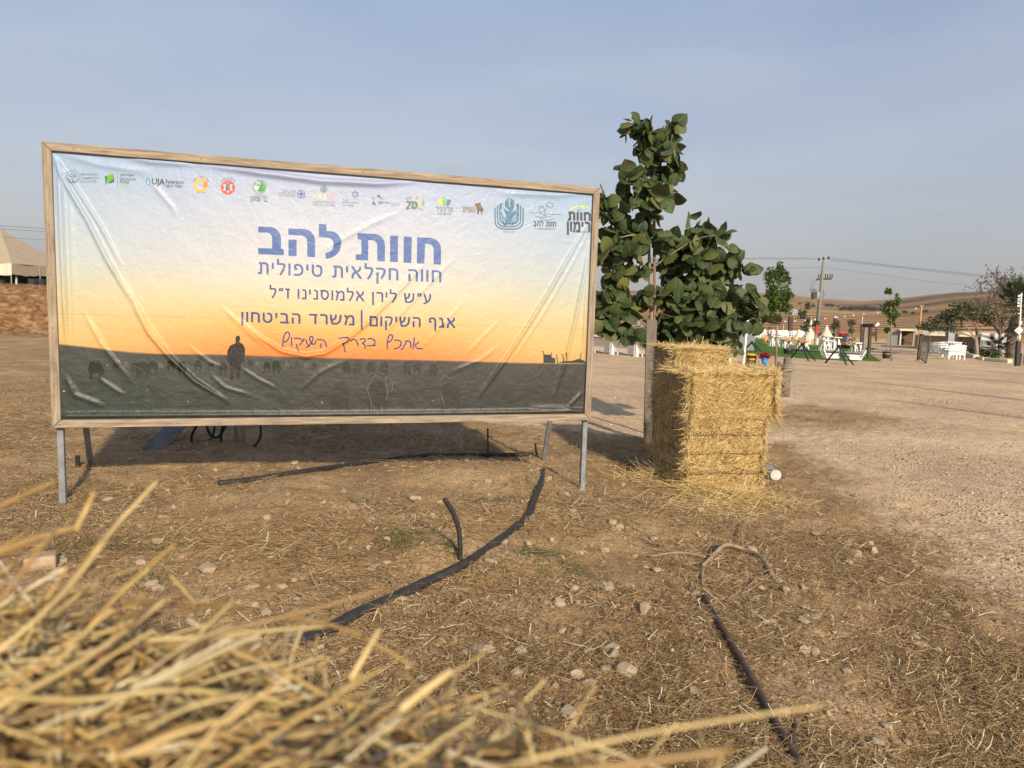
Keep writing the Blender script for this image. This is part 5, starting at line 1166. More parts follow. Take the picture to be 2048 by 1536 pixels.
fit(976, 914, .27, o, 'riser', .009, RUST, (-.01, 0)); b = MB(); p = gp(976, 915); b.lathe(Vector((p[0], p[1], zg(p[0], p[1]) - .004)) - o.location, [(.03, 0), (.032, .04), (.02, .055)], 10); b.build('pipe_fitting', BP, o)
fit(470, 966, .07, o, 'valve', .012, RUST, (.05, .02))
ground_tube('irrigation_pipe', [(600, 1295), (650, 1272), (720, 1230), (800, 1195), (860, 1165), (925, 1136), (985, 1090, -.012), (1030, 1058, -.006), (1058, 1030), (1070, 1003), (1081, 972), (1086, 943)], .025, BP, 'thick black pipe half sunk in litter, running from the near straw to the board', 'pipe', .6, 12, .8, pg)
a = gp(921, 1118); Q = sm_pts([a + np.array([0, 0, -.05]), np.array(at(919, 1070, a[1])), np.array(at(908, 1030, a[1] - .02)), np.array(at(889, 998, a[1] - .05))], 6); b = MB(); b.tube([Vector(q - a) for q in Q], .0125, 10); o = b.build('irrigation_pipe', BP, None, True); o.location = tuple(a); tag(o, 'thin curved black pipe stub standing up out of the ground', 'pipe', pg)
o = ground_tube('rusty_rod', [(1408, 1200), (1440, 1255), (1480, 1320), (1520, 1395), (1560, 1470), (1600, 1545)], .013, M('brown_rod', (.105, .065, .05), (.06, .04, .032), 25, .7), 'long rusty brown rod running from the dead branch to the bottom edge', 'rod', 1.7, 10)
ground_tube('rusty_rod', [(1592, 1450), (1586, 1490), (1594, 1530), (1600, 1560)], .012, DARKWOOD, 'short dark rod stump right of the long rusty rod at the bottom edge', 'rod', .8, 8)
STICK = M('dead_stick', (.33, .235, .16), (.2, .135, .09), 22, .85)
DB = gp(1480, 1108)
dbr = empty('dead_branch', DB); tag(dbr, 'forked dead branch lying in the litter beside a pale block of stone', 'branch')
for i, (pts, r) in enumerate((([(1545, 1152, .0), (1520, 1122, .02), (1486, 1106, .03), (1450, 1106, .04), (1425, 1122, .03), (1405, 1142, .02)], .015), ([(1405, 1142, .02), (1405, 1170, .01), (1420, 1190, 0), (1450, 1196, 0), (1490, 1180, 0), (1512, 1160, 0)], .008), ([(1412, 1124, .02), (1360, 1114, .03), (1300, 1116, .02)], .008), ([(1486, 1104, .04), (1482, 1075, .06), (1500, 1050, .06)], .005))):
    P = []
    for x, y, h in pts:
        q = gp(x, y); P.append(Vector((q[0], q[1], zg(q[0], q[1]) + r * .9 + h * .6)) - Vector(DB))
    b = MB(); Q = sm_pts(P, 5); b.tube([Vector(q) for q in Q], [r * (1 - .35 * j / len(Q)) for j in range(len(Q))], 8); b.build('limb' if i == 0 else 'twig', STICK, dbr, True)
# white capped pipe end beside the straw stack
pe = gp(1550, 962); pd = gp(1500, 925); b = MB(); a0 = Vector((pe[0], pe[1], zg(pe[0], pe[1]) + .045)); a1 = Vector((pd[0] - .02, pd[1] + .15, zg(pd[0], pd[1]) + .055)); b.tube([(0, 0, 0), a1 - a0], .043, 18)
o = b.build('drain_pipe', M('dull_metal_pipe', (.30, .31, .33), (.2, .2, .21), 8, .45, .4), None, True); o.location = a0; tag(o, 'grey pipe with a white end cap beside the foot of the straw stack', 'pipe')
b = MB(); dv = (a1 - a0).normalized(); b.tube([-dv * .012, dv * .01], .046, 18); b.build('end_cap', M('dusty_white', (.56, .56, .55), (.42, .41, .39), 30, .6), o)
st = gp(1522, 985); s2 = gp(1550, 1000); b = MB(); b.tube([(0, 0, 0), Vector((s2[0] - st[0], s2[1] - st[1], -.0))], [.006, .004], 6); o = b.build('dark_twig', DARKWOOD); o.location = (st[0], st[1], zg(st[0], st[1]) + .02); tag(o, 'dark twig at the right foot of the straw stack', 'twig')
# under and behind the board
p = gp(302, 900); e = np.array(at(352, 846, p[1] + .35)); b = MB(); b.bar((0, 0, 0), Vector(e - p) * 1.15, .14, .012, (.3, -1, .4)); o = b.build('steel_plate', M('dull_plate', (.16, .16, .155), (.1, .1, .1), 10, .75)); o.location = (p[0], p[1], p[2] - .02); tag(o, 'slanting grey steel plate half seen below the billboard', 'plate')
p = gp(480, 882); b = MB(); b.lathe((0, 0, -.1), [(.05, 0), (.05, .42), (.045, .43)], 12); o = b.build('wooden_stub', GREYWOOD); put(o, p); tag(o, 'short round post stub behind the billboard beside the hose coil', 'post')
p = gp(156, 935); b = MB(); b.lathe((0, 0, -.1), [(.016, 0), (.016, .19)], 10); o = b.build('black_stub', BLACK); put(o, p); tag(o, 'short black stub standing between the two left board legs', 'stake')
p = gp(1076, 914); b = MB(); b.tube([(0, 0, -.05), (-.03, 0, .13)], .011, 8); o = b.build('black_stub', BLACK); put(o, p); tag(o, 'black stub left of the right rear strut of the board', 'stake')
p = gp(470, 897); b = MB()
def hp(x, y, dy=0): return Vector(at(x, y, p[1] + dy)) - Vector(p)
for q in ([(400, 840), (384, 870), (386, 890), (402, 892), (425, 872), (430, 840)], [(410, 840), (420, 868), (436, 874), (452, 850), (450, 838)], [(448, 838), (442, 880), (455, 898), (490, 902), (515, 885), (522, 862), (518, 838)]):
    b.tube([Vector(x) for x in sm_pts([hp(*w, .05 * i) for i, w in enumerate(q)], 6)], .011, 8)
o = b.build('hose_coil', BLACK, None, True); put(o, p); tag(o, 'loops of black hose hanging down behind the billboard', 'hose')
# ------------------------------------------------------------------ the farm yard behind
def G(px, py):
    p = gp(px, py); return p, p[1] / F
def crown_quads(blobs, n, sz, flat=.8):
    """leaf clumps through the volume of several blobs: (centre, radii)"""
    V = []; w = np.array([r[0] * r[1] * r[2] for _, r in blobs]) ** .75; w = w / w.sum(); cnt = rng.multinomial(n, w)
    C = np.concatenate([np.array(c)[None] + unit(rng.normal(0, 1, (k, 3))) * (rng.random((k, 1)) ** .45) * np.array(r)[None] for (c, r), k in zip(blobs, cnt)])
    n = len(C); a = unit(rng.normal(0, 1, (n, 3)) * np.array([1, 1, flat])); b = unit(np.cross(a, rng.normal(0, 1, (n, 3)))); s = sz * rng.uniform(.55, 1.3, n)[:, None]
    V = np.stack([C - a * s, C + b * s * .55 + a * s * .1, C + a * s, C - b * s * .55 + a * s * .1], 1); k = np.arange(n)[:, None] * 4
    return V.reshape(-1, 3), k + np.array([[0, 1, 2, 3]])
def GREENS(nm, cols): return RM(nm, cols, .7, .2, .15)
LG1 = GREENS('bright_leaf', [(.03, .06, .012), (.05, .09, .016), (.075, .125, .022), (.11, .16, .035)])
LG2 = GREENS('olive_leaf', [(.045, .05, .022), (.075, .08, .035), (.11, .11, .05), (.16, .15, .08)])
LG3 = GREENS('dark_leaf', [(.015, .026, .01), (.025, .04, .015), (.04, .055, .02), (.06, .075, .03)])
LDRY = RM('dry_leaf', [(.06, .05, .035), (.1, .085, .055), (.14, .12, .08), (.2, .165, .11)], .85)
def small_tree(base_px, trunk_top, blobs, n, sz, mat, label, r0=2.2, group='young trees on the yard', stakes=()):
    p, s = G(*base_px); t = empty('young_tree', p); tag(t, label, 'tree', group)
    def L(x, y, d=0): return Vector(at(x, y, p[1] + d)) - Vector(p)
    b = MB(); b.tube([(0, 0, -.1), L(*((base_px[0] + trunk_top[0]) / 2, (base_px[1] + trunk_top[1]) / 2)), L(*trunk_top)], [r0 * s, r0 * .8 * s, r0 * .3 * s], 8)
    x0, y0 = trunk_top; ym = base_px[1] + (y0 - base_px[1]) * .45; xm = base_px[0] + (x0 - base_px[0]) * .45
    for bx, by, rx, ry in blobs: b.tube([L(xm, min(ym, by + ry + 8)), L((xm + bx) / 2, (ym + by) / 2), L(bx, by)], [.9 * s, .6 * s, .25 * s], 5)
    b.build('trunk', BARK, t, True)
    bl_ = [(tuple(L(bx + random.gauss(0, .35) * rx, by + random.gauss(0, .35) * ry, random.uniform(-.6, .6) * rx * s)), (rx * s * f, rx * s * f, ry * s * f)) for bx, by, rx, ry in blobs for f in (.95, .55, .5)]
    V, Fc = crown_quads(bl_, int(n * 1.7), sz * .72 * s)
    npmesh('crown', V, Fc, mat, t); 
    return t
small_tree((1552, 733), (1556, 540), [(1556, 540, 8, 16), (1548, 562, 17, 22), (1566, 560, 14, 20), (1545, 590, 18, 24), (1568, 588, 14, 22), (1556, 612, 24, 20), (1543, 620, 12, 24), (1570, 615, 10, 16), (1556, 640, 10, 12), (1575, 545, 6, 8)], 2600, 4.2, LG1, 'tall narrow dark green young tree left of the power pole', 2.6)
small_tree((1783, 722), (1782, 585), [(1778, 586, 8, 8), (1793, 594, 6, 9), (1783, 612, 14, 14), (1788, 628, 15, 10), (1774, 626, 9, 9), (1783, 645, 8, 9)], 900, 3.6, LG1, 'slim bright green young tree with stacked leaf clumps beside the black planter', 1.6)
small_tree((1610, 690), (1612, 605), [(1612, 612, 8, 10), (1608, 630, 11, 12), (1614, 645, 8, 10), (1608, 655, 11, 8)], 380, 3.4, LG2, 'thin sparse young tree left of the power pole in front of the tents', 1.3)
t = small_tree((1773, 716), (1773, 672), [(1773, 664, 6, 6)], 170, 3, LG1, 'small ball topped sapling in the black planter', 1.0)
small_tree((1703, 683), (1704, 648), [(1705, 648, 8, 9), (1700, 660, 6, 8)], 150, 3, LG2, 'little olive green tree behind the flower cart', 1.4)
small_tree((1672, 690), (1672, 655), [(1676, 650, 9, 8), (1663, 655, 6, 6)], 150, 3, LG2, 'small bushy tree around the second flagged post', 1.2)
# wide thorny tree, bare trees, palm
p, s = G(1955, 716); t = empty('spreading_tree', p); tag(t, 'wide flat topped tree with thin olive leaves over the white seats', 'tree', 'trees at the right edge')
def Lp(x, y, d=0): return Vector(at(x, y, p[1] + d)) - Vector(p)
b = MB(); b.tube([(0, 0, -.2), Lp(1953, 695), Lp(1952, 676)], [4.2 * s, 3.8 * s, 3 * s], 9)
for q in ([(1952, 676), (1930, 668), (1905, 655), (1880, 645)], [(1952, 678), (1938, 660), (1925, 640), (1910, 622)], [(1953, 675), (1952, 650), (1958, 625)], [(1953, 680), (1940, 672), (1915, 664)], [(1953, 670), (1965, 650), (1980, 640)], [(1930, 668), (1900, 664), (1870, 658)], [(1952, 655), (1940, 630), (1945, 610)]):
    b.tube([Lp(x, y, random.uniform(-.25, .25) * i) for i, (x, y) in enumerate(q)], [1.9 * s, 1.3 * s, .9 * s, .5 * s][:len(q)], 6)
b.build('trunk', BARK, t, True)
V, Fc = crown_quads([(tuple(Lp(x, y, random.uniform(-1.2, 1.2))), (rx * s, 1.2, ry * s)) for x, y, rx, ry in ((1870, 650, 20, 12), (1860, 655, 12, 8), (1890, 640, 24, 14), (1915, 630, 28, 14), (1940, 622, 26, 16), (1900, 655, 20, 8), (1965, 630, 22, 16), (1985, 640, 14, 14), (1880, 655, 20, 8), (1930, 610, 16, 8))], 2900, 3.3 * s)
npmesh('crown', V, Fc, LG2, t)
def bare_tree(base_px, tops, label, n):
    p, s = G(*base_px); t = empty('bare_tree', p); tag(t, label, 'tree', 'trees at the right edge')
    L = lambda x, y, d=0: Vector(at(x, y, p[1] + d)) - Vector(p)
    b = MB(); tips = []
    def grow(a, e, r, d):
        m = (a + e) / 2 + Vector((random.gauss(0, 1), random.gauss(0, 1), random.gauss(0, .5))) * (e - a).length * .06
        b.tube([a, m, e], [r, r * .8, r * .55], 5 if d else 7, False); tips.append(e)
        if d < 3:
            for _ in range(4 if d < 2 else 3):
                f = random.uniform(.45, 1.0); st = a.lerp(e, f); dr = (e - a).normalized() + Vector((random.gauss(0, .55), random.gauss(0, .55), random.gauss(.15, .4)))
                grow(st, st + dr.normalized() * (e - a).length * random.uniform(.35, .6), r * .5, d + 1)
    b.tube([(0, 0, -.2), L(base_px[0], base_px[1] - 35)], [4 * s, 3 * s], 8)
    for x, y in tops: grow(L(base_px[0], base_px[1] - 35), L(x, y, random.uniform(-1, 1)), 1.7 * s, 0)
    b.build('trunk', M('dull_bark', (.2, .15, .125), (.13, .1, .085), 10, .9), t)
    P = np.array([q[:] for q in tips]); P = P[rng.integers(0, len(P), n)] + rng.normal(0, 3 * s, (n, 3)); k = [(tuple(q), (2 * s, 2 * s, 2 * s)) for q in P]
    V, Fc = crown_quads(k, n * 2, 1.9 * s); npmesh('crown', V, Fc, LDRY, t)
bare_tree((2000, 706), [(1975, 600), (1990, 585), (2010, 580), (2025, 590), (1965, 625), (2040, 600)], 'almost leafless brown tree behind the palm', 700)
bare_tree((2062, 702), [(2040, 585), (2060, 575), (2085, 580), (2100, 600)], 'almost leafless brown tree at the right edge of the picture', 600)
p, s = G(2020, 716); t = empty('palm_tree', p); tag(t, 'thick palm with a skirt of dead grey fronds beside the flag pole', 'palm', None)
b = MB(); b.lathe((0, 0, -.2), [(9 * s, 0), (8.5 * s, 20 * s), (9 * s, 45 * s), (8 * s, 80 * s), (5 * s, 92 * s)], 14); b.build('trunk', M('palm_trunk', (.17, .12, .09), (.09, .065, .05), 14, .95, 0, .6, (1, 1, .3)), t, True)
def fronds(m, hz, Lr, el, cols, nm, droop):
    parts = []
    for _ in range(m):
        a = random.uniform(0, 6.28); e = random.uniform(*el); L = random.uniform(*Lr) * s; ax = np.array([math.cos(a) * math.cos(e), math.sin(a) * math.cos(e), math.sin(e)]); base = np.array([0, 0, random.uniform(*hz) * s]) + ax * 5 * s; tip = base + ax * L * .5
        k = 16; sd = unit(np.cross(ax, [0, 0, 1.])); up = np.cross(sd, ax); f = np.linspace(-1.15, 1.15, k); D = ax[None] * np.cos(f)[:, None] + sd[None] * np.sin(f)[:, None] + up[None] * .12
        parts.append(straws(np.repeat(tip[None], k, 0), D, np.full(k, L * .62), np.full(k, 1.0 * s), np.tile([[0, 0, -droop * L]], (k, 1)), 3, 3, .3, .2))
        parts.append(straws(base[None], (tip - base)[None], np.array([L * .5]), np.array([.5 * s]), np.zeros((1, 3)), 3, 1))
    V, Fc = cat_meshes(parts); npmesh(nm, V, Fc, cols, t)
fronds(70, (92, 118), (38, 60), (-.5, 1.45), GREENS('palm_green', [(.025, .042, .012), (.045, .07, .018), (.075, .1, .028), (.13, .14, .05)]), 'fronds', .22)
fronds(44, (30, 80), (12, 22), (-1.35, -.7), RM('palm_dead', [(.16, .12, .1), (.24, .19, .16), (.33, .27, .22)], .9), 'dead_fronds', .15)
p, s = G(1990, 717); t = empty('fan_palm', p); tag(t, 'low dark fan palm shrub in front of the white container', 'palm')
fronds(26, (14, 26), (18, 30), (-.3, 1.3), GREENS('fan_palm_leaf', [(.015, .022, .01), (.03, .04, .018), (.055, .065, .03)]), 'fronds', .14)
b = MB(); b.lathe((0, 0, -.1), [(3 * s, 0), (3 * s, 20 * s)], 8); b.build('trunk', DARKWOOD, t)
def shrub(px, py, w, h, mat, label, n=260, sz=2.6, group='shrubs in the flower bed'):
    p, s = G(px, py); t = empty('shrub', p); tag(t, label, 'shrub', group)
    V, Fc = crown_quads([((random.uniform(-.3, .3) * w * s, random.uniform(-.3, .3) * w * s, h * s * random.uniform(.3, .7)), (w * s * .4, w * s * .4, h * s * .42)) for _ in range(4)], n, sz * s)
    npmesh('foliage', V, Fc, mat, t); b = MB(); b.tube([(0, 0, -.1), (0, 0, h * s * .5)], .8 * s, 5); b.build('stem', BARK, t)
shrub(1965, 716, 22, 20, LG1, 'yellow green shrub right of the spreading tree trunk'); shrub(1990, 718, 20, 16, LG1, 'second yellow green shrub near the end of the stone kerb'); shrub(1945, 712, 12, 14, LG3, 'dark low shrub left of the spreading tree trunk')
shrub(1925, 704, 24, 26, RM('plum_leaf', [(.07, .03, .03), (.11, .05, .045), (.15, .08, .06)], .8), 'dull purple bush in front of the low building'); shrub(2020, 714, 26, 20, RM('rust_leaf', [(.1, .05, .04), (.16, .08, .06)], .8), 'reddish dry bush at the foot of the palm')
for i, (x, y, w, h) in enumerate(((1545, 676, 26, 12), (1570, 674, 22, 14), (1515, 672, 22, 10), (1588, 674, 18, 10), (1640, 676, 18, 10), (1665, 678, 14, 10), (1690, 676, 16, 10))):
    shrub(x, y, w, h, LG3 if i % 2 else LG2, ('low dark bush behind the white chairs, beneath the narrow tree', 'rounded bush between the narrow tree and the flagged post', 'low hedge bush behind the left end of the chair rows', 'dark bush left of the cream tents', 'bush at the foot of the right hand cream tent', 'bush left of the flower cart', 'bush behind the flower cart')[i], 150, 3.2, 'bushes beyond the lawn')
# bushes out on the fields
hb = []
for i, (x, y, w) in enumerate([(1652, 610, 9), (1663, 611, 10), (1682, 618, 8), (1690, 617, 12), (1700, 618, 14), (1712, 617, 12), (1722, 618, 15), (1735, 617, 12), (1746, 619, 13), (1757, 618, 10), (1764, 619, 8), (1676, 612, 6), (1810, 624, 10), (1825, 625, 8), (1500, 600, 7), (1530, 602, 6), (1625, 611, 8), (1600, 606, 6), (1765, 612, 8), (1850, 622, 9), (1478, 604, 6)]):
    p = gp(x, y + 3); s = p[1] / F
    if i < 4:
        V, Fc = crown_quads([((random.uniform(-.6, .6), random.uniform(-.4, .4), .45), (.75, .6, .5)) for _ in range(5)], 260, .16); o = npmesh('field_bush', V, Fc, RM('field_leaf', [(.05, .05, .03), (.075, .072, .042), (.1, .09, .055)], .9)); hb.append(o)
    else: o = hb[i % 4].copy(); COL.objects.link(o)
    put(o, p, random.uniform(0, 6), w * s * .7); tag(o, 'dark bush growing alone out on the dry brown fields', 'bush', 'bushes on the far fields')

# the power pole and its lines
PP = np.array(at(1631, 686, 75.0)); PP[2] = zg(PP[0], PP[1]); s = 75 / F
up = empty('utility_pole', PP); tag(up, 'tall concrete power pole carrying a transformer and three top insulators', 'utility pole')
def Q(x, y, d=0): return Vector(at(x, y, 75.0 + d)) - Vector(PP)
b = MB(); b.tube([(0, 0, -.3), Q(1640, 600), Q(1647, 521)], [4.2 * s, 3.4 * s, 2.2 * s], 10); b.build('pole', CONC, up, True)
b = MB(); b.bar(Q(1637, 523.5), Q(1658, 521), 1.6 * s); b.build('crossarm', STEEL, up); b = MB(); b.bar(Q(1639, 523), Q(1646, 532), .8 * s); b.bar(Q(1655, 522), Q(1646, 532), .8 * s); b.build('brace', STEEL, up)
for x, y in ((1638, 519), (1647, 517), (1657, 516)):
    b = MB(); c = Q(x, y); b.lathe(c, [(.7 * s, -3 * s), (2 * s, -1.6 * s), (1.5 * s, 0), (2.1 * s, 1 * s), (1 * s, 3 * s)], 8); b.build('insulator', BLACK, up)
b = MB(); b.bar(Q(1632, 559), Q(1663, 557.5), 1.5 * s, 4 * s); b.bar(Q(1632, 559, .6), Q(1663, 557.5, .6), 1.2 * s); b.build('crossarm', DARKWOOD, up)
for x in (1637, 1641, 1651, 1655, 1660, 1664):
    b = MB(); c = Q(x, 556); b.tube([c, c + Vector((random.uniform(-.06, .06), 0, 8 * s))], 1.1 * s, 6); b.build('insulator', DARKWOOD, up)
b = MB(); b.bar(Q(1650, 550), Q(1671, 546), .7 * s); b.bar(Q(1632, 558), Q(1626, 553), .7 * s); b.build('switch_arm', STEEL, up)
b = MB(); b.box(Q(1627.5, 591), (7 * s, 8 * s, 13 * s)); b.build('transformer', BLACKM, up); b = MB(); b.box(Q(1635.5, 588), (6 * s, 7 * s, 8 * s)); b.box(Q(1636, 595), (4 * s, 5 * s, 4 * s)); b.build('switch_box', STEEL, up)
for x in (1621, 1624, 1627, 1629, 1632): b = MB(); b.tube([Q(x, 584), Q(x - .4, 577.5)], .6 * s, 5); b.build('bushing', DARKWOOD, up)
b = MB(); b.bar(Q(1624, 598), Q(1636, 611), .8 * s); b.bar(Q(1624, 598), Q(1639, 598), 1 * s); b.build('bracket', STEEL, up)
b = MB(); b.tube(sm_pts([Q(1641, 577), Q(1646, 582), Q(1648, 590), Q(1643, 600), Q(1637, 615)], 4), .5 * s, 5); b.tube(sm_pts([Q(1622, 577), Q(1623, 566), Q(1628, 560)], 3), .25 * s, 4); b.tube(sm_pts([Q(1626, 577), Q(1628, 566), Q(1633, 560)], 3), .25 * s, 4); b.build('cable', BLACK, up)
WIRE = M('wire', (.11, .11, .115), None, 5, .6)
def wire(pts, lb, r=.015):
    b = MB(); Q_ = [Vector(q) for q in sm_pts([at(*p) for p in pts], 8)]; b.tube([q - Q_[0] for q in Q_], r, 4, False); o = b.build('power_line', WIRE); o.location = Q_[0]; tag(o, lb, 'cable', 'overhead power lines')
for i, (y0, x0, lb) in enumerate(((518, 1638, 'lowest of the three thin wires running right from the pole top'), (516.5, 1647, 'middle one of the three thin wires running right from the pole top'), (514.5, 1657, 'uppermost of the three thin wires running right from the pole top'))):
    wire([(x0, y0, 75), (1780, 533 - i * 1.5 + .5, 78), (1920, 549 - i * 2, 84), (2080, 567 - i * 2.2, 95)], lb)
wire([(1648, 535, 75), (1750, 548, 78), (1850, 562, 83), (1950, 572, 90)], 'single lower wire running right from the pole below the others', .011)
for i, lb in enumerate(('wire left of the pole top that crosses behind the broad leaved tree, upper one', 'wire left of the pole top that crosses behind the broad leaved tree, lower one')):
    wire([(1640, 516.5 + i * 2, 75), (1420, 516 + i * 1.5, 72), (1200, 514 + i * 3, 69), (600, 490 + i * 4, 63), (90, 457 + i * 6, 58), (-120, 446 + i * 6, 56)], lb)
wire([(1647, 535, 75), (1420, 536, 72), (1200, 533, 69), (600, 514, 63), (90, 480, 58), (-120, 466, 56)], 'lowest wire left of the pole, near the ridge of the big tent', .011)
# flags and posts
FLAGW = M('flag_white', (.78, .79, .82), None, 4, .8); FLAGB = M('flag_blue', (.03, .07, .27), None, 4, .8)
def flag(parent, o_, w, h, sgn=1, tilt=.25, star=True):
    """flag with two blue stripes and a six pointed star, flying from its hoist at o_ towards sgn x"""
    b = MB(); nx, nz = 16, 15; V = []; Fs = []; mi = []
    def P(u, v, off=0): return Vector(o_) + Vector((sgn * w * u, .06 * w * math.sin(5 * u + 2 * v) + off, h * v - tilt * w * u * (1 - .2 * u)))
    for j in range(nz):
        b.m = 1 if (2 <= j < 4 or 11 <= j < 13) else 0
        for i in range(nx): b.add([P(i / nx, j / nz), P((i + 1) / nx, j / nz), P((i + 1) / nx, (j + 1) / nz), P(i / nx, (j + 1) / nz)], [(0, 1, 2, 3)])
    f = b.build('flag_cloth', [FLAGW, FLAGB], parent, True)
    if star:
        for off in (-.012, .012):
            b = MB()
            for q in (0, 180):
                T_ = [(.5 + .17 * h / w * math.sin(R(a + q)), .5 + .17 * math.cos(R(a + q))) for a in (0, 120, 240)]
                for k in range(3): b.bar(P(*T_[k], off), P(*T_[(k + 1) % 3], off), .035 * h, .004, (0, 1, 0))
            b.build('star', FLAGB, f)
def post(name, px, py, top, w, mat, label, cat='post', group=None, x2=None):
    p, s = G(px, py); o = empty(name, p); tag(o, label, cat, group); e = Vector(at(x2 or px, top, p[1])) - Vector(p)
    b = MB(); b.bar((0, 0, -.15), e, w * s, w * s, (0, 1, 0)); b.build('post', mat, o); return o, e, s
o, e, s = post('flag_post', 1581, 682, 634, 7, DARKWOOD, 'dark wooden post flying a small blue and white flag beside the narrow tree', 'post', 'flagged posts')
b = MB(); b.tube([e, e + Vector((0, 0, 17 * s))], .5 * s, 5); b.build('flag_staff', WOOD, o); flag(o, e + Vector((0, 0, 7 * s)), 14 * s, 9 * s, 1, .3)
o, e, s = post('flag_post', 1670, 685, 636, 6, DARKWOOD, 'dark post with a small limp flag left of the flower cart', 'post', 'flagged posts', 1671)
flag(o, e + Vector((-2 * s, -.05, -1 * s)), 6 * s, 6 * s, 1, .5)
post('flag_post', 1676, 686, 648, 4, DARKWOOD, 'shorter dark post against the right side of the limp flag post', 'post', 'flagged posts')
o, e, s = post('flag_post', 1723, 684, 648, 4, DARKWOOD, 'dark post topped by a pale pennant staff left of the timber lintel', 'post', 'flagged posts', 1724); b = MB(); b.tube([e, e + Vector((0, 0, 15 * s))], .6 * s, 5); b.build('flag_staff', WHITE, o)
o = empty('timber_arch', G(1735, 716)[0]); s = G(1735, 716)[1]; PA = np.array(o.location); tag(o, 'dark timber arch of two posts under a thick lintel with a hanging sign board', 'arch')
def A_(x, y, d=0): return Vector(at(x, y, PA[1] + d)) - Vector(PA)
b = MB(); b.bar(A_(1727, 704, .9) - Vector((0, 0, .2)), A_(1731, 655, .9), 5 * s); b.build('post', GREYWOOD, o); b = MB(); b.bar(A_(1737, 718) - Vector((0, 0, .1)), A_(1741, 655), 5 * s); b.build('post', DARKWOOD, o)
b = MB(); b.bar(A_(1727, 651, .5), A_(1749, 651), 8 * s, 7 * s); b.build('lintel', DARKWOOD, o); b = MB(); b.box(A_(1746, 668.5), (11 * s, 1 * s, 8 * s)); b.build('sign_board', DARKWOOD, o); b = MB(); b.bar(A_(1752, 683), A_(1753, 656), 2.4 * s); b.build('post', DARKWOOD, o)
b = MB(); P_ = [A_(1750, 651), A_(1760, 649), A_(1756, 644), A_(1753, 653)]; b.add([*P_, *[q + Vector((0, .02, 0)) for q in P_]], [(0, 1, 2), (0, 3, 1), (4, 6, 5), (4, 5, 7), (0, 2, 6, 4), (2, 1, 5, 6)]); b.build('pennant', FLAGW, o)
# white flag pole behind the straw
p = np.array(at(1484, 735, 13.5)); p[2] = zg(p[0], p[1]); e = Vector(at(1502, 572, 13.5)) - Vector(p); b = MB(); b.tube([(0, 0, -.1), e * .5, e], [.022, .021, .019], 10); o = b.build('white_pole', WHITE, None, True); put(o, p); tag(o, 'leaning bare white pole rising behind the straw stack', 'pole')
# pole with the diamond sign and the flag at the right edge
o, e, s = post('flag_pole', 2034, 732, 682, 7, BLACKM, 'black based pole with a white diamond sign and a blue and white flag', 'flag pole', None, 2037)
PF = np.array(o.location); B_ = lambda x, y, d=0: Vector(at(x, y, PF[1] + d)) - Vector(PF)
b = MB(); b.tube([B_(2037, 700), B_(2043, 586)], [1.6 * s, 1.0 * s], 8); b.build('pole', WHITE, o, True); flag(o, B_(2043, 611), 8.5 * s, 23 * s, -1, .5)
b = MB(); b.add([B_(2029, 661, -.1), B_(2038, 653, -.1), B_(2047, 660, -.1), B_(2038, 669, -.1), B_(2029, 661, -.06), B_(2038, 653, -.06), B_(2047, 660, -.06), B_(2038, 669, -.06)], [(0, 3, 2, 1), (4, 5, 6, 7), (0, 1, 5, 4), (1, 2, 6, 5), (2, 3, 7, 6), (3, 0, 4, 7)]); sg = b.build('diamond_sign', WHITE, o)
b = MB(); b.bar(B_(2034.5, 661, -.11), B_(2037, 659, -.11), 2.2 * s, .01); b.bar(B_(2034, 663, -.11), B_(2036, 660, -.11), 1.4 * s, .01); b.build('sign_mark', BLACK, sg)
b = MB(); b.box(B_(2041, 645), (5 * s, 2 * s, 5 * s)); b.build('lamp_box', WHITE, o); b = MB(); b.bar(B_(2036, 627), B_(2042, 627), 1.6 * s); b.build('bracket', WHITE, o)
b = MB(); b.bar(B_(2040, 731), B_(2043, 706), 2 * s); b.bar(B_(2046, 731), B_(2049, 706), 1 * s); b.build('brace', BLACKM, o)
# light pole and gate
o, e, s = post('light_pole', 1836, 700, 612, 2.6, ORANGEWOOD, 'thin tan wooden pole with two white bulbs behind the iron gate', 'pole', None, 1843)
for dx in (-2, 2.4): b = MB(); b.ball(e + Vector((dx * s, -.02, .6 * s)), 1.1 * s, 1); b.build('bulb', WHITE, o)
p, s = G(1836, 721); o = empty('iron_gate', p); tag(o, 'open dark iron bar gate leaf on its hinge post', 'gate'); g2 = gp(1852, 727)
Lg = lambda x, y, d: Vector(at(x, y, p[1] + d)) - Vector(p); dd = g2[1] - p[1]
b = MB(); b.bar((0, 0, -.2), Lg(1842, 668, 0), 4 * s); b.build('hinge_post', DARKWOOD, o)
b = MB(); b.bar(Lg(1838, 715, 0), Lg(1852, 726, dd), 1.4 * s); b.bar(Lg(1844, 669, 0), Lg(1861, 676, dd), 1.4 * s); b.bar(Lg(1852, 727, dd), Lg(1861.5, 675, dd), 1.4 * s)
for i in range(1, 6): f = i / 6; b.bar(Lg(1838, 715, 0).lerp(Lg(1852, 726, dd), f), Lg(1844, 669, 0).lerp(Lg(1861, 676, dd), f), .9 * s)
b.build('bars', BLACKM, o); b = MB(); b.box(Lg(1858, 700, dd), (3 * s, 2 * s, 5 * s)); b.build('latch', BLACKM, o)
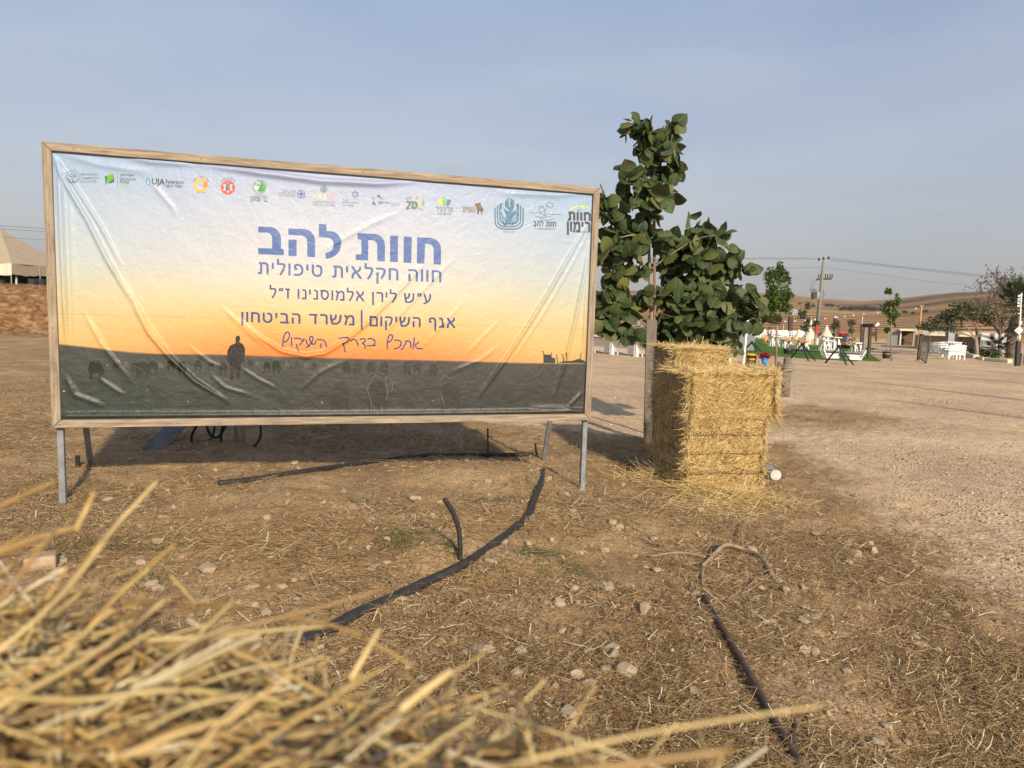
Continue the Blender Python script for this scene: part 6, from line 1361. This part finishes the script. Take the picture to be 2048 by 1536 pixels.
# low building
CREAM = M('cream_wall', (.78, .71, .55), (.7, .63, .48), 1.2, .85); TAUPE = M('taupe_screen', (.38, .32, .28), (.3, .255, .22), 2, .9)
p, s = G(1835, 697); o = empty('low_building', p, -.5); tag(o, 'long low cream roofed building behind the white seats', 'building'); BW_ = 165 * s
b = MB(); b.box((BW_ / 2 - 4 * s, 3, 14 * s), (BW_, 6, 28 * s)); b.build('screen_wall', TAUPE, o)
b = MB(); b.box((BW_ / 2 - 4 * s, 2.8, 31 * s), (BW_ + .3, 7, 8 * s)); b.build('roof', CREAM, o)
for x in (0, 20, 62, 95, 98): b = MB(); b.box((x * s, -.06, 13.5 * s), (2 * s, .1, 27 * s)); b.build('pillar', CREAM, o)
b = MB()
for i in range(11): b.bar(((4 + i * 5) * s, -.05, 4 * s), ((4 + i * 5 + random.uniform(-1, 1)) * s, -.05, random.uniform(16, 24) * s), .7 * s)
b.build('reed_screen', M('reed', (.36, .29, .25), None, 8, .9), o)
p, s = G(1776, 689); o = empty('shed', p, -.48); tag(o, 'open fronted shed with a grey side wall left of the low building', 'building')
b = MB(); b.box((9 * s, 1.5, 15 * s), (20 * s, 3, 30 * s)); b.build('wall', M('grey_cladding', (.27, .25, .25), (.22, .2, .2), 2, .85), o); b = MB(); b.bar((21 * s, -.1, 0), (21 * s, -.1, 29 * s), 2.4 * s); b.bar((45 * s, -.1, 0), (45 * s, -.1, 29 * s), 1.5 * s); b.build('pillar', CREAM, o)
b = MB(); b.box((33 * s, 1.4, 30 * s), (30 * s, 4, 3 * s)); b.build('roof', CREAM, o); b = MB(); b.box((33 * s, 2.6, 14 * s), (26 * s, .2, 28 * s)); b.build('back_wall', M('brown_boards', (.2, .13, .08), (.14, .09, .055), 3, .9), o)
b = MB(); b.box((50 * s, .6, 15 * s), (16 * s, 1.5, 30 * s)); b.build('side_wall', TAUPE, o); b = MB(); b.box((32 * s, .4, 5 * s), (16 * s, .8, 1.2 * s)); b.bar((26 * s, .4, 0), (26 * s, .4, 5 * s), 1 * s); b.bar((38 * s, .4, 0), (38 * s, .4, 5 * s), 1 * s); b.build('bench', DARKWOOD, o)
p, s = G(1960, 704); o = empty('white_container', p, -.55); tag(o, 'white container hut with a grey side, half hidden by the fan palm', 'hut'); b = MB(); b.box((22 * s, 1.5, 19 * s), (44 * s, 3, 38 * s)); b.build('body', WHITE, o)
b = MB(); b.box((12 * s, -.04, 13 * s), (18 * s, .06, 24 * s)); b.build('panel', M('pale_grey_panel', (.42, .43, .44), None, 3, .7), o)
p, s = G(1900, 702); o = empty('roll_up_stand', p, -.5); tag(o, 'tall dark display stand with a grey blue poster in front of the low building', 'stand'); b = MB(); b.box((0, 0, 22 * s), (21 * s, .3, 44 * s)); b.build('frame', DARKWOOD, o); b = MB(); b.box((0, -.17, 24 * s), (11 * s, .04, 34 * s)); b.build('poster', M('poster', (.25, .28, .34), (.4, .43, .47), 1.2, .6), o)
# stone kerb
KERB = M('kerb_stone', (.74, .62, .46), (.6, .48, .34), 3, .9, 0, .4)
for i, (x0, y0, x1, y1, h, lb) in enumerate(((1920, 708, 1952, 717, 7, 'rough pale kerb block behind the white bench'), (1952, 716, 1968, 720, 5, 'short pale kerb block in the middle of the row'), (1966, 718, 1985, 721, 5, 'low worn kerb block left of the long squared one'), (1972, 722, 2020, 726, 8, 'long squared pale kerb block nearest the flag pole'))):
    a, e = gp(x0, y0), gp(x1, y1); s = a[1] / F; b = MB(); v = Vector(e - a); b.bar((0, 0, h * s * .35), v + Vector((0, 0, h * s * .35)), h * s * 1.3, h * s); k_ = b.build('kerb_block', KERB, None, False, .03); k_.location = tuple(a); tag(k_, lb, 'kerb block', 'pale kerb blocks round the flower bed')
# white bench seats: seat, slatted back, arms, legs
def white_seat(px, py, wpx, rz, label, legs=True):
    p, s = G(px, py); o = empty('white_bench', p, rz); tag(o, label, 'bench', 'white slatted benches'); k0 = .82; w = wpx * s / k0; h = .40; o.scale = (k0, k0, k0)
    b = MB(); b.box((0, 0, h), (w, .55, .05)); b.box((0, 0, h - .09), (w, .5, .1)); b.build('seat', WHITE, o)
    b = MB()
    for k in range(3): b.box((0, -.27 - .03 * k, h + .12 + .13 * k), (w, .03, .09))
    b.build('backrest', WHITE, o)
    b = MB(); 
    for sx in (-1, 1): b.box((sx * (w / 2 - .03), 0, h + .22), (.06, .6, .05)); b.box((sx * (w / 2 - .03), .25, h + .1), (.05, .05, .24))
    b.build('armrest', WHITE, o)
    for sx in (-1, 0, 1):
        b = MB(); b.box((sx * (w / 2 - .04), -.25, h * .5 - .02), (.06, .06, h)); b.build('leg', WHITE, o)
        b = MB(); b.box((sx * (w / 2 - .04), .24, h * .5 - .02), (.06, .06, h)); b.build('leg', WHITE, o)
    b = MB(); b.box((0, .02, h + .075), (w * .94, .48, .09)); b.build('cushion', M('white_cushion', (.78, .77, .75), None, 6, .9), o, False, .03)
white_seat(1871, 706, 28, .15, 'white slatted bench seen from behind, nearest the iron gate'); white_seat(1908, 719, 32, -.1, 'white slatted bench seen from behind, at the start of the stone kerb')
white_seat(1893, 714, 16, 1.5, 'white bench turned sideways under the tall trestle table'); white_seat(1914, 706, 20, 2.9, 'white bench facing the camera beyond the tall trestle table')
# hanging swing benches
def swing(px, py, wpx, rz, label):
    p, s = G(px, py); o = empty('swing_bench', p, rz); tag(o, label, 'swing bench', 'white swing benches by the black frames'); k0 = 24 * s / .86; w = wpx * s / k0; o.scale = (k0, k0, k0)
    b = MB(); b.box((0, 0, .22), (w, .6, .16)); b.build('seat', WHITE, o, False, .01)
    b = MB()
    for k in range(4): b.box((-w / 2 - .06 * k - .02, 0, .34 + .13 * k), (.05, .6, .09))
    for y in (-.27, .27): b.bar((-w / 2 + .05, y, .12), (-w / 2 - .27, y, .82), .05)
    b.build('backrest', WHITE, o); b = MB(); b.box((.05 * w, 0, .35), (w * .8, .54, .1)); b.build('cushion', M('white_cushion', (.78, .77, .75)), o, False, .04)
    for y in (-.3, .3): b = MB(); b.box((.0, y, .45), (w * .9, .05, .05)); b.build('armrest', WHITE, o)
swing(1661, 720, 26, .1, 'white swing bench with a slatted back on its left'); swing(1707, 723, 24, math.pi - .1, 'white swing bench with its back leaning to the right')
def aframe(px, py, hpx, wpx, mat, label, group, rz=.5):
    p, s = G(px, py); o = empty('trestle', p, rz); tag(o, label, 'frame', group); h, w = hpx * s, wpx * s
    for sx, sy in ((-1, -1), (1, -1), (-.1, 1), (.1, 1)):
        b = MB(); b.bar((sx * w / 2, sy * .5, 0), (sx * .05 * w, 0, h), 2.2 * s); b.build('leg', mat, o)
    b = MB(); b.box((0, 0, h), (w * .2, .12, .08)); b.build('top_joint', mat, o)
aframe(1602, 720, 32, 20, BLACKM, 'black A shaped frame standing alone at the edge of the lawn', 'black A frames'); aframe(1675, 728, 36, 21, BLACKM, 'black A shaped frame between the two white swing benches', 'black A frames'); aframe(1503, 702, 18, 12, BLACKM, 'black A shaped frame behind the yellow drum', 'black A frames')
def high_table(px, py, hpx, wpx, label, top=WHITE, rz=.2):
    p, s = G(px, py); o = empty('trestle_table', p, rz); tag(o, label, 'table', 'tall trestle tables'); h, w = hpx * s, wpx * s
    b = MB(); b.box((0, 0, h), (w, .6, .05)); b.build('tabletop', top, o, False, .008)
    for sx in (-.3, .3):
        for sy in (-1, 1):
            for d in (-1, 1): b = MB(); b.bar((sx * w + d * .16 * w, sy * .28, 0), (sx * w, sy * .08, h - .03), 1.9 * s); b.build('leg', WHITE, o)
for px, py, h, w, lb, tp_ in ((1547, 693, 20, 16, 'white tall trestle table left of the narrow tree trunk', WHITE), (1573, 697, 17, 20, 'tall trestle table with a wooden top right of the narrow tree trunk', ORANGEWOOD), (1603, 699, 17, 22, 'tall trestle table with a wooden top behind the lone black frame', ORANGEWOOD), (1649, 692, 20, 14, 'smallest white trestle table in front of the right hand tent', WHITE),
                           (1650, 701, 20, 18, 'white trestle table just left of the tall white one by the cart', WHITE), (1669, 701, 26, 17, 'tallest white trestle table in front of the flower cart', WHITE), (1712, 703, 17, 20, 'white trestle table left of the timber arch', WHITE), (1895, 706, 22, 23, 'tall white trestle table among the white benches', WHITE)):
    high_table(px, py, h, w, lb, tp_)
def wood_chair(px, py, rz, label):
    p, s = G(px, py); o = empty('wooden_chair', p, rz); tag(o, label, 'chair', 'orange wooden folding chairs'); o.scale = (.6, .6, .6)
    b = MB(); b.box((0, 0, .42), (.5, .5, .05)); b.build('seat', ORANGEWOOD, o); b = MB(); b.bar((-.25, 0, .3), (-.5, 0, .95), .5, .05, (0, 1, 0)); b.build('backrest', ORANGEWOOD, o)
    for y in (-.22, .22):
        b = MB(); b.bar((-.35, y, 0), (.25, y, .5), .06); b.build('leg', ORANGEWOOD, o); b = MB(); b.bar((.3, y, 0), (-.3, y, .5), .06); b.build('leg', ORANGEWOOD, o)
wood_chair(1530, 687, 2.4, 'orange folding chair left of the narrow tree'); wood_chair(1537, 688, .3, 'orange folding chair nearest the narrow tree trunk, facing right'); wood_chair(1583, 691, .2, 'orange folding chair left of the flagged post, beside a table'); wood_chair(1591, 692, 2.7, 'orange folding chair turned left, right of the flagged post'); wood_chair(1558, 687, 1.2, 'orange folding chair just right of the narrow tree trunk')
# log rail, ramp, planters
p, s = G(1585, 702); e = gp(1776, 712); ez = Vector(e - p); b = MB(); b.tube([Vector((0, 0, 2.5 * s)), ez * .5 + Vector((0, 0, 2.5 * s)), ez + Vector((0, 0, 2.5 * s))], 2.4 * s, 10); o = b.build('log_rail', GREYWOOD, None, True); put(o, p); tag(o, 'long grey log lying along the front of the lawn', 'log')
p, s = G(1702, 697); e = gp(1722, 700); b = MB(); b.box((0, 0, .16), (42 * s, 3.2, .05), .2, .02, .06); b.box((0, 0, .07), (38 * s, 2.8, .12), .2); o = b.build('wooden_deck', DARKWOOD); put(o, p); tag(o, 'low dark wooden deck by the tall trestle tables', 'deck')
p, s = G(1576, 708); b = MB(); b.lathe((0, 0, 0), [(8 * s, 0), (9.5 * s, 8 * s), (9 * s, 11 * s), (8 * s, 7 * s)], 14); o = b.build('black_trough', BLACK); put(o, p); tag(o, 'black tub lying on the lawn left of the log', 'tub')
def planter(px, py, w, h, label, col, parts=True):
    p, s = G(px, py); o = empty('planter', p); tag(o, label, 'planter', 'black planters with a coloured rim'); b = MB(); b.lathe((0, 0, 0), [(w * .42 * s, 0), (w * .5 * s, h * s), (w * .44 * s, h * s), (w * .4 * s, h * .8 * s)], 16); b.build('pot', BLACK, o)
    b = MB(); b.lathe((0, 0, h * .62 * s), [(w * .52 * s, 0), (w * .53 * s, h * .12 * s)], 16); b.build('rim_band', col, o); return o, s
YEL = M('yellow_plastic', (.75, .42, .01), (.62, .33, .01), 6, .5)
planter(1772, 717, 15, 14, 'black planter with an orange band under the ball topped sapling', ORANGEWOOD)
p, s = G(1501, 728); o = empty('yellow_drum', p); tag(o, 'black drum with two yellow bands standing behind the straw stack', 'drum'); b = MB(); b.lathe((0, 0, 0), [(8 * s, 0), (9 * s, 20 * s)], 18); b.build('drum_body', BLACK, o)
for z in (10, 19): b = MB(); b.lathe((0, 0, z * s), [(10 * s, -1.5 * s), (10.2 * s, 1.5 * s), (7 * s, 2 * s)], 18); b.build('yellow_band', YEL, o)
for x in (-1, 0, 1): b = MB(); b.bar((x * 7 * s, -8 * s, 0), (x * 7 * s, -9.4 * s, 18 * s), 1.6 * s); b.build('strap', BLACK, o)
REDF = RM('red_flower', [(.2, .008, .012), (.32, .012, .018), (.45, .02, .03)], .8)
def flowers(parent, c, r, n, sz, mat=REDF):
    V, Fc = crown_quads([(c, r)], n, sz); npmesh('flowers', V, Fc, mat, parent)
p, s = G(1528, 732); o = empty('flower_bucket', p); tag(o, 'blue bucket crammed with dark red flowers behind the straw stack', 'bucket'); b = MB(); b.lathe((0, 0, 0), [(5 * s, 0), (6.5 * s, 16 * s), (6 * s, 16 * s)], 16); b.build('bucket', M('blue_plastic', (.01, .19, .62), (.01, .15, .5), 6, .45), o, True); flowers(o, (0, 0, 20 * s), (13 * s, 9 * s, 7 * s), 330, 2.2 * s); V, Fc = crown_quads([((0, 0, 17 * s), (9 * s, 7 * s, 4 * s))], 50, 2 * s); npmesh('leaves', V, Fc, LG3, o)
# bollard and stump beside the straw
p, s = G(1570, 794); o = empty('rope_bollard', p); tag(o, 'weathered round bollard with a knotted rope right of the straw stack', 'bollard'); b = MB(); b.lathe((0, 0, -.1), [(8.5 * s, 0), (8.5 * s, 40 * s), (7.5 * s, 86 * s), (6.5 * s, 90 * s), (3 * s, 91 * s)], 16); b.build('post', M('dark_plank', (.21, .175, .145)), o, True)
b = MB()
for z in (52, 57, 61): b.tube([(10 * s * math.cos(a * .5), 10 * s * math.sin(a * .5), z * s + .3 * s * a) for a in range(14)], 2.6 * s, 7)
b.ball((9 * s, -5 * s, 58 * s), 5 * s, 2, .1); b.build('rope', M('grey_rope', (.27, .23, .2), (.18, .15, .13), 40, .95, 0, .6), o, True)
p, s = G(1557, 748); b = MB(); b.lathe((0, 0, -.05), [(5 * s, 0), (4 * s, 24 * s), (2 * s, 29 * s)], 10); o = b.build('clay_stump', M('reddish_wood', (.2, .1, .08), (.13, .07, .055), 9, .9)); put(o, p); tag(o, 'short reddish brown stump between the narrow tree trunk and the bollard', 'stump')
# flower cart
p, s = G(1690, 690); o = empty('flower_cart', p, .1); tag(o, 'old black cart loaded with red flowers and a blue tub', 'cart'); b = MB(); b.box((0, 0, 12 * s), (34 * s, 12 * s, 7 * s)); b.bar((-17 * s, 0, 16 * s), (-22 * s, 0, 22 * s), 3 * s); b.build('cart_body', BLACKM, o)
for x, r in ((6, 7.5), (-10, 5)):
    for y in (-7, 7):
        b = MB(); b.tube([(x * s + r * s * math.cos(a * .393), y * s, r * s + r * s * math.sin(a * .393)) for a in range(17)], .9 * s, 6, False)
        for a in range(4): b.bar((x * s + r * s * math.cos(a * .785), y * s, r * s + r * s * math.sin(a * .785)), (x * s - r * s * math.cos(a * .785), y * s, r * s - r * s * math.sin(a * .785)), .5 * s)
        b.build('wheel', ORANGEWOOD if x > 0 and y < 0 else DARKWOOD, o)
flowers(o, (-7 * s, 0, 20 * s), (11 * s, 6 * s, 3.5 * s), 160, 2 * s, RM('bright_red_flower', [(.35, .02, .02), (.5, .03, .03), (.6, .06, .05)], .8)); b = MB(); b.lathe((1 * s, -3 * s, 13 * s), [(4 * s, 0), (4.6 * s, 5.5 * s)], 12); b.build('tub', M('blue_plastic', (.01, .19, .62)), o)
# red post box with a dark plant, and a maroon shrub
p, s = G(1630, 690); o = empty('red_sign_post', p); tag(o, 'tall red box on a post beneath a dark plant, left of the power pole foot', 'post'); b = MB(); b.bar((0, 0, -.1), (0, 0, 22 * s), 4 * s); b.build('post', GREYWOOD, o); b = MB(); b.box((0, -.05, 31 * s), (6 * s, 4 * s, 19 * s)); b.build('red_box', RED, o, False, .05); V, Fc = crown_quads([((0, 0, 44 * s), (8 * s, 6 * s, 5 * s)), ((-8 * s, 0, 38 * s), (6 * s, 4 * s, 3 * s))], 130, 2.2 * s); npmesh('foliage', V, Fc, LG3, o)
shrub(1538, 676, 9, 22, RM('maroon_leaf', [(.13, .012, .02), (.2, .02, .03), (.28, .03, .04)], .8), 'dark red flowering shrub behind the chair rows', 150, 2.4, 'bushes beyond the lawn')
# cream bell tents
CANVAS = M('cream_canvas', (.74, .64, .48), (.64, .54, .39), 1.4, .9)
def bell_tent(px, py, wpx, hpx, label, rz=0):
    p, s = G(px, py); o = empty('bell_tent', p, rz); tag(o, label, 'tent', 'cream bell tents'); w, h = wpx * s, hpx * s
    b = MB(); n = 16; prof = [(w * .5, 0), (w * .5, h * .3), (w * .32, h * .46), (w * .16, h * .7), (w * .045, h * .95), (.02, h)]; b.lathe((0, 0, 0), prof, n); b.build('canvas', CANVAS, o)
    b = MB(); b.add([(-w * .09, -w * .51, .02), (w * .09, -w * .51, .02), (w * .06, -w * .505, h * .3), (-w * .06, -w * .505, h * .3), (-w * .09, -w * .47, .02), (w * .09, -w * .47, .02), (w * .06, -w * .47, h * .3), (-w * .06, -w * .47, h * .3)], [(0, 1, 2, 3), (7, 6, 5, 4), (0, 4, 5, 1), (1, 5, 6, 2), (2, 6, 7, 3), (3, 7, 4, 0)]); b.build('door_flap', M('canvas_shade', (.45, .36, .25), None, 3, .9), o)
bell_tent(1651, 688, 34, 38, 'cream bell tent at the right of the row, its peak right of the red box'); bell_tent(1618, 688, 34, 36, 'cream bell tent in the middle of the row, behind the thin sparse tree'); bell_tent(1596, 686, 26, 28, 'cream bell tent at the left of the row, beside the flagged post')
p, s = G(1619, 682); b = MB(); b.lathe((0, 0, 0), [(2.4 * s, 0), (2.6 * s, 12 * s), (4 * s, 20 * s), (2 * s, 26 * s), (3 * s, 32 * s), (1 * s, 46 * s)], 9); o = b.build('white_ornament', M('white_plaster', (.8, .78, .74), (.6, .58, .54), 9, .9)); put(o, p); tag(o, 'tall white plaster ornament in front of the middle cream tent', 'ornament')
# rows of white chairs and cloth covered tables on the lawn
p, s = G(1500, 678); ch = MB(); u = .85
for x in (-.2, .2):
    for y in (-.2, .2): ch.bar((x, y, 0), (x * .9, y * .9, .45), .035)
ch.box((0, 0, .46), (.44, .44, .04)); ch.bar((-.2, .2, .46), (-.2, .27, .92), .035); ch.bar((.2, .2, .46), (.2, .27, .92), .035)
for z in (.62, .76, .9): ch.box((0, .2 + (z - .46) * .15, z), (.42, .025, .06))
proto = ch.build('white_chair', WHITE); first = True; k = 0
for (y, x0, x1, st) in ((677, 1480, 1534, 6), (675, 1478, 1536, 6.5), (680, 1545, 1622, 6.4), (677.5, 1543, 1618, 6.8), (682.5, 1560, 1628, 7.2)):
    x = x0
    while x < x1:
        p = gp(x + random.uniform(-.8, .8), y + random.uniform(-.3, .3) + (x - 1480) * .01); o = proto if first else proto.copy()
        if not first: COL.objects.link(o)
        first = False; put(o, p, random.choice((0, math.pi, .3, 2.8)), 1.0); tag(o, 'white chair in the dense rows set out at the far side of the lawn', 'chair', 'white chairs set out beyond the lawn'); x += st
for (x, y, lb) in ((1508, 674, 'long white clothed table among the left chair rows'), (1585, 678, 'long white clothed table among the right chair rows')):
    p, s = G(x, y); b = MB(); b.box((0, 0, .38), (52 * s, 1, .74)); o = b.build('clothed_table', WHITE, None, False, .03); put(o, p); tag(o, lb, 'table')
for i, x in enumerate((1488, 1514, 1566, 1606)):
    p, s = G(x, 668 + i * 1.2); b = MB(); b.lathe((0, 0, .6), [(.4 * s, 0), (.6 * s, 10 * s)], 8); o = b.build('table_stand', WHITE); put(o, (p[0], p[1], p[2])); o.location.z = p[2] + .1; tag(o, ('slim white centrepiece at the left end of the chair rows', 'slim white centrepiece near the maroon shrub', 'slim white centrepiece left of the flagged post', 'slim white centrepiece by the cream tents')[i], 'centrepiece', 'white table centrepieces')
# festoon bulbs on a cord over the lawn
b = MB(); pts = [(1440, 622, 40), (1500, 636, 40), (1560, 640, 40), (1620, 637, 41), (1680, 631, 42), (1740, 624, 43), (1843, 613, 44)]; Qf = [Vector(q) for q in sm_pts([at(*q) for q in pts], 6)]; b.tube([q - Qf[0] for q in Qf], .008, 4, False); o = empty('festoon_lights', Qf[0]); tag(o, 'cord of small white bulbs hung across above the lawn', 'string lights'); b.build('cord', WIRE, o)
for i in range(3, len(Qf) - 1, 2): b = MB(); b.ball((0, 0, 0), .055, 1); q = b.build('bulb', WHITE, o); q.location = Qf[i] - Qf[0] - Vector((0, 0, .09))
# grey panel and timber play frame behind the tree
p, s = G(1488, 700); b = MB(); b.box((0, 0, 30 * s), (36 * s, .3, 60 * s)); o = b.build('site_hoarding', M('blue_grey_panel', (.19, .2, .22), (.15, .16, .175), 2, .6)); put(o, p); tag(o, 'tall blue grey panel showing through the right edge of the broad leaved tree', 'panel')
p, s = G(1262, 684); o = empty('timber_trestle', p); tag(o, 'pinkish timber trestle frame with a red mat behind the white counters', 'frame'); PN = M('pink_timber', (.45, .27, .2), (.36, .21, .15), 8, .8); L_ = lambda x, y, d=0: Vector(at(x, y, p[1] + d)) - Vector(p)
for q in (((1238, 684), (1262, 655)), ((1272, 684), (1260, 660)), ((1246, 650), (1272, 648)), ((1272, 690), (1278, 640)), ((1285, 690), (1283, 650)), ((1290, 690), (1290, 655)), ((1255, 668), (1274, 640))): b = MB(); b.bar(L_(*q[0]), L_(*q[1]), 3 * s); b.build('beam', PN, o)
b = MB(); b.box(L_(1257, 674.5), (24 * s, .8, 3 * s)); b.build('mat', RED, o)
p, s = G(1272, 690); b = MB(); b.box((0, 0, 50 * s), (16 * s, .2, 14 * s)); b.bar((0, .1, 0), (0, .1, 46 * s), 2 * s); o = b.build('grey_screen', M('blue_grey_panel', (.19, .2, .22))); put(o, p); tag(o, 'small grey screen on a post above the timber frame', 'screen')
# white counters
CA, CB = gp(1176, 705), gp(1440, 728); cv = Vector(CB - CA); cl = cv.length; cd_ = cv.normalized(); crz = math.atan2(cv.y, cv.x); nC = 5
IVORY = M('ivory_board', (.72, .67, .58), (.66, .61, .52), 2, .7)
for i in range(nC):
    w = cl / nC; c = Vector(CA) + cd_ * (w * (i + .5)); o = empty('counter', (c.x, c.y, zg(c.x, c.y)), crz); tag(o, ('white counter just right of the billboard edge', 'second white counter from the billboard', 'white counter in line with the plank stake', 'white counter above the rear straw stack', 'white counter hidden behind the broad leaved tree')[i], 'counter', 'white counters in a row'); hh = .66; w -= .05
    b = MB(); b.box((0, .3, hh), (w + .06, .8, .045)); b.build('countertop', WHITE, o)
    b = MB(); b.box((0, .12, .34), (w - .06, .03, .48)); b.build('back_panel', IVORY, o)
    for sx in (-1, 1): b = MB(); b.box((sx * (w / 2 - .02), .3, .315), (.04, .6, .63)); b.build('side_panel', WHITE, o)
    for sx in (-.3, .2): b = MB(); b.box((sx * w, .11, .06), (.04, .04, .12)); b.build('foot', IVORY, o)

# ------------------------------------------------------------------ left: the big tent on the bank
p = np.array(at(-60, 583, 70.0)); p[2] = zg(p[0], p[1]); o = empty('marquee_tent', p); tag(o, 'large tan marquee tent with a scalloped eave on the earth bank', 'tent'); s = 70 / F
TN = M('tan_canvas', (.40, .32, .225), (.34, .27, .185), 1.5, .9); TC = M('pale_canvas', (.62, .55, .42), (.55, .48, .36), 1.5, .9)
L_ = lambda x, y, d=0: Vector(at(x, y, 70.0 + d)) - Vector(p)
b = MB(); rl, rr_, e0, e1, f0, f1 = L_(-150, 448, 6), L_(0, 458, 6), L_(-150, 522, 0), L_(24, 527, 0), L_(-150, 528, 12), L_(150, 545, 10)
rm = L_(10, 462, 6)
b.add([e0, e1, rr_, rl, L_(140, 536, 9)], [(0, 1, 2, 3), (1, 4, 2)]); b.add([f0, L_(140, 536, 9), rr_, rl], [(0, 3, 2, 1)]); rf = b.build('roof', TN, o); sd = rf.modifiers.new('thick', 'SOLIDIFY'); sd.thickness = .06
def valance(a, c, h, mat, n=24):
    b = MB(); a = Vector(a); c = Vector(c); V = []
    for i in range(n + 1):
        t_ = i / n; q = a.lerp(c, t_) + Vector((0, -.05 + .04 * math.sin(i * 2.1), -.12 * math.sin(math.pi * t_ * 2) ** 2)); V += [q, q - Vector((0, .03, h + .08 * abs(math.sin(i * .9))))]
    b.add(V, [(2 * i, 2 * i + 1, 2 * i + 3, 2 * i + 2) for i in range(n)]); v_ = b.build('valance', mat, o); m_ = v_.modifiers.new('thick', 'SOLIDIFY'); m_.thickness = .03
valance(e0, e1, 22 * s, TC); valance(e1, L_(140, 536, 9), 20 * s, TN)
for x, d in ((-100, 0), (-30, 0), (22, 0), (80, 4), (135, 9)): b = MB(); q = L_(x, 545, d); b.tube([Vector((q.x, q.y, -.2)), q + Vector((0, 0, .5))], 1.2 * s, 8); b.build('pole', STEEL, o)
b = MB(); b.box(L_(20, 566, 8), (16, .2, 42 * s)); b.build('interior_shade_sheet', M('interior_shade', (.028, .026, .028), None, 3, .9), o)  # near-black sheet: the shade inside the tent is put into its colour
b = MB(); b.box(L_(8, 572, 3), (4 * s, .1, 28 * s)); b.box(L_(33, 570, 1), (3 * s, .1, 34 * s)); b.build('side_curtain', TC, o)
for i, (x, d) in enumerate(((66, 2), (84, 3), (4, 1))):
    q = L_(x, 583, d); b = MB()
    for k in range(8): b.box((0, 0, .1 + k * .16), (12 * s, .5, .1)); b.box((0, 0, .02 + k * .16), (11 * s, .45, .06))
    st_ = b.build('crate_stack', M('blue_black_crate', (.04, .045, .055), (.025, .028, .035), 9, .6)); st_.location = Vector(p) + q; tag(st_, ('dark crates stacked under the tent, left of the board post', 'dark crates stacked under the tent, touching the board post', 'dark stack at the left edge under the tent')[i], 'crates', 'dark stacks under the tent')
b = MB(); q0 = gp(-60, 585); b.box((0, 0, .05), (13, .3, .12)); o = b.build('tent_kerb', CONC); o.location = Vector(at(20, 585, 64)); o.location.z = zg(o.location.x, 64); tag(o, 'pale kerb along the top of the earth bank before the tent', 'kerb')

# tall posts standing behind the camera on the right, whose long shadows cross the gravel
for i, (px, py) in enumerate(((1781, 800), (1741, 764), (1781, 741), (1930, 739))):
    tip = gp(px, py); h = 5.2; q = tip + np.array([math.sin(SUN_AZ), math.cos(SUN_AZ), 0]) * h / math.tan(SUN_EL)
    b = MB(); b.lathe((0, 0, -.3), [(.12, 0), (.1, h * .6), (.07, h + .3)], 10); o = b.build('timber_pole', GREYWOOD, None, True); put(o, (q[0], q[1], zg(q[0], q[1]))); tag(o, 'tall grey timber pole standing outside the picture, right of the viewer', 'pole', 'timber poles beside the gravel yard')

# ------------------------------------------------------------------ dusty air
hb_ = MB(); hb_.box((0, 0, 25), (7400, 7400, 92)); hz = hb_.build('haze', [])
hm, ht, hbs = newmat('dusty_air'); ht.nodes.remove(hbs)
pv = ht.nodes.new('ShaderNodeVolumePrincipled'); pv.inputs['Color'].default_value = (.86, .84, .82, 1); pv.inputs['Density'].default_value = .00014; pv.inputs['Anisotropy'].default_value = .2
ht.links.new(pv.outputs[0], ht.nodes['Material Output'].inputs['Volume']); hz.data.materials.append(hm); tag(hz, kind='stuff')
